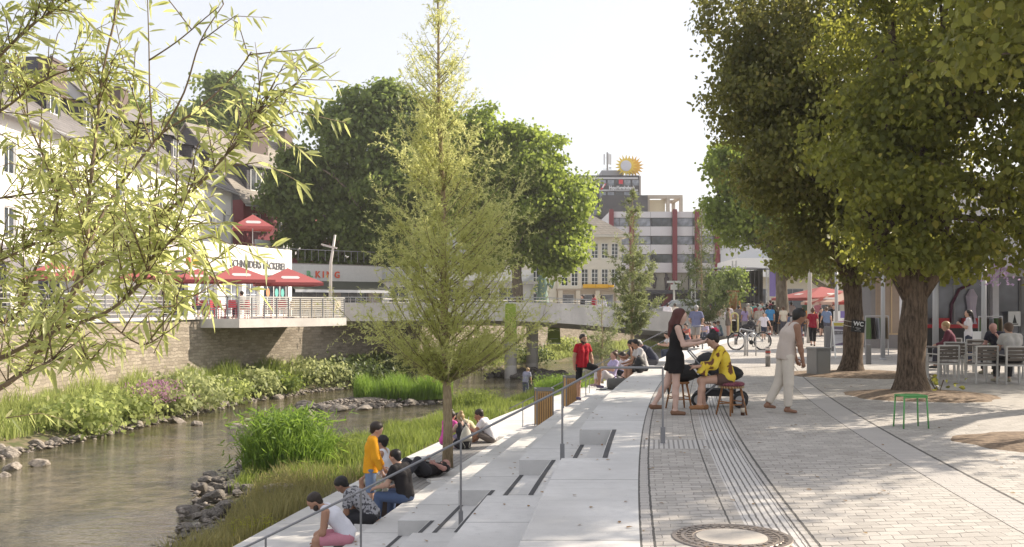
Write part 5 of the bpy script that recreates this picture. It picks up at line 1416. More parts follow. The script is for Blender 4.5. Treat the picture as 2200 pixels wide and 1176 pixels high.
# stools
def wood_stool(label, loc, rz, cushion):
    r = thing('wooden_stool', label, 'stool', loc, rz); m = mat('stool_wood', (.30, .135, .05), .5, .2, 12)
    for i in range(4):
        a = PI/4+i*PI/2; m2 = MB(); m2.tube([(.14*math.cos(a), .14*math.sin(a), .44), (.235*math.cos(a), .235*math.sin(a), 0)], [.019, .014], 8); m2.build('leg', m, r, True)
    for i in range(4):
        a = PI/4+i*PI/2; b = a+PI/2; q = .2; z = .17+.04*(i % 2); m2 = MB(); m2.tube([(q*math.cos(a), q*math.sin(a), z), (q*math.cos(b), q*math.sin(b), z)], .010, 6); m2.build('stretcher', m, r)
    m2 = MB(); m2.lathe((0, 0, 0), [(.0, .425), (.17, .425), (.18, .435), (.18, .45), (.17, .458), (0, .458)], 24, 0, False); m2.build('seat', m, r)
    if cushion:
        m2 = MB(); m2.lathe((0, 0, 0), [(0, .46), (.185, .46), (.205, .48), (.20, .505), (.17, .52), (0, .522)], 24, 0, False); m2.build('cushion', two_tone('plum_fabric', (.13, .03, .05), (.22, .07, .09), 40), r, True)
        m2 = MB()
        for i in range(26): a = 2*PI*i/26; m2.tube([(.19*math.cos(a), .19*math.sin(a), .462), (.196*math.cos(a+.05), .196*math.sin(a+.05), .425)], .006, 4)
        m2.build('fringe', mat('straw', (.5, .4, .22), .9), r)
    return r
wood_stool('round wooden stool with plum cushion under the floral blouse', (3.46, 15.70, 0), .5, True)
wood_stool('plain wooden stool carrying a black bag behind the walking woman', (2.78, 16.6, 0), .2, False)
def blackbag():
    r = thing('handbag', 'large slouching black bag on the wooden stool', 'bag', (2.84, 16.6, .46), .3)
    m2 = MB(); m2.ball((0, 0, .14), (.3, .16, .15), 14, 8); m2.ball((.22, 0, .17), (.22, .13, .13), 12, 6); m2.build('bag_body', mat('black_cloth', (.013, .013, .015), .8), r, True)
    m2 = MB(); m2.tube([(-.2, 0, .24), (-.3, 0, .1), (-.26, -.02, -.2), (-.1, -.05, -.1)], .018, 6); m2.build('strap', M_BLACK, r)
    MB().box((.16, -.15, .2), (.03, .01, .2), 0, 0, 1, Matrix.Rotation(-.7, 3, 'Y')).build('white_label', M_FRAME, r)
blackbag()
def pram(label, loc, rz, s=1.0, m=None):
    r = thing('pram', label, 'pram', loc, rz, 'black prams'); r.scale = (s,)*3; f = M_RAIL; m = m or mat('pram_fabric', (.018, .018, .022), .8)
    for x in (-.36, .36):
        for y in (-.25, .25):
            m2 = MB(); m2.lathe((0, 0, 0), [(.09, -.022), (.13, -.025), (.14, 0), (.13, .025), (.09, .022)], 18)
            for i, v in enumerate(m2.v): m2.v[i] = (x+v[0], y+v[2], .14+v[1])
            w = m2.build('wheel', M_BLACK, r, True)
            m2 = MB(); m2.lathe((0, 0, 0), [(.085, -.027), (.085, .027)], 14)
            for i, v in enumerate(m2.v): m2.v[i] = (x+v[0], y+v[2], .14+v[1])
            m2.build('rim', M_STEEL, w)
    m2 = MB()
    for y in (-.22, .22): m2.tube([(-.36, y, .14), (.2, y, .6), (.55, y, 1.0)], .014, 6); m2.tube([(.36, y, .14), (-.1, y, .55)], .014, 6)
    m2.tube([(.55, -.22, 1.0), (.55, .22, 1.0)], .018, 6); m2.build('frame', f, r)
    m2 = MB(); m2.ball((0, 0, .6), (.42, .22, .17), 14, 8); m2.build('seat_tub', m, r, True)
    m2 = MB(); m2.ball((.2, 0, .72), (.26, .23, .26), 14, 8); m2.build('hood', m, r, True)
    m2 = MB(); m2.bx(-.28, .28, -.19, .19, .2, .32); m2.build('basket', m, r)
    return r
pram('black pram parked beside the seated woman in the floral blouse', (3.55, 17.0, 0), 2.9, .95)
pram('black pram in the crowd in front of the olive dress', (13.2, 55.6, 0), .4)
m2 = MB(); m2.lathe((0, 0, 0), [(.03, 0), (.033, .01), (.033, .15), (.015, .19), (.013, .25)], 14); m2.lathe((0, 0, 0), [(.034, .05), (.034, .12)], 14, 1)
tag(m2.build('bottle', [mat('brown_glass', (.06, .025, .012), .2), mat('cream_label', (.55, .48, .38))], None, True, (3.62, 15.62, 0)), 'brown bottle with cream label standing under the cushioned stool', 'bottle')
# phone in the walker's hands
hl = HANDS[W1.name]
m2 = MB(); m2.box((0, 0, 0), (.075, .15, .01)); ph = tag(m2.build('phone', M_BLACK), 'dark phone in the hands of the woman in the black dress', 'phone')
ph.location = hl[0]*.5+hl[1]*.5+Vector((.13, 0, .05)); ph.rotation_euler = (0, -.6, 1.57)

# green stool
def green_stool():
    r = thing('metal_stool', 'green metal stool standing alone in front of the big lime tree', 'stool', (5.63, 14.05, 0), .12); m = mat('green_enamel', (.10, .33, .10), .45, .08, 8)
    m2 = MB(); m2.bx(-.18, .18, -.14, .14, .445, .465); m2.build('seat', m, r, False, None, 0, .01)
    m2 = MB()
    for y in (-.13, .13): m2.tube([(-.175, y, .435), (.175, y, .435)], .011, 6)
    m2.build('seat_rail', m, r)
    for x in (-1, 1):
        for y in (-1, 1): m2 = MB(); m2.tube([(x*.165, y*.125, .45), (x*.185, y*.14, 0)], .0115, 8); m2.build('leg', m, r, True)
green_stool()

# bollards
def bollard():
    r = thing('bollard', 'nearest grey bollard with red and white bands', 'bollard', (7.3, 28.4, 0), 0, 'striped bollards on the plaza')
    MB().lathe((0, 0, 0), [(.07, 0), (.07, .55), (.06, .57)], 18).build('post', mat('bollard_grey', (.20, .195, .19), .5), r, True)
    for z, m in ((.30, 1), (.39, 0), (.48, 1)):
        MB().lathe((0, 0, 0), [(.0722, z), (.0722, z+.06)], 18, 0, False).build('band', mat('white_band', (.62, .55, .52), .5) if m else mat('red_band', (.32, .05, .04), .5), r, True)
    return r
bo = bollard()
for px, Y, lab in ((1581, 45, 'striped bollard behind the front wheel of the bicycle'), (1653, 47.5, 'striped bollard behind the rear wheel of the bicycle'), (1724, 45.5, 'striped bollard beside the rolled jeans'), (1742, 24.9, 'striped bollard half hidden by the grey cabinet')):
    dup(bo, ((px-1100)/FPX*Y, Y, 0), 0, lab)
def plainpost(px, Y, h, w, lab):
    m2 = MB(); m2.box((0, 0, h/2), (w, w*.7, h)); return tag(m2.build('service_post', mat('post_grey', (.15, .15, .155), .5), None, False, ((px-1100)/FPX*Y, Y, 0), 0, .01), lab, 'post')
plainpost(1866, 29.5, .58, .14, 'plain grey post behind the dark trunk with the sign')
plainpost(1781, 38.5, .95, .32, 'grey service column beside the advertising board')
def cabinet():
    r = thing('metal_cabinet', 'large grey metal bin cabinet standing on the plaza', 'bin', (7.62, 24.75, 0), .28); m = mat('cabinet_grey', (.20, .195, .185), .45, .1, 2)
    MB().bx(-.2, .2, -.22, .22, .0, .64).build('body', m, r, False, None, 0, .012); MB().bx(-.215, .215, -.235, .235, .642, .70).build('lid', m, r, False, None, 0, .012)
    MB().bx(-.16, .16, -.228, -.222, .05, .6).build('door', mat('cabinet_door', (.23, .225, .21), .4, .1, 2), r)
cabinet()

# bicycle and hoops
def bicycle():
    Y = 39.5; r = thing('bicycle', 'white mountain bicycle leaning at the steel hoops', 'bicycle', (9.42, Y, 0), .05)
    R = .345
    for x in (-.53, .53):
        m2 = MB(); m2.tube([(x+R*math.cos(a), 0, R+R*math.sin(a)) for a in np.linspace(0, 2*PI, 29)], .024, 7, 0, False); w = m2.build('tyre', M_BLACK, r, True)
        m2 = MB(); m2.tube([(x+(R-.035)*math.cos(a), 0, R+(R-.035)*math.sin(a)) for a in np.linspace(0, 2*PI, 29)], .01, 5, 0, False); m2.build('rim', M_STEEL, w)
        m2 = MB()
        for i in range(18): a = 2*PI*i/18; m2.bar((x, 0, R), (x+(R-.03)*math.cos(a), 0, R+(R-.03)*math.sin(a)), .004)
        m2.lathe((x, 0, R-.02), [(.02, 0), (.02, .04)], 8); m2.build('spokes', M_STEEL, w)
    wm = mat('white_enamel', (.68, .68, .68), .35); bb = (.06, 0, .3); st = (.2, 0, .82); hd = (-.36, 0, .85); hd2 = (-.4, 0, .70); rear = (.53, 0, R)
    m2 = MB(); m2.tube([bb, st], .02, 8); m2.tube([hd2, bb], .026, 8); m2.tube([hd, (.17, 0, .74)], .021, 8); m2.tube([hd, hd2], .024, 8)
    for y in (-.05, .05): m2.tube([bb, (.53, y, R)], .012, 6); m2.tube([(.18, 0, .72), (.53, y, R)], .011, 6)
    m2.build('frame', wm, r, True)
    m2 = MB()
    for y in (-.05, .05): m2.tube([(-.4, y, .70), (-.53, y, R)], .016, 6)
    m2.build('fork', M_BLACK, r)
    m2 = MB(); m2.tube([(-.36, 0, .85), (-.33, 0, .95)], .016, 6); m2.tube([(-.33, -.28, .98), (-.34, -.1, .95), (-.34, .1, .95), (-.33, .28, .98)], .013, 6); m2.build('handlebar', M_BLACK, r)
    m2 = MB(); m2.tube([st, (.22, 0, .93)], .014, 6); m2.ball((.24, 0, .95), (.14, .07, .03), 10, 6); m2.build('saddle', M_BLACK, r, True)
    m2 = MB(); m2.lathe((0, 0, 0), [(.09, -.01), (.09, .01)], 16)
    for i, v in enumerate(m2.v): m2.v[i] = (.06+v[0], -.05+v[2], .3+v[1])
    m2.bar((.06, -.08, .3), (.12, -.08, .14), .02); m2.bar((.06, .08, .3), (0, .08, .46), .02); m2.box((.14, -.1, .14), (.1, .06, .02)); m2.build('crank', M_BLACK, r)
bicycle()
for px, Y, rz, lab in ((1601, 34.8, 1.2, 'left hoop of the two steel bicycle hoops'), (1615, 34.6, .35, 'right hoop of the two steel bicycle hoops')):
    m2 = MB(); w = .17; m2.tube([(-w, 0, 0), (-w, 0, .62)]+[(-w*math.cos(a), 0, .62+w*math.sin(a)) for a in np.linspace(0, PI, 9)][1:-1]+[(w, 0, .62), (w, 0, 0)], .022, 8)
    tag(m2.build('bicycle_hoop', M_STEEL, None, True, ((px-1100)/FPX*Y, Y, 0), rz), lab, 'bicycle rack', 'steel bicycle hoops')

# advertising board
def aboard():
    Y = 33.0; r = thing('pavement_sign', 'white framed pavement sign with a yellow and purple poster', 'sign', ((1806-1100)/FPX*Y, Y, 0), .12)
    for s, nm in ((-1, 'front_panel'), (1, 'rear_panel')):
        T = Matrix.Rotation(s*.16, 3, 'X'); m2 = MB(); o = Vector((0, s*.2, 0))
        for q in ((-.27, .02), (.27, .02)): m2.box(o+T @ Vector((q[0], 0, .62)), (.035, .03, 1.22), 0, 0, 1, T)
        for z in (.42, 1.21): m2.box(o+T @ Vector((0, 0, z)), (.5, .03, .035), 0, 0, 1, T)
        f = m2.build(nm, M_FRAME, r)
        m2 = MB(); m2.box(o+T @ Vector((0, 0, .82)), (.5, .012, .76), 0, 0, 1, T); 
        if s < 0:
            q = lambda x, z: o+T @ Vector((x, -.009, z))
            m2.quad([q(-.25, 1.09), q(.25, 1.09), q(.25, 1.19), q(-.25, 1.19)], 1)
            m2.quad([q(-.25, .98), q(.25, .94), q(.25, 1.06), q(-.25, 1.07)], 2); m2.quad([q(-.25, .80), q(.25, .80), q(.25, .92), q(-.25, .92)], 3); m2.quad([q(-.25, .45), q(.25, .45), q(.25, .58), q(-.25, .48)], 2)
        m2.build('poster', [mat('poster_white', (.58, .57, .60)), mat('poster_yellow', (.55, .45, .08)), mat('poster_purple', (.16, .12, .19)), mat('poster_grey', (.12, .11, .12))], f)
        if s < 0:
            m3 = MB()
            for i in range(9): m3.quad([q(-.22+i*.05, .825)+Vector((0, -.002, 0)), q(-.2+i*.05, .825)+Vector((0, -.002, 0)), q(-.19+i*.05+.01*(i % 3), .895)+Vector((0, -.002, 0)), q(-.21+i*.05, .895)+Vector((0, -.002, 0))])
            for z in (.76, .71, .66, .61): m3.quad([q(-.22, z)+Vector((0, -.002, 0)), q(.12+.1*math.sin(z*50), z)+Vector((0, -.002, 0)), q(.12+.1*math.sin(z*50), z+.012)+Vector((0, -.002, 0)), q(-.22, z+.012)+Vector((0, -.002, 0))])
            m3.build('poster_print', mat('poster_print', (.36, .35, .37)), f)
aboard()
def wc():
    x, y = LIME_B; r = thing('toilet_sign', 'black board reading WC tied to the dark tree trunk', 'sign', (x+.03, y-.42, 1.22), .08)
    T = Matrix.Rotation(.12, 3, 'Y'); m2 = MB(); m2.box((0, 0, 0), (.34, .02, .30), 0, 0, 1, T); m2.build('board', M_BLACK, r)
    w = mat('white_letter', (.8, .8, .8), .5)
    text_obj('sign_lettering', 'WC', .15, w, r, (.0, -.014, .01), (PI/2, .12, 0), .002, .004)
    for dz, ww in ((-.045, .13), (-.075, .07), (-.115, .16)):
        MB().box(T @ Vector((0, -.013, dz)), (ww, .004, .007 if dz > -.1 else .004), 0, 0, 1, T).build('sign_line', w, r)
    m2 = MB()
    for z in (.1, -.02): m2.tube([(-.12, -.02, z), (-.24, .1, z+.03), (-.28, .3, z+.06)], .006, 4)
    m2.build('string', mat('offwhite_canvas', (.58, .55, .48), .9), r)
wc()

# poles and lamps
def pole(name, px, pb, ptop, r0, lab, z=0.0, Y=None, cat='pole', m=None):
    Y = Y or (EYE-z)*FPX/(pb-660); x = (px-1100)/FPX*Y; h = EYE-(ptop-660)/FPX*Y-z
    m2 = MB(); m2.tube([(0, 0, 0), (0, 0, h)], [r0, r0*.85], 12); m2.lathe((0, 0, 0), [(r0*1.6, 0), (r0*1.6, .03), (r0*1.05, .05)], 12)
    return tag(m2.build(name, m or mat('pole_grey', (.42, .42, .43), .4, .06, 4), None, True, (x, Y, z)), lab, cat)
pole('awning_post', 1897, 773, 560, .075, 'pale grey post just left of the big lime trunk')
pole('awning_post', 2010, 746, 560, .1, 'thick pale post in front of the red display shelf', Y=32.2)
pole('awning_post', 2114, 757, 560, .085, 'pale post behind the empty café chair on the right', Y=31.0)
pole('awning_post', 1797, 700, 560, .085, 'grey post above the pavement sign', Y=46)
def bent_lamp(lab, px, Y, zb, hk, s=1.0):
    r = thing('street_lamp', lab, 'street lamp', ((px-1100)/FPX*Y, Y, zb))
    m2 = MB(); m2.tube([(0, 0, 0), (.05, 0, hk*.66), (.32*s, 0, hk)], [.11, .09, .07], 10); m2.build('pole', mat('pole_steel', (.48, .45, .42), .4, .06, 4), r, True)
    m2 = MB(); m2.box((-.05*s, 0, hk*.86), (1.0, .18, .1), 0, 0, 1, Matrix.Rotation(.25, 3, 'Y')); m2.build('lamp_head', mat('pole_steel', (.48, .45, .42), .4, .06, 4), r)
    m2 = MB(); m2.box((-.09*s, 0, hk*.86-.058), (.75, .14, .012), 0, 0, 1, Matrix.Rotation(.25, 3, 'Y')); m2.build('lamp_glass', M_FRAME, r)
bent_lamp('pale bent street lamp beside the bakery terrace', 709, 62, 1.1, 5.1)
bent_lamp('grey bent street lamp on the plaza left of the red parasols', 1738, 47, 0, 5.2)
def cross_lamp():
    Y = 95; k = FPX/Y; r = thing('street_lamp', 'white lamp post in front of the office block', 'street lamp', ((1448-1100)/k, Y, .86))
    h = EYE-(606-660)/k-.86; MB().tube([(0, 0, 0), (0, 0, h)], .09, 8).build('pole', M_FRAME, r); m2 = MB(); m2.box((0, 0, h), (1.3, .3, .2)); m2.box((0, 0, h-.5), (.6, .3, .5)); m2.build('lamp_head', M_FRAME, r)
cross_lamp()

# yellow ring sign
m2 = MB(); pts = [(.2*math.cos(a), 0, 1.15+.2*math.sin(a)) for a in np.linspace(0, PI, 9)]+[(-.2, 0, .6)]+[(.2*math.cos(a), 0, .4+.2*math.sin(a)) for a in np.linspace(PI, 2*PI, 9)]+[(.2, 0, .6), (.2, 0, 1.15)]
m2.tube(pts, .055, 8); m2.bar((-.2, 0, .35), (-.26, 0, 0), .05); m2.bar((.2, 0, .35), (.2, 0, 0), .05)
tag(m2.build('ring_stand', mat('pale_yellow_enamel', (.66, .58, .25), .4), None, True, ((1578-1100)/FPX*57.8, 57.8, 0)), 'pale yellow oval ring stand at the end of the bridge wall', 'stand')

# low fence and boulders by the bridge end
m2 = MB()
for i in range(28): m2.box((i*.16, 0, .45), (.13, .03, .9))
for z in (.15, .75): m2.box((2.16, .035, z), (4.5, .03, .06))
tag(m2.build('board_fence', mat('pale_board', (.42, .32, .22), .8, .15, 3), None, False, wp(1487, 687, 70)-Vector((0, 0, .2))), 'low pale board fence behind the bridge parapet', 'fence')

# café chairs and tables on the right
M_CH = mat('chair_alu', (.52, .51, .49), .35, .05, 6, metal=.3); M_SL = mat('chair_slat', (.12, .10, .085), .6, .15, 6)
def chair():
    r = thing('cafe_chair', '', 'chair', (0, 0, 0), 0, 'slatted café chairs under the lime trees')
    for x in (-.24, .24):
        m2 = MB(); m2.bar((x, .22, 0), (x, .22, .63), .035); m2.build('leg', M_CH, r)
        m2 = MB(); m2.bar((x, -.22, 0), (x, -.25, .84), .035); m2.build('leg', M_CH, r)
    m2 = MB()
    for x in (-.24, .24): m2.box((x, 0, .635), (.045, .47, .025)); m2.bar((x, -.22, .42), (x, .22, .42), .03)
    m2.build('armrest', M_CH, r)
    m2 = MB(); m2.bar((-.24, -.22, .42), (.24, -.22, .42), .03, .04); m2.bar((-.24, .22, .42), (.24, .22, .42), .03, .04); m2.bar((-.24, -.25, .835), (.24, -.25, .835), .03); m2.build('frame', M_CH, r)
    m2 = MB()
    for i in range(5): m2.box((0, -.17+i*.085, .445), (.47, .07, .018))
    m2.build('seat', M_SL, r)
    m2 = MB()
    for i in range(4): m2.box((0, -.232-.003*i, .55+i*.078), (.45, .016, .062))
    m2.build('backrest', M_SL, r)
    return r
def table(loc, rz, lab):
    r = thing('cafe_table', lab, 'table', loc, rz, 'café tables under the lime trees')
    m2 = MB()
    for i in range(6): m2.box((0, -.32+i*.128, .73), (.78, .118, .025))
    m2.build('tabletop', M_SL, r)
    for x in (-.35, .35):
        for y in (-.33, .33): m2 = MB(); m2.bar((x, y, 0), (x, y, .715), .045); m2.build('leg', M_CH, r)
    return r
c0 = chair(); first = True
CH = [(1956, 24.0, 2.9, 'café chair seen side-on left of the big lime trunk'), (2026, 22.6, .1, 'empty café chair just right of the big lime trunk'), (2048, 24.6, -.25, 'café chair with bright frame behind the table in the middle'), (2108, 22.2, .05, 'empty café chair with its back to the camera below the pale post'),
      (2176, 22.0, -.05, 'café chair of the guest in the pale grey t-shirt'), (2052, 27.2, 3.0, 'café chair of the guest in the plum checked shirt'), (2095, 26.6, -.3, 'dark café chair behind the empty chair on the right'), (2140, 25.6, 2.8, 'café chair of the bald guest'), (2215, 23.6, .9, 'café chair cut by the right picture edge')]
for px, Y, rz, lab in CH:
    p = ((px-1100)/FPX*Y, Y, 0)
    if first: c0.location = p; c0.rotation_euler.z = rz; c0['label'] = lab; first = False
    else: dup(c0, p, rz, lab)
for px, Y, rz, lab in ((2005, 24.2, .1, 'slatted café table half hidden by the lime trunk'), (2075, 25.6, .0, 'slatted café table in front of the guest in the plum shirt'), (2160, 24.0, .0, 'slatted café table between the bald guest and the grey t-shirt')):
    table(((px-1100)/FPX*Y, Y, 0), rz, lab)

person('elderly guest in plum checked shirt sitting at the café table', (at(2048, 27.0), 27.0, .46), 150, P_(SIT, lean=12, bow=8), 1.7, False, 'light', ('blond', 'short'), ('long', (.12, .03, .05)), ('trousers', (.05, .05, .07)), (.1, .1, .1), .019)
person('bald guest in dark top holding a glass at the café table', (at(2146, 25.4), 25.4, .46), 215, P_(SIT, lean=14, bow=14, pitch=10, fa=((-.2, .5, .8), (-.2, 1, -.3))), 1.76, False, 'pink', None, ('tee', (.03, .03, .05)), ('trousers', (.05, .05, .06)), (.3, .28, .2), .019)
person('guest in pale grey t-shirt seen from behind on the café chair', (at(2178, 22.2), 22.2, .46), 92, P_(SIT, lean=10, bow=12, pitch=10), 1.8, False, 'light', ('brown', 'short'), ('tee', (.48, .46, .44)), ('trousers', (.02, .02, .025)), (.42, .38, .28), .019)
def rack(px, Y, lab):
    r = thing('clothes_rack', lab, 'clothes rack', (at(px, Y), Y, 0), .1)
    m2 = MB()
    for x in (-.4, .4): m2.bar((x, 0, .08), (x, 0, 1.4), .03); m2.bar((x, -.25, .06), (x, .25, .06), .03)
    m2.bar((-.4, 0, 1.4), (.4, 0, 1.4), .03); m2.build('frame', M_STEEL, r)
    for i, c in enumerate(((.10, .15, .06), (.05, .04, .04), (.3, .3, .32), (.08, .13, .05), (.2, .15, .1))):
        m2 = MB(); m2.box((-.3+i*.15, 0, .98), (.05, .4, .72), 0, 0, .75); m2.build('garment', cloth(c), r, False, None, 0, .015)
rack(1884, 33.5, 'rack of dark and green clothes behind the dark trunk')
rack(2128, 32.0, 'rack of clothes outside the shop behind the café chairs')
m2 = MB(); m2.bx(-.3, .3, -.2, .2, 0, .75); m2.bx(.31, .62, -.2, .2, 0, .75, 1)
tag(m2.build('display_box', [M_WHITE, mat('leaf_green_box', (.16, .38, .04), .6)], None, False, (at(2098, 31.2), 31.2, .18)), 'white and green display box next to the café post', 'box')

# plants at the tree foot
def shrublet(loc, n, h, lab, rng):
    r = thing('tree_shoots', lab, 'plant', loc)
    P = rng.normal(0, .16, (n, 3)); P[:, 2] = np.abs(rng.normal(.2, .12, n)); D = rng.normal(0, 1, (n, 3)); D[:, 2] = .3
    link(bpy.data.objects.new('foliage', leaves_mesh('foliage', P, D, rng.normal(0, 1, (n, 3)), rng.uniform(.08, .14, n), .045, LEAF_LIME)), r)
    m2 = MB(); 
    for i in range(6): m2.tube([(0, 0, 0), tuple(rng.normal(0, .12, 2))+(.3,)], .006, 4)
    m2.build('stem', mat('twig', (.1, .07, .04)), r)
# ================================================================== CAFÉ TERRACE, STAGE, PARASOLS, CAR, SCULPTURE
def cafe_terrace():
    r = thing('cafe_terrace', 'cantilevered concrete café terrace with slatted steel railing over the river', 'terrace', (-12.8, 47, 0)); o = Vector(r.location)
    A = Vector((-16.0, 46.9, 0)); B = Vector((-12.85, 46.9, 0)); C = Vector((-8.75, 52.6, 0)); D = Vector((-12.15, 53.5, 0)); E = Vector((-14.0, 51.5, 0))
    m2 = MB(); m2.prism([(p-o).to_tuple()[:2] for p in (A, B, C, D, E)], .72, 1.14); m2.build('slab', M_CONC2, r)
    def rail(P, Q, n, full):
        d = (Q-P); m3 = MB()
        for i in range(n+1):
            p = P+d*i/n-o; MB().bar((p.x, p.y, 1.14), (p.x, p.y, 2.16), .06).build('railing_post', M_GREYP, r)
        a, b = P-o, Q-o
        m3.bar((a.x, a.y, 2.18), (b.x, b.y, 2.18), .09, .06)
        for z in np.arange(1.24, 2.1, .105): m3.bar((a.x, a.y, z), (b.x, b.y, z), .022, .05 if full else .02)
        m3.build('railing_slats', mat('railing_light', (.56, .54, .50), .4) if full else M_GREYP, r)
    i = .12; rail(A+Vector((0, i, 0)), B+Vector((-.08, i, 0)), 6, False); rail(B+Vector((-.06, i+.05, 0)), C+Vector((-.12, .05, 0)), 9, True); rail(C+Vector((-.2, .0, 0)), D+Vector((.4, -.2, 0)), 3, True)
cafe_terrace()
def street_rail(pts, lab):
    r = thing('street_railing', lab, 'railing', (pts[0][0], pts[0][1], ZST)); o = Vector((pts[0][0], pts[0][1], 0)); m2 = MB(); m3 = MB()
    for a, b in zip(pts, pts[1:]):
        a = Vector((*a, 0))-o; b = Vector((*b, 0))-o
        for i in range(5): p = a+(b-a)*i/5; MB().bar((p.x, p.y, .13), (p.x, p.y, 1.1), .05).build('post', M_GREYP, r)
        for z in (.3, .45, .6, .75, .9, 1.1): m3.bar((a.x, a.y, z), (b.x, b.y, z), .045 if z > 1 else .02)
    m3.build('rail', mat('railing_light', (.56, .54, .50), .4), r)
street_rail([(x-.15, y) for x, y in ((-20.3, 15), (-19, 22), (-18, 28), (-17, 34), (-16.3, 39), (-15.75, 44), (-15.55, 46.6))], 'pale steel railing on top of the quay wall')
street_rail([(-7.9, 60.6), (-4, 68), (0, 75.3), (4, 83.6), (8, 92.3)], 'far steel railing behind the bridge')

M_PAR = mat('parasol_red', (.34, .085, .085), .85, .1, 1.5)
def parasol(lab, loc, rz, s=3.2, h=2.6, rise=.85, m=None, group='red café parasols'):
    r = thing('parasol', lab, 'parasol', loc, rz, group)
    m2 = MB(); m2.tube([(0, 0, 0), (0, 0, h+rise)], .035, 8); m2.box((0, 0, .04), (.6, .6, .08)); m2.build('pole', M_STEEL, r)
    k = s/2; c = [(-k, -k, h), (k, -k, h), (k, k, h), (-k, k, h)]; t = (0, 0, h+rise); m2 = MB()
    for i in range(4):
        a, b = Vector(c[i]), Vector(c[(i+1) % 4]); m2.quad([a, b, t]); m2.quad([a-Vector((0, 0, .03)), t-Vector((0, 0, .03)) if False else Vector(t)-Vector((0, 0, .03)), b-Vector((0, 0, .03))]); 
        m2.quad([a-Vector((0, 0, .16)), b-Vector((0, 0, .16)), b, a])
    cn = m2.build('canopy', m or M_PAR, r)
    for i in range(4):
        a, b = Vector(c[i]), Vector(c[(i+1) % 4]); mid = (a+b)/2; up = (Vector(t)-mid); p = mid+up*.32; n = up.cross(b-a).normalized(); n = -n if n.z < 0 else n
        dx = (b-a).normalized(); dy = up.normalized(); q = MB()
        q.quad([p+n*.012+dx*x*.5+dy*y*.17 for x, y in ((-.8, -1), (.8, -1), (1, 0), (.8, 1), (-.8, 1), (-1, 0))])
        lg = q.build('canopy_logo', mat('logo_pale', (.58, .50, .50), .8), cn)
    m2 = MB()
    for p in c: m2.bar((0, 0, h+rise-.08), (p[0]*.98, p[1]*.98, h-.02), .025)
    m2.build('rib', M_STEEL, r)
    return r
ZT = 1.145
parasol('red parasol at the right end of the café terrace', (at(618, 53.5), 53.5, ZT), .35, 3.3, 1.85, .8)
parasol('second red parasol of the café terrace overlapping the right one', (at(508, 51.5), 51.5, ZT), .5, 3.2, 1.95, .75)
parasol('red parasol half hidden by willow leaves on the café terrace', (at(425, 52.0), 52.0, ZST), .4, 3.0, 2.0, .6)
parasol('left red parasol in front of the white house behind the willow', (at(325, 49.5), 49.5, ZST), .45, 2.9, 2.05, .75)
parasol('red parasol far left behind thick willow leaves', (at(120, 47.5), 47.5, ZST), .45, 2.9, 2.05, .75)
parasol('red parasol on the white roof terrace above the bakery', (at(543, 65), 65.0, 5.05), .3, 2.5, 1.85, .85)
parasol('wide red parasol on the plaza behind the lamp post', (at(1765, 66), 66, .2), .2, 4.8, 2.1, .75, None)
parasol('red and pale parasol on the plaza left of the dark trunk', (at(1815, 60), 60, 0), .5, 3.6, 2.0, .65, two_tone('red_pale_cloth', (.38, .06, .05), (.60, .42, .34), 1.2))

# plastic café chairs on the terrace: red ones and cream ones
def cchair(m):
    r = thing('terrace_chair', '', 'chair', (0, 0, 0), 0, '')
    m2 = MB(); m2.box((0, 0, .45), (.46, .44, .03)); m2.build('seat', m, r)
    m2 = MB(); m2.box((0, -.23, .7), (.44, .035, .38), 0, 0, .9); m2.build('backrest', m, r)
    for x in (-.2, .2):
        for y in (-.19, .19): m2 = MB(); m2.bar((x, y, 0), (x*.95, y, .44), .03); m2.build('leg', m, r)
    for x in (-.23, .23): m2 = MB(); m2.bar((x, -.2, .66), (x, .18, .64), .04); m2.bar((x, .18, .64), (x, .18, .45), .03); m2.build('armrest', m, r)
    return r
mr = mat('red_chair', (.45, .05, .07), .5); mc = mat('cream_chair', (.62, .52, .33), .5)
for m, nm, pos in ((mr, 'red', [(-14.6, 47.9, 1.2), (-14.2, 48.4, 4.0), (-13.6, 48.0, .6), (-13.1, 48.3, 2.2), (-12.9, 49.2, 4.4), (-12.2, 49.6, 1.9), (-11.6, 50.0, .5), (-15.1, 48.6, 3.3)]),
                   (mc, 'cream', [(-10.9, 50.9, .5), (-10.5, 51.6, 2.8), (-10.1, 51.9, .3), (-9.8, 52.7, 3.6), (-9.5, 53.3, 1.0), (-10.7, 53.0, 4.4), (-11.5, 51.3, 2.4)])):
    base = None
    for x, y, rz in pos:
        if base is None: base = cchair(m); base.location = (x, y, ZT); base.rotation_euler.z = rz
        else: dup(base, (x, y, ZT), rz)
for o in list(COL.objects):
    if o.get('category') == 'chair' and o.get('label') == '':
        red = o.children[0].data.materials[0] == mr
        o['group'] = 'red chairs on the café terrace' if red else 'cream chairs on the café terrace'
        o['label'] = 'red plastic armchair behind the café terrace railing' if red else 'cream plastic armchair behind the slatted terrace railing'
for i, (x, y) in enumerate(((-14.4, 48.2), (-12.6, 49.0), (-11.3, 50.8), (-10.3, 52.3))):
    r = thing('terrace_table', ['small round table at the left end of the café terrace', 'small round table among the red terrace chairs', 'small round table between red and cream terrace chairs', 'small round table among the cream terrace chairs'][i], 'table', (x, y, ZT), 0, 'round tables on the café terrace')
    MB().lathe((0, 0, 0), [(.36, .7), (.37, .72), (.36, .735)], 20).build('tabletop', M_FRAME, r); m2 = MB(); m2.lathe((0, 0, 0), [(.22, 0), (.2, .03), (.03, .05), (.03, .7)], 12); m2.build('leg', M_STEEL, r)
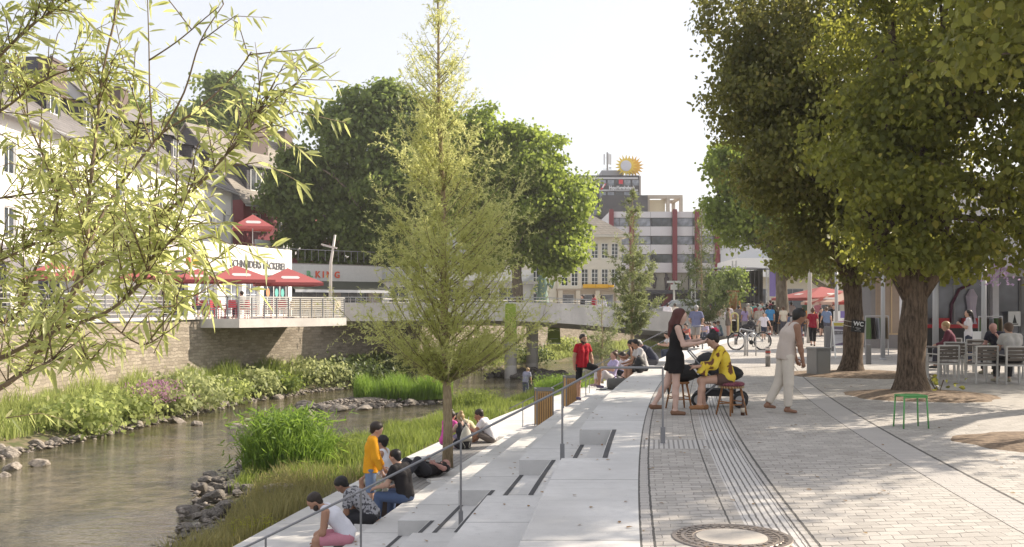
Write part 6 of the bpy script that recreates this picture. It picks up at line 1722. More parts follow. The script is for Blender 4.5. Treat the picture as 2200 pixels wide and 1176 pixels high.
for lab, x, y, c, f in (('guest in dark red top sitting at the left end of the café terrace', -15.3, 48.0, (.24, .03, .05), 20), ('guest in black top at the outer left table of the café terrace', -15.8, 47.9, (.03, .03, .035), 200), ('guest in grey top sitting near the terrace corner', -13.2, 48.9, (.3, .28, .28), 160)):
    person(lab, (x, y, ZT+.46), f, SIT, 1.72, False, 'light', ('dark', 'short'), ('tee', c), ('trousers', (.05, .05, .07)), (.1, .1, .1), .03, 'guests on the café terrace')

# stage
def stage():
    Y = 88; k = FPX/Y; x0, x1 = at(1590, Y), at(1641, Y); zb = EYE-(652-660)/k; zt = EYE-(578-660)/k
    r = thing('stage', 'black open air stage with truss towers behind the crowd', 'stage', (x0, Y, .8)); L = x1-x0; zb -= .8; zt -= .8
    MB().bx(-.5, L+.5, 0, 6, 0, zb).build('platform', mat('stage_grey', (.22, .21, .2), .8), r)
    m2 = MB(); m2.bx(-.2, L, 5.8, 6, zb+.004, zt); m2.bx(-.25, -.2, .5, 6, zb+.004, zt); m2.bx(L, L+.05, .5, 6, zb+.004, zt); m2.build('backdrop', M_BLACK, r)
    m2 = MB(); m2.quad([(-3.5, -.5, zt), (L+.6, -.5, zt), (L+.6, 6.5, zt+.4), (-3.5, 6.5, zt+.4)]); m2.quad([(-3.5, -.5, zt-.1), (L+.6, -.5, zt-.1), (L+.6, -.5, zt), (-3.5, -.5, zt)]); m2.quad([(-3.5, -.5, zt-.1), (L+.6, -.5, zt-.1), (L+.6, 6.5, zt+.3), (-3.5, 6.5, zt+.3)][::-1]); m2.build('roof', M_BLACK, r)
    for x in (-4.2, -.6, L+.3):
        m2 = MB(); q = .16; hh = zt+.7
        for dx in (-q, q):
            for dy in (-q, q): m2.bar((x+dx, -.4+dy, 0), (x+dx, -.4+dy, hh), .05)
        for i in range(int(hh/.4)):
            s = 1 if i % 2 else -1; z = i*.4; m2.bar((x-q*s, -.4-q, z), (x+q*s, -.4-q, z+.4), .03); m2.bar((x-q, -.4-q*s, z), (x-q, -.4+q*s, z+.4), .03)
        m2.build('truss_tower', mat('truss_alu', (.5, .5, .5), .4), r)
    m2 = MB()
    for x in (L*.45, L*.62, L*.8): m2.bar((x, .1, zb), (x, .1, zt-.1), .05)
    for i in range(5): m2.box((.5+i*.45, 1.5, zb+.35+.1*(i % 3)), (.4, .3, .7))
    m2.build('stage_gear', mat('gear_grey', (.09, .09, .1), .6), r)
    m2 = MB(); m2.box((-.9, 0, zb+1.2), (.7, .6, 2.6)); m2.build('speaker_stack', two_tone('rubble_dark', (.02, .02, .02), (.12, .11, .1), 6), r)
    for i, (x, c) in enumerate(((1.0, (.3, .25, .2)), (1.7, (.06, .10, .25)))):
        person(['musician in pale shirt on the dark stage', 'musician in blue on the dark stage'][i], (x0+x, Y+2, zb+.8), 260, STANDR, 1.76, False, 'light', ('dark', 'short'), ('tee', c), ('trousers', (.05, .05, .1)), (.1, .1, .1), .04)
stage()
def sculpture():
    Y = 72; k = FPX/Y; r = thing('sculpture', 'tapering bronze and wood sculpture in front of the stage', 'sculpture', (at(1575, Y), Y, rise_far(Y)))
    z0 = 0; zt = EYE-(626-660)/k-rise_far(Y); bz = mat('bronze', (.24, .12, .04), .45, .25, 3, metal=.3)
    m2 = MB(); m2.lathe((0, 0, 0), [(.14, .2), (.18, .8), (.30, zt-.9), (.34, zt-.3), (.28, zt)], 14); m2.build('horn', bz, r, True)
    for x in (-.5, .5):
        m2 = MB(); m2.bar((x*.75, -.3, zt-.7), (x*.2 if x < 0 else x*1.25, -.5, .0), .10); m2.build('leg', mat('orange_wood', (.50, .24, .07), .6), r)
    MB().bx(-.42, .4, -.25, .25, zt-.1, zt+.06).build('cap_plate', bz, r)
sculpture()
# banners under and on the bridge
def banner(lab, px0, px1, pt, pb, Y, flare=0):
    a = wp(px0, pt, Y); b = wp(px1, pb, Y); r = thing('banner', lab, 'banner', (a.x, Y, b.z), 0, 'green banners hanging at the bridge')
    w = b.x-a.x; h = a.z-b.z; m2 = MB(); n = 6
    for i in range(n):
        z0, z1 = h*i/n, h*(i+1)/n; f = lambda z: flare*(1-z/h)
        m2.quad([(-f(z0), .03*math.sin(z0*3), z0), (w+f(z0), .03*math.sin(z0*3), z0), (w+f(z1), .03*math.sin(z1*3), z1), (-f(z1), .03*math.sin(z1*3), z1)])
        m2.quad([(-f(z0), .02+.03*math.sin(z0*3), z0), (-f(z1), .02+.03*math.sin(z1*3), z1), (w+f(z1), .02+.03*math.sin(z1*3), z1), (w+f(z0), .02+.03*math.sin(z0*3), z0)])
    m2.build('cloth', mat('lime_green_cloth', (.27, .36, .045), .8, .06, 1), r)
    m2 = MB(); m2.bar((-flare-.04, .01, -.03), (w+flare+.04, .01, -.03), .05); m2.bar((-.04, .01, h+.02), (w+.04, .01, h+.02), .05); m2.build('batten', M_FRAME, r)
    MB().bx(.12, w-.12, -.045, -.04, .25, .29).build('printed_line', mat('pale_print', (.5, .56, .3), .8), r)
banner('green banner hanging in front of the left bridge pier', 1086, 1108, 652, 735, 57.6, .08)
banner('green banner hanging under the bridge right of the second pier', 1177, 1203, 702, 737, 63, .04)

# statue
def statue():
    Y = 92; k = FPX/Y; r = thing('statue', 'green bronze statue on the far street beside the cream house', 'statue', (at(1165, Y), Y, .86)); m = mat('verdigris', (.16, .24, .20), .7, .25, 3); m2 = MB()
    m2.bx(-.9, .9, -.9, .9, 0, .9); m2.build('plinth', M_SAND, r)
    m2 = MB(); m2.lathe((0, 0, .9), [(.75, 0), (.6, .6), (.45, 1.4), (.5, 2.0), (.55, 2.5), (.2, 2.9), (.26, 3.15), (.24, 3.4), (.05, 3.55)], 12); m2.tube([(.4, 0, 3.2), (.9, -.2, 2.6), (1.1, -.3, 3.2)], [.18, .14, .1], 8); m2.tube([(-.4, 0, 3.2), (-.7, -.2, 2.5), (-.5, -.5, 2.1)], [.18, .14, .1], 8); m2.lathe((0, 0, 4.2), [(.5, 0), (.2, .1), (.16, .35)], 12)
    m2.build('figure', m, r, True)
statue()
def car():
    Y = 78; r = thing('parked_car', 'silver estate car parked behind the bridge parapet', 'car', (at(1462, Y), Y, .86-.15), .08); m = mat('silver_paint', (.48, .49, .50), .3, .03, 2, metal=.5)
    prof = [(-2.2, .35), (-2.25, .75), (-1.9, .95), (-1.2, 1.02), (-.55, 1.52), (.3, 1.6), (1.5, 1.55), (2.05, 1.1), (2.2, .8), (2.2, .35)]
    m2 = MB(); n = len(prof); w = .85
    for s in (-1, 1):
        m2.quad([(x, s*w*(.86 if z > 1.1 else 1), z) for x, z in prof][::s])
    for i in range(n):
        j = (i+1) % n; wi = w*(.86 if prof[i][1] > 1.1 else 1); wj = w*(.86 if prof[j][1] > 1.1 else 1)
        m2.quad([(prof[i][0], -wi, prof[i][1]), (prof[i][0], wi, prof[i][1]), (prof[j][0], wj, prof[j][1]), (prof[j][0], -wj, prof[j][1])])
    m2.build('body', m, r)
    for s in (-1, 1):
        for a, b in ((-.95, .05), (.15, 1.0), (1.1, 1.75)):
            q = MB(); q.quad([(a+(.25 if a < -.5 else 0), s*(w*.93), 1.1), (b, s*(w*.93), 1.1), (b-(.1 if b > 1.5 else 0), s*(w*.87), 1.48), (a+(.45 if a < -.5 else .02), s*(w*.87), 1.48)][::-s]); q.build('side_window', M_PANE, r)
    m2 = MB(); m2.quad([(-1.17, -.7, 1.07), (-1.17, .7, 1.07), (-.6, .64, 1.5), (-.6, -.64, 1.5)]); m2.build('windscreen', M_PANE, r)
    for x in (-1.4, 1.4):
        for s in (-1, 1):
            m2 = MB(); m2.lathe((0, 0, 0), [(.2, -.1), (.32, -.1), (.33, 0), (.32, .1), (.2, .1)], 18)
            for i, v in enumerate(m2.v): m2.v[i] = (x+v[0], s*.8+v[2], .33+v[1])
            wl = m2.build('wheel', M_BLACK, r, True); m2 = MB(); m2.lathe((0, 0, 0), [(.2, -.105), (.2, .105)], 14)
            for i, v in enumerate(m2.v): m2.v[i] = (x+v[0], s*.8+v[2], .33+v[1])
            m2.build('rim', M_STEEL, wl)
    for s in (-1, 1): m2 = MB(); m2.box((-2.2, s*.6, .78), (.12, .3, .14)); m2.build('headlight', M_FRAME, r); m2 = MB(); m2.box((2.17, s*.68, .95), (.1, .16, .3)); m2.build('tail_light', M_RED, r)
car()
# tables with crowd at the right background
for i, (px, Y, lab) in enumerate(((1690, 60, 'wooden café table near the plane tree trunk'), (1712, 58.5, 'wooden café table left of the lamp post'), (1762, 62, 'wooden café table under the red parasol'))):
    r = thing('cafe_table', lab, 'table', (at(px, Y), Y, rise_far(Y)), 0, 'café tables near the stage')
    MB().bx(-.5, .5, -.35, .35, .71, .75).build('tabletop', mat('orange_wood', (.50, .24, .07), .6), r)
    m2 = MB()
    for x in (-.4, .4):
        for y in (-.28, .28): m2.bar((x, y, 0), (x, y, .71), .05)
    m2.build('legs_frame', M_GREYP, r)
for lab, px, Y, c, f, hc_ in (('guest in blue shirt at the table by the plane tree', 1694, 59.6, (.12, .17, .28), 90, 'black'), ('guest in black and white top at the second table', 1706, 59.2, (.5, .47, .45), 60, 'black'), ('guest in orange brown top at the second table', 1716, 59.4, (.34, .2, .14), 120, 'brown'),
        ('guest in dark top under the red parasol', 1752, 62, (.05, .04, .05), 80, 'dark'), ('guest in cream top under the red parasol', 1765, 63, (.5, .46, .4), 200, 'grey'), ('guest in brown jacket behind the red parasol pole', 1776, 63.5, (.2, .13, .1), 140, 'dark')):
    person(lab, (at(px, Y), Y, .46+rise_far(Y)), f, SIT, 1.74, False, 'light', (hc_, 'short'), ('tee', c), ('trousers', (.05, .05, .07)), (.1, .1, .1), .035, 'guests at the background tables')
m2 = MB(); m2.bx(-.45, .45, -.15, .15, 0, 1.5); m2.bx(-.4, .02, -.16, -.15, .5, 1.0, 1); m2.bx(-.2, .3, -.16, -.15, 1.15, 1.5, 2)
tag(m2.build('poster_stand', [M_FRAME, mat('magenta_print', (.45, .12, .32)), mat('violet_print', (.18, .14, .36))], None, False, (at(1812, 50), 50, 0)), 'white and magenta poster stand left of the dark trunk', 'sign')
m2 = MB(); m2.bx(-.02, .02, -.02, .02, 0, 4.5, 1); m2.bx(.05, .6, -.01, .01, 1.8, 4.4); tag(m2.build('flag_banner', [mat('violet_print', (.18, .14, .36)), M_STEEL], None, False, (at(1652, 84), 84, .8)), 'narrow violet banner flag right of the stage', 'flag')
for px, Y, lab in ((1668, 84, 'slim grey advertising mast right of the violet flag'),):
    pole('mast', px, 0, 580, .06, lab, .8, Y, 'mast')

for lab, px, Y, c, f, hc_, ps in (('standing guest in white shirt behind the tables by the plane tree', 1700, 68, (.6, .58, .56), 80, 'dark', STAND), ('standing guest in dark green jacket left of the red parasol', 1731, 70, (.06, .09, .06), 100, 'brown', STANDR),
        ('woman in pink top near the red parasol pole', 1757, 69, (.5, .2, .26), 60, 'blond', STANDR), ('man in grey shirt far right of the red parasol pole', 1785, 66, (.28, .28, .3), 250, 'grey', STAND), ('person in orange top behind the maroon woman', 1740, 57, (.5, .2, .05), 80, 'dark', STANDR),
        ('person in denim shirt walking behind the pavement sign', 1776, 54, (.14, .19, .3), 95, 'brown', WALK), ('woman in cream dress at the edge of the crowd left of the tables', 1683, 58, (.58, .52, .42), 110, 'brown', STANDR), ('person in black hoodie left of the plane tree trunk', 1661, 69, (.03, .03, .035), 80, 'dark', STAND),
        ('person in teal t-shirt between pram and red shirt', 1618, 67, (.08, .28, .28), 95, 'black', STAND), ('tall man in white t-shirt deep in the stage crowd', 1635, 70, (.64, .63, .64), 90, 'brown', STAND), ('woman in burgundy top deep in the stage crowd', 1655, 72, (.26, .04, .08), 90, 'auburn', STANDR)):
    person(lab, (at(px, Y), Y, rise_far(Y)), f, ps, 1.74, False, 'light', (hc_, 'short'), ('tee', c), ('trousers', (.07, .07, .09)), (.08, .07, .07), .034, 'people in the distance on the plaza')
# ================================================================== TREES AND PLANTS
LEAF_WILLOW = leaf_mat('willow_leaf', (.13, .17, .04), (.25, .28, .07), (.38, .39, .16), .5, .4, (.55, .52, .26))
LEAF_YWILLOW = leaf_mat('young_willow_leaf', (.20, .225, .06), (.33, .355, .10), (.47, .48, .19), .57, .5)
LEAF_PLANE = leaf_mat('plane_leaf', (.07, .105, .018), (.125, .175, .03), (.22, .27, .05), .52, .45)
LEAF_PLANED = leaf_mat('dark_plane_leaf', (.055, .085, .022), (.10, .145, .035), (.17, .215, .055), .45, .5)
LEAF_LIME = leaf_mat('lime_leaf', (.062, .078, .014), (.115, .13, .022), (.205, .21, .04), .54, .42, (.38, .30, .06))
LEAF_LIME2 = leaf_mat('lime_leaf_olive', (.052, .062, .015), (.095, .103, .024), (.165, .162, .042), .5, .45, (.27, .205, .075))
GRASS_N = leaf_mat('bank_grass', (.065, .10, .018), (.115, .165, .03), (.19, .23, .05), .4, .6, (.30, .27, .12))
GRASS_F = leaf_mat('far_bank_grass', (.12, .165, .04), (.20, .25, .07), (.31, .345, .12), .45, .6, (.40, .36, .19))
REED = leaf_mat('reed_blade', (.06, .12, .018), (.105, .185, .03), (.19, .275, .045), .4, .5)
def bark(name, a, b, sc=14):
    t = NT(name); v = t.obj(); q = t.sep(v)
    st = t.comb(t.math('MULTIPLY', q[0], sc*2.2), t.math('MULTIPLY', q[1], sc*2.2), t.math('MULTIPLY', q[2], sc*.45))
    n = t.noise(st, 1.0, 6, .65)
    c = t.mix(t.maprange(n, .36, .64, 0, 1), a, b)
    c = t.mix(t.maprange(t.noise(v, 2.5, 3), .5, .7, 0, .4), c, [x*1.4 for x in b])
    return t.done(t.pbsdf(c, .9, 0, t.bump(n, .9, .035), .2))
BARK_LIME = bark('lime_bark', (.035, .025, .018), (.165, .12, .085), 12)
BARK_PLANE = bark('plane_bark', (.09, .07, .05), (.20, .17, .13), 4)
BARK_WILLOW = bark('willow_bark', (.22, .17, .10), (.42, .33, .21), 16)
BARK_TWIG = mat('willow_twig', (.17, .12, .07), .7, .3, 20)

def crown_pts(rng, ells, nclump, leaves_per, csize, shell=.55):
    P = []; N = []
    vol = np.array([e[3]*e[4]*e[5] for e in ells])**.667; vol /= vol.sum()
    for e, f in zip(ells, vol):
        m = max(3, int(nclump*f)); d = rng.normal(0, 1, (m, 3)); d /= np.linalg.norm(d, axis=1, keepdims=True)
        r = (shell**3+(1-shell**3)*rng.random(m))**(1/3)*rng.choice([1.0, 1.0, 1.16, .9, 1.08], m)
        c = np.array(e[:3])+d*r[:, None]*np.array(e[3:6])
        for i in range(m):
            k = int(leaves_per*rng.uniform(.5, 1.5)); s = csize*rng.uniform(.6, 1.35)
            g = np.clip(rng.normal(0, 1, (k, 3)), -1.7, 1.7)*np.array([s, s, s*.6]); P.append(c[i]+g); N.append(g*.6+d[i]*s*1.2+np.array([0, 0, .5*s]))
    return np.concatenate(P), np.concatenate(N)

def boughs(rng, ells, m=11, k=.40):
    out = []
    for e in ells:
        out.append((e[0], e[1], e[2], e[3]*.62, e[4]*.62, e[5]*.62))
        for _ in range(m):
            d = rng.normal(0, 1, 3); d /= np.linalg.norm(d); q = rng.uniform(.55, .84); s = k*rng.uniform(.65, 1.1)
            out.append((e[0]+d[0]*e[3]*q, e[1]+d[1]*e[4]*q, e[2]+d[2]*e[5]*q, e[3]*s, e[4]*s, e[5]*s*.85))
    return out

def crown(root, rng, ells, nclump, per, csize, L, W, m, name='crown', droop=.25, shell=.55, loc=None):
    P, N = crown_pts(rng, ells, nclump, per, csize, shell)
    n = len(P); N = N/np.maximum(np.linalg.norm(N, axis=1, keepdims=True), 1e-6)+rng.normal(0, .55, (n, 3))
    D = rng.normal(0, 1, (n, 3))+np.array([0, 0, -.45])
    Ls = L*rng.uniform(.65, 1.3, n)
    return link(bpy.data.objects.new(name, leaves_mesh(name, P, D, N, Ls, Ls*W, m, .15, droop, 1)), root)

def limb(mb, p, q, r0, r1, rng, bend=.12, n=6):
    p, q = Vector(p), Vector(q); d = (q-p).length; pts = []
    off = Vector(rng.normal(0, 1, 3))*d*bend
    for i in range(n+1):
        t = i/n; pts.append(p+(q-p)*t+off*math.sin(PI*t)*.6+Vector(rng.normal(0, 1, 3))*d*.012)
    mb.tube(pts, [r0+(r1-r0)*i/n for i in range(n+1)], 8); return pts

def big_tree(label, loc, trunk, r0, ells, limbs, rng, nclump, per, csize, L, W, lm, bm, cat='tree', group=None, flare=1.5, nlimb=10, shell=.55, fork=None):
    """trunk: list of points (relative), ells relative"""
    t = thing('broadleaf_tree', label, cat, loc, 0, group)
    pts = [Vector(p) for p in trunk]; n = len(pts)
    dense = []
    for a, b in zip(pts, pts[1:]):
        for i in range(5): dense.append(a+(b-a)*i/5)
    dense.append(pts[-1]); H = dense[-1].z
    rr = [r0*(1+(flare-1)*max(0, 1-p.z/.55)**2)*(1-.35*p.z/max(H, .1))*(1+.05*math.sin(p.z*5+loc[0])) for p in dense]
    mb = MB(); mb.tube(dense, rr, 18)
    for i, v in enumerate(mb.v):
        a = math.atan2(v[1]-dense[min(i//18, len(dense)-1)].y, v[0]-dense[min(i//18, len(dense)-1)].x)
        k = 1+.045*math.sin(3*a+v[2]*1.3)+.025*math.sin(7*a+v[2]*3); c = dense[min(i//18, len(dense)-1)]
        mb.v[i] = (c.x+(v[0]-c.x)*k, c.y+(v[1]-c.y)*k, v[2])
    top = dense[-1]
    for i in range(nlimb):
        e = ells[i % len(ells)]; d = Vector(rng.normal(0, 1, 3)); d.z = abs(d.z)*.6; d.normalize()
        q = Vector(e[:3])+Vector((d.x*e[3], d.y*e[4], d.z*e[5]))*.75
        st = dense[-1-int(rng.integers(0, max(2, len(dense)//4)))]
        ps = limb(mb, st, q, r0*rng.uniform(.28, .5), .03, rng)
        for j in (2, 3, 4):
            q2 = ps[j]+Vector(rng.normal(0, 1, 3))*e[3]*.35+Vector((0, 0, e[5]*.12)); limb(mb, ps[j], q2, r0*.12, .015, rng, .1, 4)
    for p in limbs: mb.tube([Vector(q) for q in p[0]], p[1], 10)
    mb.build('trunk', bm, t, True)
    crown(t, rng, boughs(rng, ells), nclump, per, csize, L, W, lm, shell=max(shell, .6))
    return t

R = lambda s: np.random.default_rng(s)
# the two limes on the plaza and the two just outside the right edge whose crowns and shadows reach in
big_tree('big lime tree nearest on the plaza with furrowed brown trunk', (LIME_A[0], LIME_A[1], 0), [(0, 0, -.05), (-.02, 0, .5), (0, 0, 1.2), (.05, 0, 2.0), (.1, .05, 2.9), (.15, .1, 4.5)], .275,
    [(1.3, .3, 4.7, 2.9, 2.2, 2.5), (1.2, .2, 7.6, 3.1, 2.6, 3.2), (-.6, -.2, 4.0, 1.5, 1.5, 1.5), (2.9, .2, 3.2, 1.7, 1.5, 1.0), (3.7, .3, 6.4, 2.2, 2.0, 2.8), (.2, -.5, 2.75, 1.5, 1.2, .55)],
    [([(0, 0, 1.9), (-.35, 0, 2.5), (-.9, .1, 3.6)], [.2, .16, .08]), ([(.1, 0, 1.9), (.5, -.1, 2.5), (1.4, -.2, 3.4)], [.18, .14, .06])], R(11), 1050, 64, .25, .10, .46, LEAF_LIME, BARK_LIME, flare=1.5, nlimb=12, shell=.45)
big_tree('darker lime tree carrying the toilet sign farther back', (LIME_B[0], LIME_B[1], 0), [(0, 0, -.05), (.05, 0, .6), (.06, 0, 1.5), (.0, 0, 2.6), (0, 0, 5)], .26,
    [(.0, 0, 7.8, 3.4, 3.2, 4.0), (-.4, 0, 4.6, 2.6, 2.6, 2.2), (.6, 0, 3.4, 2.2, 2.0, 1.1), (-1.3, -.3, 5.8, 2.1, 2.0, 1.8), (-1.6, 0, 8.2, 1.9, 2.0, 2.2), (-2.5, 0, 9.0, 1.35, 1.6, 1.9), (-2.3, 0, 7.0, 1.4, 1.5, 1.5)],
    [([(0, 0, 2.1), (-.3, 0, 3.0), (-.9, 0, 4.5)], [.16, .13, .06])], R(12), 1350, 62, .27, .095, .46, LEAF_LIME2, BARK_LIME, flare=1.45, nlimb=12, shell=.45)
big_tree('slim young lime whose leaves hang into the upper right corner', (TREE_C[0], TREE_C[1], 0), [(0, 0, -.05), (.02, 0, 1), (.05, 0, 2.2), (.1, 0, 3.6), (.1, 0, 5)], .085,
    [(.15, .3, 5.7, 1.55, 1.5, 1.4), (.4, .4, 7.4, 1.5, 1.5, 1.5)], [], R(13), 170, 68, .28, .10, .46, LEAF_LIME, BARK_LIME, flare=1.5, nlimb=7, shell=.35)
big_tree('tall lime standing outside the right edge beside the shop front', (18.8, 27.2, 0), [(0, 0, -.05), (.02, 0, 1), (.0, 0, 2.5), (.1, 0, 5)], .27,
    [(.3, 0, 8.0, 3.4, 3.2, 3.2), (.4, 0, 5.6, 2.2, 2.2, 1.2)], [], R(14), 330, 70, .42, .11, .46, LEAF_LIME, BARK_LIME, flare=1.4, nlimb=8, shell=.4)
big_tree('lime outside the right edge whose shadow falls across the paving', (12.0, 18.5, 0), [(0, 0, -.05), (.02, -.1, 1), (.0, -.5, 2.5), (.1, -1.3, 5)], .27,
    [(.2, -1.8, 7.4, 3.0, 2.6, 1.75), (.4, -1.6, 9.2, 2.4, 2.2, 1.4), (.2, -4.2, 9.0, 2.0, 1.5, 1.1), (-.2, -2.2, 5.9, 1.6, 1.3, .6)], [], R(15), 330, 66, .42, .12, .46, LEAF_LIME, BARK_LIME, flare=1.4, nlimb=8, shell=.4)
def shoots(rng):
    shrublet((LIME_A[0]+.42, LIME_A[1]-.2, .02), 26, .3, 'tuft of fresh shoots at the foot of the big lime trunk', rng)
shoots(R(3))
# plane trees in the middle distance
def k_(Y): return FPX/Y
def ell(px, py, rx, ry, Y, loc, dy=0.0, rd=None):
    p = wp(px, py, Y); k = k_(Y); return (p.x-loc[0], dy, p.z-loc[2], rx/k, rd or min(rx, ry)/k, ry/k)
l1 = (at(815, 86), 86, ZST)
big_tree('large spreading plane tree left of the young willow', l1, [(0, 0, -.2), (.1, 0, 2), (.0, 0, 4), (.3, 0, 7)], .55,
    [ell(800, 300, 118, 110, 86, l1), ell(930, 300, 75, 70, 86, l1), ell(885, 255, 72, 62, 86, l1), ell(840, 218, 50, 42, 86, l1), ell(880, 410, 130, 130, 86, l1, -1), ell(960, 400, 90, 110, 86, l1), ell(740, 420, 120, 110, 86, l1, 1), ell(640, 410, 72, 75, 86, l1, -1), ell(610, 440, 58, 68, 86, l1), ell(690, 400, 110, 100, 86, l1, .5), ell(660, 350, 55, 40, 86, l1), ell(760, 500, 120, 75, 86, l1, -.5), ell(740, 555, 110, 32, 86, l1), ell(860, 540, 90, 45, 86, l1), ell(780, 250, 80, 70, 86, l1), ell(690, 490, 95, 70, 86, l1), ell(820, 230, 70, 60, 86, l1), ell(720, 260, 55, 40, 86, l1), ell(900, 480, 110, 80, 86, l1)],
    [([(0, 0, 2.2), (-2.5, -.5, 3.0), (-5, -.5, 5)], [.28, .2, .1])], R(21), 1080, 60, .62, .32, .48, LEAF_PLANED, BARK_PLANE, nlimb=14)
l2 = (at(1110, 80), 80, .6)
big_tree('sunlit plane tree right of the young willow', l2, [(0, 0, -.4), (.1, 0, 2), (0, 0, 4), (.2, 0, 6)], .5,
    [ell(1060, 360, 100, 95, 80, l2), ell(1150, 370, 95, 90, 80, l2), ell(1185, 440, 95, 85, 80, l2), ell(1090, 460, 110, 90, 80, l2), ell(1200, 520, 65, 50, 80, l2), ell(1010, 300, 55, 50, 80, l2), ell(1110, 300, 60, 35, 80, l2), ell(980, 420, 70, 90, 80, l2), ell(1005, 292, 62, 55, 80, l2), ell(1040, 275, 58, 48, 80, l2), ell(1225, 430, 58, 62, 80, l2), ell(1100, 400, 115, 95, 80, l2), ell(1060, 545, 80, 40, 80, l2), ell(1190, 560, 60, 30, 80, l2), ell(960, 330, 60, 60, 80, l2), ell(1140, 520, 80, 50, 80, l2)],
    [], R(22), 1020, 56, .55, .27, .48, LEAF_PLANE, BARK_PLANE, nlimb=12)
l3 = (at(485, 135), 135, 2.0)
big_tree('round dark tree rising behind the roofs on the left', l3, [(0, 0, -1), (0, 0, 10), (0, 0, 18)], .6,
    [ell(480, 205, 55, 45, 135, l3), ell(440, 250, 75, 50, 135, l3), ell(510, 265, 60, 50, 135, l3), ell(390, 275, 40, 30, 135, l3), ell(540, 290, 32, 34, 135, l3)], [], R(23), 300, 50, .9, .42, .5, LEAF_PLANED, BARK_PLANE, nlimb=6)
l3b = (at(270, 120), 120, 2.0)
big_tree('small tree crown between the chimney and the dark round tree', l3b, [(0, 0, -1), (0, 0, 8), (0, 0, 16)], .4,
    [ell(265, 245, 40, 40, 120, l3b), ell(300, 270, 35, 30, 120, l3b)], [], R(24), 110, 45, .8, .4, .5, LEAF_PLANE, BARK_PLANE, nlimb=4)
l4 = (at(1684, 62), 62, .04)
big_tree('plane tree behind the crowd left of the limes', l4, [(0, 0, -.2), (-.1, 0, 1.5), (-.15, 0, 3), (-.2, 0, 5.5)], .42,
    [ell(1600, 400, 75, 75, 62, l4), ell(1580, 470, 80, 60, 62, l4), ell(1650, 440, 100, 90, 62, l4, .5), ell(1560, 350, 45, 45, 62, l4), ell(1700, 520, 100, 70, 62, l4, -.5), ell(1640, 350, 80, 70, 62, l4, .5), ell(1750, 560, 90, 35, 62, l4, -1)],
    [([(-.2, 0, 3.2), (1.2, 0, 4.4), (2.6, 0, 5.5)], [.2, .15, .08])], R(25), 560, 56, .42, .21, .48, LEAF_PLANE, BARK_PLANE, nlimb=10)
l5 = (at(1788, 75), 75, .6)
big_tree('forked plane tree trunk behind the plaza parasols', l5, [(0, 0, -.2), (0, 0, 1.6), (.1, 0, 2.8)], .4,
    [ell(1770, 520, 90, 60, 75, l5), ell(1860, 500, 90, 70, 75, l5), ell(1800, 430, 90, 70, 75, l5)], [([(0, 0, 2.2), (-1.3, 0, 3.0), (-2.7, 0, 4.8)], [.25, .2, .12]), ([(0, 0, 2.2), (.6, 0, 3.6), (1.5, 0, 5)], [.25, .2, .12])], R(26), 260, 55, .7, .28, .48, LEAF_PLANE, BARK_PLANE, nlimb=6)
l6 = (at(1556, 87), 87, .8)
big_tree('dark green leafy tree wall left of the stage trusses', l6, [(0, 0, -.2), (0, 0, 1.5), (0, 0, 2.5)], .2, [ell(1552, 612, 30, 34, 87, l6), ell(1578, 608, 22, 30, 87, l6), ell(1565, 635, 28, 20, 87, l6)], [], R(27), 180, 50, .4, .2, .48, LEAF_PLANED, BARK_PLANE, nlimb=4)
p_ = wp(2148, 585, 21.5); rng = R(28); n = 160; Q_ = np.clip(rng.normal(0, 1, (n, 3)), -1.6, 1.6)*np.array([.22, .2, .16])
pf = thing('hanging_flowers', 'purple flowers among the leaves at the right picture edge', 'plant', p_)
link(bpy.data.objects.new('foliage', leaves_mesh('foliage', Q_, rng.normal(0, 1, (n, 3)), rng.normal(0, 1, (n, 3)), .07, .022, leaf_mat('violet_flower', (.22, .12, .34), (.32, .2, .46), (.45, .32, .56), .4, .6))), pf)
m2 = MB(); m2.tube([(0, 0, .9), (.05, 0, .3), (0, 0, -.1)], .012, 5); m2.build('stem', mat('twig', (.1, .07, .04)), pf)
# far tree belt closing gaps behind the houses
for i, (px, Y, zt, rx) in enumerate(((1020, 190, 480, 60), (1640, 180, 470, 110), (1800, 170, 420, 120))):
    lo = (at(px, Y), Y, .8)
    big_tree(['distant tree behind the plane trees', 'distant tree behind the stage', 'distant tree behind the long hall'][i], lo, [(0, 0, -.2), (0, 0, 5), (0, 0, 8)], .5, [ell(px, zt+40, rx, 60, Y, lo), ell(px+rx*.6, zt+70, rx*.7, 50, Y, lo), ell(px-rx*.5, zt+80, rx*.7, 45, Y, lo)], [], R(40+i), 160, 40, 1.5, .6, .5, LEAF_PLANED, BARK_PLANE, nlimb=4)

LEAF_YW2 = leaf_mat('greygreen_willow_leaf', (.085, .11, .045), (.14, .165, .065), (.21, .235, .10), .42, .5)
BARK_YB = mat('willow_shoot_bark', (.24, .21, .10), .7, .2, 12)
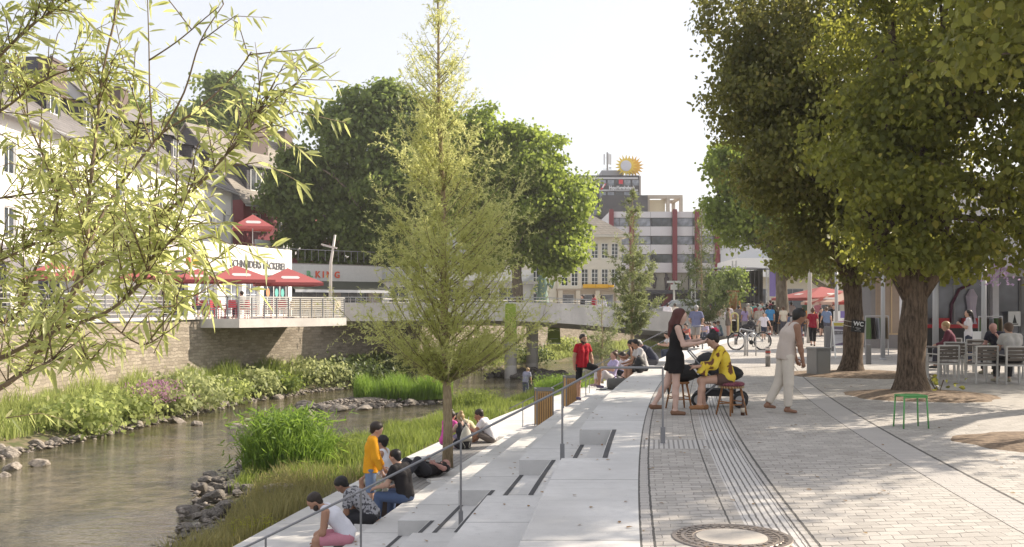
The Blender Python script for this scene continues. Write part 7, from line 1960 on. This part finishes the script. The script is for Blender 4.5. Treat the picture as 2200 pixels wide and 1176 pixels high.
# young willows on the steps
def young_willow(label, loc, H, prof, nb, ntw, nlf, L, W, r0, rng, lm, lean=(0, 0), up=1.0, group='young willows on the terrace', bark_=None):
    t = thing('young_willow', label, 'tree', loc, 0, group)
    zs = [p[0] for p in prof]
    rad = lambda z: float(np.interp(z, zs, [p[1] for p in prof]))
    n = 14; pts = [Vector((lean[0]*(i/n)**1.3*1.0+.02*math.sin(i*1.1), lean[1]*(i/n), H*i/n)) for i in range(n+1)]
    mb = MB(); mb.tube(pts, [r0*(1.12 if i == 0 else 1)*(1-.93*(i/n)**.9)+.004 for i in range(n+1)], 12)
    ax = lambda z: pts[0].lerp(pts[-1], 0)+Vector((float(np.interp(z, [p.z for p in pts], [p.x for p in pts])), float(np.interp(z, [p.z for p in pts], [p.y for p in pts])), z))
    P = []; D = []; N = []
    z0, z1 = prof[0][0], prof[-1][0]
    for b in range(nb):
        ze = z0+(z1-z0)*(rng.random()**1.15); R_ = max(.05, rad(ze)*rng.uniform(.42, 1.12)); az = rng.uniform(0, 2*PI); R_ *= 1+.24*math.sin(2.3*ze+2*az)+.14*math.sin(5.1*ze-az)
        hs = max(z0*.9, ze-R_*rng.uniform(.7, 1.3)*up); a = ax(min(hs, H*.97)); e = ax(min(ze, H*.99)); e = Vector((e.x+R_*math.cos(az), e.y+R_*math.sin(az), ze))
        c = a.lerp(e, .5)+Vector((math.cos(az), math.sin(az), 0))*R_*.14-Vector((0, 0, R_*.08))
        q = [a*(1-s)**2+c*2*s*(1-s)+e*s*s for s in np.linspace(0, 1, 7)]; rb = r0*.2*(1-hs/H*.8)
        mb.tube(q, [rb*(1-.85*i/6)+.002 for i in range(7)], 5, 1)
        for w in range(max(2, int(ntw*min(1.25, .25+R_/1.35)))):
            s = rng.uniform(.22, 1.0); i = min(int(s*6), 5); p = q[i].lerp(q[i+1], s*6-i); out = Vector((math.cos(az), math.sin(az), .4))
            d = (out*.6+Vector(rng.normal(0, .75, 3))+Vector((0, 0, .55))).normalized(); ln = R_*rng.uniform(.12, .36)+.10
            if rng.random() < .05: mb.tube([p, p+d*ln*.6, p+d*ln-Vector((0, 0, ln*.08))], [.004, .003, .0015], 3)
            k = max(5, int(nlf*(1 if ze < .6*z1 else .8 if ze < .7*z1 else .38))); tt = rng.random(k)
            pp = np.array(p)+np.array(d)*(tt*ln)[:, None]; dd = np.array(d)*.6+rng.normal(0, .55, (k, 3))+np.array([0, 0, .05])
            P.append(pp); D.append(dd); N.append(rng.normal(0, 1, (k, 3)))
    mb.build('trunk', [bark_ or BARK_WILLOW, BARK_YB], t, True)
    P = np.concatenate(P); D = np.concatenate(D); N = np.concatenate(N); Ls = L*rng.uniform(.6, 1.3, len(P))
    link(bpy.data.objects.new('crown', leaves_mesh('crown', P, D, N, Ls, Ls*W, lm, .3, .1, 0)), t)
    return t
zb = -1.68
pr = [(z-zb, r) for z, r in ((.30, .35), (.82, 1.05), (1.3, 1.7), (1.8, 1.98), (2.3, 1.8), (3.27, 1.62), (4.25, 1.4), (5.2, 1.15), (6.0, .7), (7.2, .62), (8.17, .34), (8.9, .05))]
young_willow('tall feathery young willow in the middle of the picture growing through the deck', (-1.36, 21.0, zb), 10.7, pr, 270, 17, 30, .070, .11, .105, R(31), LEAF_YWILLOW, (-.25, 0))
pr2 = [(z*1.0, r) for z, r in ((2.3, .4), (3.0, .9), (4.3, 1.25), (5.5, 1.0), (6.8, .6), (8.2, .42), (9.0, .05))]
young_willow('slim young willow in front of the bridge left of the office block', (ex(48, 3.55), 48, zb), 9.2, pr2, 140, 11, 18, .14, .13, .10, R(32), LEAF_YW2)
pr3 = [(z*1.0, r) for z, r in ((1.3, .3), (2.0, .9), (3.0, 1.0), (3.8, .4))]
young_willow('short bushy young willow beneath the slim one at the bridge', (ex(44, 4.0), 44, zb), 4.0, pr3, 60, 8, 14, .12, .12, .06, R(33), LEAF_YW2)
pr4 = [(z*1.0, r) for z, r in ((2.6, .5), (3.6, 1.5), (4.6, 1.75), (5.4, 1.3), (6.5, .9), (8.4, .35), (9, .05))]
young_willow('dark wide young willow in front of the stage by the bridge end', (at(1507, 57), 57, zb), 9.0, pr4, 120, 8, 15, .15, .12, .10, R(34), leaf_mat('deep_willow_leaf', (.05, .075, .025), (.08, .11, .035), (.13, .16, .06), .3, .5))

# willow in the left foreground
def near_willow():
    rng = R(51); base = Vector((-4.3, 4.3, -1.7)); t = thing('old_willow', 'foreground willow with long yellow green leaves reaching in from the left', 'tree', base)
    mb = MB(); P = []; D = []; N = []; L = []
    mb.tube([Vector((0, 0, -.1)), Vector((.15, 0, 1.2)), Vector((.5, .05, 2.2)), Vector((1.0, .1, 2.9))], [.19, .16, .12, .08], 14)
    mb.tube([Vector((.1, 0, .8)), Vector((.7, .3, 1.9)), Vector((1.3, .5, 2.7))], [.1, .07, .045], 10)
    mb.tube([Vector((.15, 0, 1.2)), Vector((.2, .2, 3.0)), Vector((.9, .3, 5.0))], [.12, .09, .05], 10)
    def leafrun(pts, dens, l0, side=1.0, tip=True):
        pts = [Vector(p) for p in pts]
        for a, b in zip(pts, pts[1:]):
            d = (b-a); ln = d.length; k = max(1, int(ln*dens)); d.normalize()
            for i in range(k):
                p = a+d*ln*rng.random(); o = d.orthogonal(); o.rotate(Quaternion(d, rng.uniform(0, 2*PI)))
                dd = d*.75+o*.75+Vector((0, 0, -.18)); P.append(p); D.append(dd); N.append(Vector(rng.normal(0, 1, 3))+Vector((0, -.3, .8))); L.append(l0*rng.uniform(.55, 1.2))
    def curve(px, Ys):
        pts = [wp(x, y, Y)-base for (x, y), Y in zip(px, Ys)]
        out = []
        for i in range(len(pts)-1):
            p0 = pts[max(i-1, 0)]; p1 = pts[i]; p2 = pts[i+1]; p3 = pts[min(i+2, len(pts)-1)]
            for s in np.linspace(0, 1, 5)[:-1]:
                out.append(.5*((2*p1)+(p2-p0)*s+(2*p0-5*p1+4*p2-p3)*s*s+(3*p1-p0-3*p2+p3)*s**3))
        return out+[pts[-1]]
    br = [ # pixel track in the photograph, distances, base radius, leaf density, twigs
        ([(-120, 900), (60, 790), (150, 640), (185, 540), (190, 440), (205, 300), (222, 150), (262, -20)], [4.4, 4.4, 4.5, 4.5, 4.6, 4.7, 4.7, 4.8], .018, 2, 26),
        ([(60, 790), (180, 600), (300, 520), (360, 455), (440, 385), (520, 290), (560, 235)], [4.4, 4.4, 4.3, 4.3, 4.2, 4.2, 4.2], .014, 2, 30),
        ([(170, 580), (215, 470), (262, 395), (320, 320), (350, 285), (425, 235), (500, 165), (540, 112)], [4.5, 4.6, 4.7, 4.7, 4.7, 4.6, 4.6, 4.5], .010, 1, 6),
        ([(330, 305), (322, 200), (320, 100), (316, -30)], [4.7, 4.7, 4.7, 4.7], .005, 1, 1),
        ([(340, 300), (395, 200), (430, 90), (480, 10)], [4.7, 4.6, 4.5, 4.5], .006, 26, 2),
        ([(320, 130), (380, 90), (440, 40), (470, 15)], [4.7, 4.6, 4.5, 4.4], .004, 40, 1),
        ([(535, 118), (590, 112), (640, 108), (690, 102)], [4.5, 4.5, 4.4, 4.4], .003, 70, 0),
        ([(330, 320), (300, 240), (270, 150), (250, 55)], [4.7, 4.8, 4.8, 4.8], .004, 3, 1),
        ([(-150, 700), (20, 690), (70, 590), (120, 470), (110, 380), (60, 260), (20, 130)], [4.8, 4.8, 4.9, 4.9, 4.9, 5.0, 5.0], .012, 3, 30),
        ([(-150, 830), (0, 770), (110, 715), (230, 670), (310, 600), (330, 550), (400, 495)], [4.2, 4.2, 4.1, 4.1, 4.0, 4.0, 4.0], .013, 3, 18),
        ([(-150, 260), (0, 120), (60, 60), (120, 20), (200, -40)], [4.6, 4.6, 4.6, 4.6, 4.6], .010, 4, 22),
        ([(-150, 320), (0, 240), (80, 180), (170, 150), (240, 200)], [4.9, 4.9, 4.8, 4.8, 4.7], .008, 5, 18),
        ([(-150, 640), (0, 560), (90, 520), (200, 500), (280, 540), (360, 640)], [5.2, 5.2, 5.2, 5.1, 5.0, 5.0], .010, 3, 28),
        ([(-150, 900), (0, 830), (60, 800), (130, 770), (190, 780)], [4.0, 4.0, 4.0, 3.9, 3.9], .008, 5, 8),
        ([(-100, 440), (40, 420), (150, 400), (230, 330), (290, 310)], [5.4, 5.4, 5.3, 5.3, 5.2], .008, 4, 22),
        ([(330, 470), (400, 520), (450, 590), (490, 640)], [4.3, 4.2, 4.1, 4.1], .004, 34, 4),
        ([(330, 560), (380, 640), (360, 700), (330, 760)], [4.1, 4.0, 4.0, 4.0], .004, 28, 5),
        ([(520, 300), (560, 215), (610, 195), (640, 180)], [4.2, 4.2, 4.2, 4.1], .003, 44, 2),
        ([(470, 345), (540, 290), (590, 270), (620, 280)], [4.2, 4.2, 4.2, 4.2], .003, 30, 2),
        ([(230, 690), (300, 740), (350, 720), (390, 690)], [4.1, 4.0, 4.0, 3.9], .004, 30, 4)]
    for bi, (px, Ys, r0, dens, tw) in enumerate(br):
        c = curve(px, Ys); n = len(c); mb.tube(c, [r0*.72*(1-.75*i/(n-1))+.0012 for i in range(n)], 7)
        leafrun(c[n//4:], dens, .085)
        for _ in range(int(tw*{0: 1.7, 1: 1.9, 8: 2.1, 9: 3.2, 10: 1.7, 11: 1.5, 12: 3.2, 13: 3.2, 14: 2.0}.get(bi, 1.2))):
            i = int(rng.integers(1, n)); p = c[i]; d = (c[min(i+1, n-1)]-c[max(i-1, 0)]).normalized()
            d = (d*.5+Vector(rng.normal(0, .58, 3))+Vector((.05, 0, .62))).normalized(); ln = rng.uniform(.16, .5)
            e = [p, p+d*ln*.5+Vector((0, 0, .02)), p+d*ln+Vector((0, 0, -.09*ln/.4))]; q_ = e[2]+base
            if q_.z < 1.28+.3*max(0, (1100+q_.x/q_.y*FPX)/350): continue
            mb.tube(e, [.0032, .0022, .001], 4)
            leafrun(e, 50, .086)
    # hidden bulk of the crown left of the frame and above, thin
    for _ in range(60):
        p = Vector((rng.uniform(.2, 1.7), rng.uniform(-.5, 1.4), rng.uniform(1.8, 6.0))); d = Vector(rng.normal(0, 1, 3)).normalized(); e = [p, p+d*.2, p+d*.4+Vector((0, 0, -.08))]
        mb.tube(e, [.003, .002, .001], 4); leafrun(e, 50, .085)
    mb.build('branches', BARK_TWIG, t, True)
    P = np.array([tuple(v) for v in P]); D = np.array([tuple(v) for v in D]); N = np.array([tuple(v) for v in N]); L = np.array(L)
    link(bpy.data.objects.new('foliage', leaves_mesh('foliage', P, D, N, L, L*rng.uniform(.07, .115, len(L)), LEAF_WILLOW, .2, .24, 0)), t)
near_willow()

# ------------------------------------------------------------------ bank vegetation
def bank_blades(name, n, ysr, fin, fout, zi, t0, t1, h0, h1, w, lean, m, rng, clump=.0):
    y = rng.uniform(*ysr, n); t = rng.uniform(t0, t1, n)
    a = np.array([fin(q) for q in y]); b = np.array([fout(q) for q in y]); x = a+(b-a)*t
    z = zi+(ZW-zi)*t**1.15-.03
    hh = rng.uniform(h0, h1, n)*(.55+.75*np.abs(np.sin(x*1.7+.6*np.sin(y*.9))*np.cos(y*.8+x*.5)))
    return struct(blades_obj(name, np.stack([x, y, z], 1), hh, w, lean, m, rng), 'stuff')
nb_in = lambda y: ex(min(y, 60), OUT5+.05)+max(0, y-60)*.6
bank_blades('far_bank_grass', 14000, (22, 46), wallx, XL, -1.55, .10, .74, .25, .95, .016, .35, GRASS_F, R(61))
bank_blades('far_bank_grass', 12000, (44, 72), wallx, XL, -1.55, .05, .74, .3, 1.0, .022, .35, GRASS_N, R(62))
bank_blades('far_bank_grass', 9000, (70, 100), wallx, XL, -1.55, .15, .85, .15, .5, .025, .35, GRASS_F, R(63))
bank_blades('near_bank_grass', 15000, (22.5, 36), nb_in, XR, -2.2, .03, .88, .15, .5, .011, .4, GRASS_N, R(64))
bank_blades('near_bank_grass', 7000, (35, 50), nb_in, XR, -2.2, .03, .72, .12, .42, .012, .4, GRASS_N, R(164))
bank_blades('near_bank_grass', 5000, (13, 24), nb_in, XR, -2.2, .03, .75, .08, .62, .009, .5, two_leaf := leaf_mat('dry_bank_grass', (.10, .11, .03), (.19, .18, .06), (.28, .25, .11), .35, .6), R(65))
bank_blades('near_bank_grass', 5000, (50, 70), nb_in, XR, -2.2, .02, .8, .2, .55, .02, .35, GRASS_N, R(66))
# island grass
rng = R(67); n = 5200; u = rng.uniform(0, 2*PI, n); q = np.sqrt(rng.random(n)); X = -4.9+2.2*q*np.cos(u); Yy = 45.0+1.5*q*np.sin(u)+.35*q*np.cos(u)
struct(blades_obj('island_grass', np.stack([X, Yy, np.full(n, ZW+.2)], 1), rng.uniform(.5, 1.25, n)*(.6+.5*np.abs(np.sin(X*2.1))), .016, .3, REED, rng), 'stuff')
def clump(label, loc, rad, n, h, w, m, rng, lean=.4, name='reed_clump', group=None):
    t = thing(name, label, 'plant', loc, 0, group)
    q = np.sqrt(rng.random(n)); u = rng.uniform(0, 2*PI, n); P = np.stack([rad*q*np.cos(u), rad*q*np.sin(u), np.full(n, -.06)], 1)
    blades_obj('blades', P, h*rng.uniform(.45, 1.1, n)*(1.05-.35*q), w, lean, m, rng, t)
    k = int(n*.8); P2 = np.stack([rad*.95*rng.normal(0, .5, k), rad*.95*rng.normal(0, .5, k), h*rng.uniform(.15, .85, k)], 1)
    link(bpy.data.objects.new('foliage', leaves_mesh('foliage', P2, rng.normal(0, 1, (k, 3))+np.array([0, 0, .7]), rng.normal(0, 1, (k, 3)), rng.uniform(.1, .26, k)*h, .012*h, m, .2, .3, 0)), t)
    return t
clump('tall bright green reed clump on the near bank beside the yellow shirt', (-5.75, 25.5, -2.5), 1.1, 3000, 1.75, .014, REED, R(71))
clump('lower green clump right of the tall reeds', (-4.6, 27.2, -2.45), 1.0, 1500, .75, .012, GRASS_N, R(72))
clump('grass clump on the near bank opposite the bridge pier', (-1.5, 41.5, -2.4), 1.1, 1300, .8, .016, GRASS_N, R(73))
clump('green reed tuft at the water edge below the pier rocks', (2.3, 47.5, -2.4), 1.3, 1500, 1.0, .018, REED, R(74))
clump('dry twiggy clump at the waterline below the reeds', (-4.9, 21.5, -2.45), .7, 700, .7, .007, two_leaf, R(75))
clump('yellow flowering weed beside the step edge', (-4.55, 17.6, -2.4), .4, 500, .45, .008, leaf_mat('yellow_weed', (.2, .24, .02), (.34, .36, .04), (.5, .46, .06), .4, .5), R(76))
def bush(label, loc, r, h, n, m, rng, L=.2):
    t = thing('bank_shrub', label, 'shrub', loc, 0, 'shrubs on the far bank'); 
    crown(t, rng, [(0, 0, h*.55, r, r, h*.5), (r*.5, .2, h*.4, r*.7, r*.7, h*.4), (-r*.6, -.1, h*.38, r*.7, r*.7, h*.36)], 70, n//70, .22*r+.08, L, .3, m, 'foliage', .2, .4)
    m2 = MB()
    for i in range(7): m2.tube([(0, 0, -.1), tuple(rng.normal(0, r*.3, 2))+(h*.6,)], .012, 4)
    m2.build('stem', BARK_TWIG, t)
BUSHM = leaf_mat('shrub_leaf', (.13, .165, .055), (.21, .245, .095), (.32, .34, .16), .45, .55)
BUSH_SHADE = leaf_mat('shaded_shrub_leaf', (.03, .05, .015), (.055, .085, .02), (.10, .13, .035), .3, .5)  # shrub leaf copy for shaded spots: the shade is put into its colour
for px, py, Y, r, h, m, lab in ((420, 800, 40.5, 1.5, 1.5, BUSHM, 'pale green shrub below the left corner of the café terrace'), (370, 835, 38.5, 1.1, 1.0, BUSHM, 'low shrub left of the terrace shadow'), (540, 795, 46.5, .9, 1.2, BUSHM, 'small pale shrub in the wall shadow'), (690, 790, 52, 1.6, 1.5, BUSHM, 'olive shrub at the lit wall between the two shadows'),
        (770, 800, 54, 1.7, 1.5, BUSH_SHADE, 'dark shrub in the shade before the bridge abutment'), (830, 800, 56, 1.5, 1.2, BUSH_SHADE, 'dark shrub under the bridge end'), (250, 830, 36, 1.3, 1.1, GRASS_F, 'bright shrub under the hanging willow leaves'), (150, 870, 33, 1.4, 1.2, GRASS_F, 'bright shrub at the far left of the bank'),
        (600, 830, 48, 1.0, .9, GRASS_N, 'fresh green shrub near the boulders of the far bank'), (480, 840, 44, 1.2, .9, GRASS_F, 'light green shrub near the purple flowers'), (1190, 765, 82, 1.6, .9, GRASS_F, 'sunny shrub seen right of the second pier'), (1280, 765, 74, 1.6, 1.6, BUSH_SHADE, 'dark shrub behind the red shirt man'), (950, 775, 70, 1.6, .9, GRASS_F, 'sunny shrub beyond the willow trunk')):
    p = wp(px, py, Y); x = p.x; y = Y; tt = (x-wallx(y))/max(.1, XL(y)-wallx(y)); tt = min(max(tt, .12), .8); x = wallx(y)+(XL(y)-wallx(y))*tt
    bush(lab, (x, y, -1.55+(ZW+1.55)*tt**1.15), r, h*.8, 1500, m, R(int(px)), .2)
rng = R(88); n = 500; P = np.stack([rng.normal(0, .5, n), rng.normal(0, .7, n), rng.uniform(.2, 1.0, n)], 1)
pf = thing('flowering_plant', 'purple flowering plant on the far bank', 'plant', (-13.4, 37.6, -2.1))
link(bpy.data.objects.new('foliage', leaves_mesh('foliage', P, rng.normal(0, 1, (n, 3))+np.array([0, 0, 1.5]), rng.normal(0, 1, (n, 3)), .14, .022, leaf_mat('purple_flower', (.20, .08, .16), (.30, .14, .24), (.40, .22, .32), .3, .6))), pf)


# ------------------------------------------------------------------ stones
M_ROCK = two_tone('boulder_stone', (.17, .145, .12), (.36, .32, .275), 4, .35, .7, .9)
M_ROCKD = two_tone('dark_boulder_stone', (.085, .075, .066), (.23, .205, .18), 5, .35, .7, .9)
def rock_mesh(seed, m):
    rng = R(seed); bm = bmesh.new(); bmesh.ops.create_icosphere(bm, subdivisions=3, radius=1.0)
    pl = [(Vector(rng.normal(0, 1, 3)).normalized(), rng.uniform(.55, .85)) for _ in range(9)]
    for v in bm.verts:
        for n, d in pl:
            e = v.co.dot(n)-d
            if e > 0: v.co -= n*e*.92
        v.co *= 1+.03*math.sin(v.co.x*9+seed)+.03*math.sin(v.co.y*11+v.co.z*7)
    me = bpy.data.meshes.new('boulder'); bm.to_mesh(me); bm.free(); me.materials.append(m); return me
RK = [rock_mesh(100+i, M_ROCK) for i in range(6)]; RKD = [rock_mesh(200+i, M_ROCKD) for i in range(5)]
def rock(x, y, z, r, label, group, rng, dark=False, flat_=.6):
    o = link(bpy.data.objects.new('boulder', (RKD if dark else RK)[int(rng.integers(0, 5))])); o.location = (x, y, z); o.rotation_euler = (rng.uniform(-.3, .3), rng.uniform(-.3, .3), rng.uniform(0, 6.28))
    o.scale = (r*rng.uniform(.8, 1.3), r*rng.uniform(.75, 1.1), r*flat_*rng.uniform(.8, 1.2)); return tag(o, label, 'boulder', group)
rng = R(91)
for px, py, r, lab in ((383, 908, .30, 'larger round boulder in the water left of the pair near the far bank'), (425, 914, .26, 'smaller flat boulder of the pair near the far bank'), (512, 920, .33, 'single pale boulder alone in mid river'), (655, 872, .42, 'dark square boulder at the left tip of the island'), (662, 890, .33, 'low striped boulder in front of the island'), (725, 882, .45, 'big pale boulder at the front of the island'), (690, 880, .36, 'rounded boulder between the dark and the big pale one'), (780, 880, .38, 'boulder right of the big pale island boulder'),
        (22, 1008, .30, 'brown boulder at the left edge of the river'), (86, 1000, .26, 'jagged boulder second from the left edge'), (8, 1024, .2, 'low light stone at the very left edge')):
    p = gp(px, py, ZW); rock(p.x, p.y, ZW+.02, r*1.05, lab, None, rng, 'dark' in lab)
for i in range(92):
    y = 27+i*.46+rng.uniform(-.2, .2); s = XL(y)+.35*math.sin(y*1.3)*(-.5)+.2*math.sin(y*2.9)*(-.5); rock(s+rng.uniform(-.55, .25), y, ZW+rng.uniform(0, .12), rng.uniform(.12, .34), 'grey stone in the row of stones along the far waterline', 'stones along the far waterline', rng, rng.random() < .2)
for i in range(34):
    a = -.2*PI-rng.random()*PI*.75; rr = rng.uniform(.8, 1.1); x = 3.1*rr*math.cos(a); y = 2.0*rr*math.sin(a); rock(-5.6+x+.22*y, 44.3+y+.42*x, ZW+rng.uniform(.0, .12), rng.uniform(.12, .3), 'stone of the rim around the grassy island', 'stones round the island', rng, rng.random() < .5)
for i in range(46):
    y = rng.uniform(19.5, 28); x = XR(y)+rng.uniform(-.35, .9); rock(x, y, ZW+rng.uniform(.0, .2), rng.uniform(.10, .29), 'dark stone at the foot of the reed clump', 'dark stones of the near bank', rng, True, .7)
p = gp(610, 1058, -2.35); rock(p.x, p.y, -2.35, .48, 'large lichen grey boulder on the near bank below the reeds', None, rng, False, .6)
for i in range(24):
    y = rng.uniform(16.5, 19.5); x = XR(y)+rng.uniform(-.3, .55); rock(x, y, ZW+rng.uniform(-.02, .08), rng.uniform(.08, .2), 'small dark stone at the near waterline in the lower left', 'small stones of the near waterline', rng, True, .6)
for i in range(46):
    a = rng.uniform(0, 2*PI); q = rng.random()**.5; x = at(1118, 60.5)+.3+2.7*q*math.cos(a); y = 61.4+2.0*q*math.sin(a); rock(x, y, ZW+.05+.35*(1-q), rng.uniform(.25, .5), 'dark stone heaped around the bridge piers', 'stones round the bridge piers', rng, True, .65)
# pebbles: one scatter
def pebbles():
    rng = R(95); V = []; F = []; base = np.array([(1, 0, 0), (0, 1, 0), (-1, 0, 0), (0, -1, 0), (0, 0, .6), (0, 0, -.5)]); fs = [(0, 1, 4), (1, 2, 4), (2, 3, 4), (3, 0, 4), (1, 0, 5), (2, 1, 5), (3, 2, 5), (0, 3, 5)]
    def put(x, y, z, r):
        a = rng.uniform(0, 6.28); c, s = math.cos(a), math.sin(a); b = len(V)
        for q in base*np.array([rng.uniform(.7, 1.4), rng.uniform(.7, 1.2), rng.uniform(.5, 1)])*r+rng.normal(0, .12*r, (6, 3)): V.append((x+q[0]*c-q[1]*s, y+q[0]*s+q[1]*c, z+q[2]))
        F.extend([tuple(b+i for i in f) for f in fs])
    for i in range(1700): y = rng.uniform(25, 72); put(XL(y)+rng.uniform(-.75, .3), y, ZW+rng.uniform(-.02, .12), rng.uniform(.04, .14))
    for i in range(500): y = rng.uniform(16, 28); put(XR(y)+rng.uniform(-.4, 1.0), y, ZW+rng.uniform(-.03, .15), rng.uniform(.03, .1))
    for i in range(700): a = rng.uniform(0, 6.28); q = rng.uniform(.55, 1.08); x = 3.1*q*math.cos(a); y = 2*q*math.sin(a); put(-5.6+x+.22*y, 44.3+y+.42*x, ZW+.35*(1-q*q)+.05, rng.uniform(.04, .12))
    struct(np_obj('river_pebbles', V, tris=F, mats=two_tone('pebble_stone', (.12, .10, .085), (.36, .32, .28), 9, .35, .7, .9)), 'stuff')
pebbles()
# fallen leaves on the steps and the setts
rng = R(97); n = 420; P = []
for i in range(n):
    y = 7+26*rng.random()**1.4; o = rng.uniform(-6.0, 4.1)
    if rng.random() < .45: o = rng.uniform(-.8, 4.1)
    k = 0 if o < 0 else min(5, int(o/TREAD)+1); P.append((ex(y, o), y, -RISE*k+.006 if o < 3.33 else -2.094))
struct(link(bpy.data.objects.new('fallen_leaves', leaves_mesh('fallen_leaves', np.array(P), rng.normal(0, 1, (n, 3))*np.array([1, 1, .05]), np.tile([0, 0, 1.0], (n, 1))+rng.normal(0, .15, (n, 3)), rng.uniform(.03, .065, n), .014, leaf_mat('dry_leaf', (.16, .09, .04), (.26, .16, .08), (.34, .24, .12), .1, .7), .3, -.08, 1))), 'stuff')
# ================================================================== LIGHT
SUN_EL = math.radians(33); SUNH = Vector((.90, .436, 0)).normalized()
sd = Vector((SUNH.x*math.cos(SUN_EL), SUNH.y*math.cos(SUN_EL), math.sin(SUN_EL)))
sun = bpy.data.lights.new('sun', 'SUN'); sun.energy = 5.0; sun.angle = math.radians(.5); sun.color = (1.0, .885, .73)
so = bpy.data.objects.new('sun', sun); COL.objects.link(so); so.location = (20, 10, 30); so.rotation_euler = sd.to_track_quat('Z', 'Y').to_euler()
w = bpy.data.worlds.new('World'); SC.world = w; w.use_nodes = True; nt = w.node_tree; nt.nodes.clear()
sk = nt.nodes.new('ShaderNodeTexSky'); sk.sky_type = 'NISHITA'; sk.sun_disc = False; sk.sun_elevation = SUN_EL
sk.sun_rotation = math.atan2(sd.x, sd.y); sk.air_density = 1.0; sk.dust_density = 2.0; sk.ozone_density = 1.0; sk.altitude = 100
bg = nt.nodes.new('ShaderNodeBackground'); bg.inputs['Strength'].default_value = .15
ou = nt.nodes.new('ShaderNodeOutputWorld'); mx = nt.nodes.new('ShaderNodeMix'); mx.data_type = 'RGBA'; mx.inputs[0].default_value = .72; mx.inputs[7].default_value = (3.9, 3.8, 3.85, 1)   # thin white high haze
nt.links.new(sk.outputs[0], mx.inputs[6]); nt.links.new(mx.outputs[2], bg.inputs[0]); nt.links.new(bg.outputs[0], ou.inputs[0])
vs = SC.view_settings; SC.display_settings.display_device = 'sRGB'; vs.view_transform = 'Standard'; vs.look = 'None'; vs.exposure = .8; vs.gamma = 1.0; vs.use_curve_mapping = False
cy = SC.cycles; cy.max_bounces = 7; cy.diffuse_bounces = 4; cy.glossy_bounces = 3; cy.transmission_bounces = 4; cy.transparent_max_bounces = 6; cy.caustics_reflective = False; cy.caustics_refractive = False
try: cy.use_denoising = True
except Exception: pass

# the hazy evening air over the whole place
hz = MB(); hz.bx(-520, 520, -30, 720, -4.6, 60)
t = NT('haze_air'); pv = t.n('ShaderNodeVolumePrincipled'); pv.inputs['Color'].default_value = (1.0, .98, .95, 1); pv.inputs['Density'].default_value = .00045; pv.inputs['Anisotropy'].default_value = .35
t.l(pv.outputs[0], t.out.inputs['Volume']); ho = hz.build('haze', t.m); struct(ho, 'stuff'); ho.display_type = 'WIRE'
SC.cycles.volume_bounces = 0; SC.cycles.volume_step_rate = 10; SC.cycles.volume_max_steps = 32
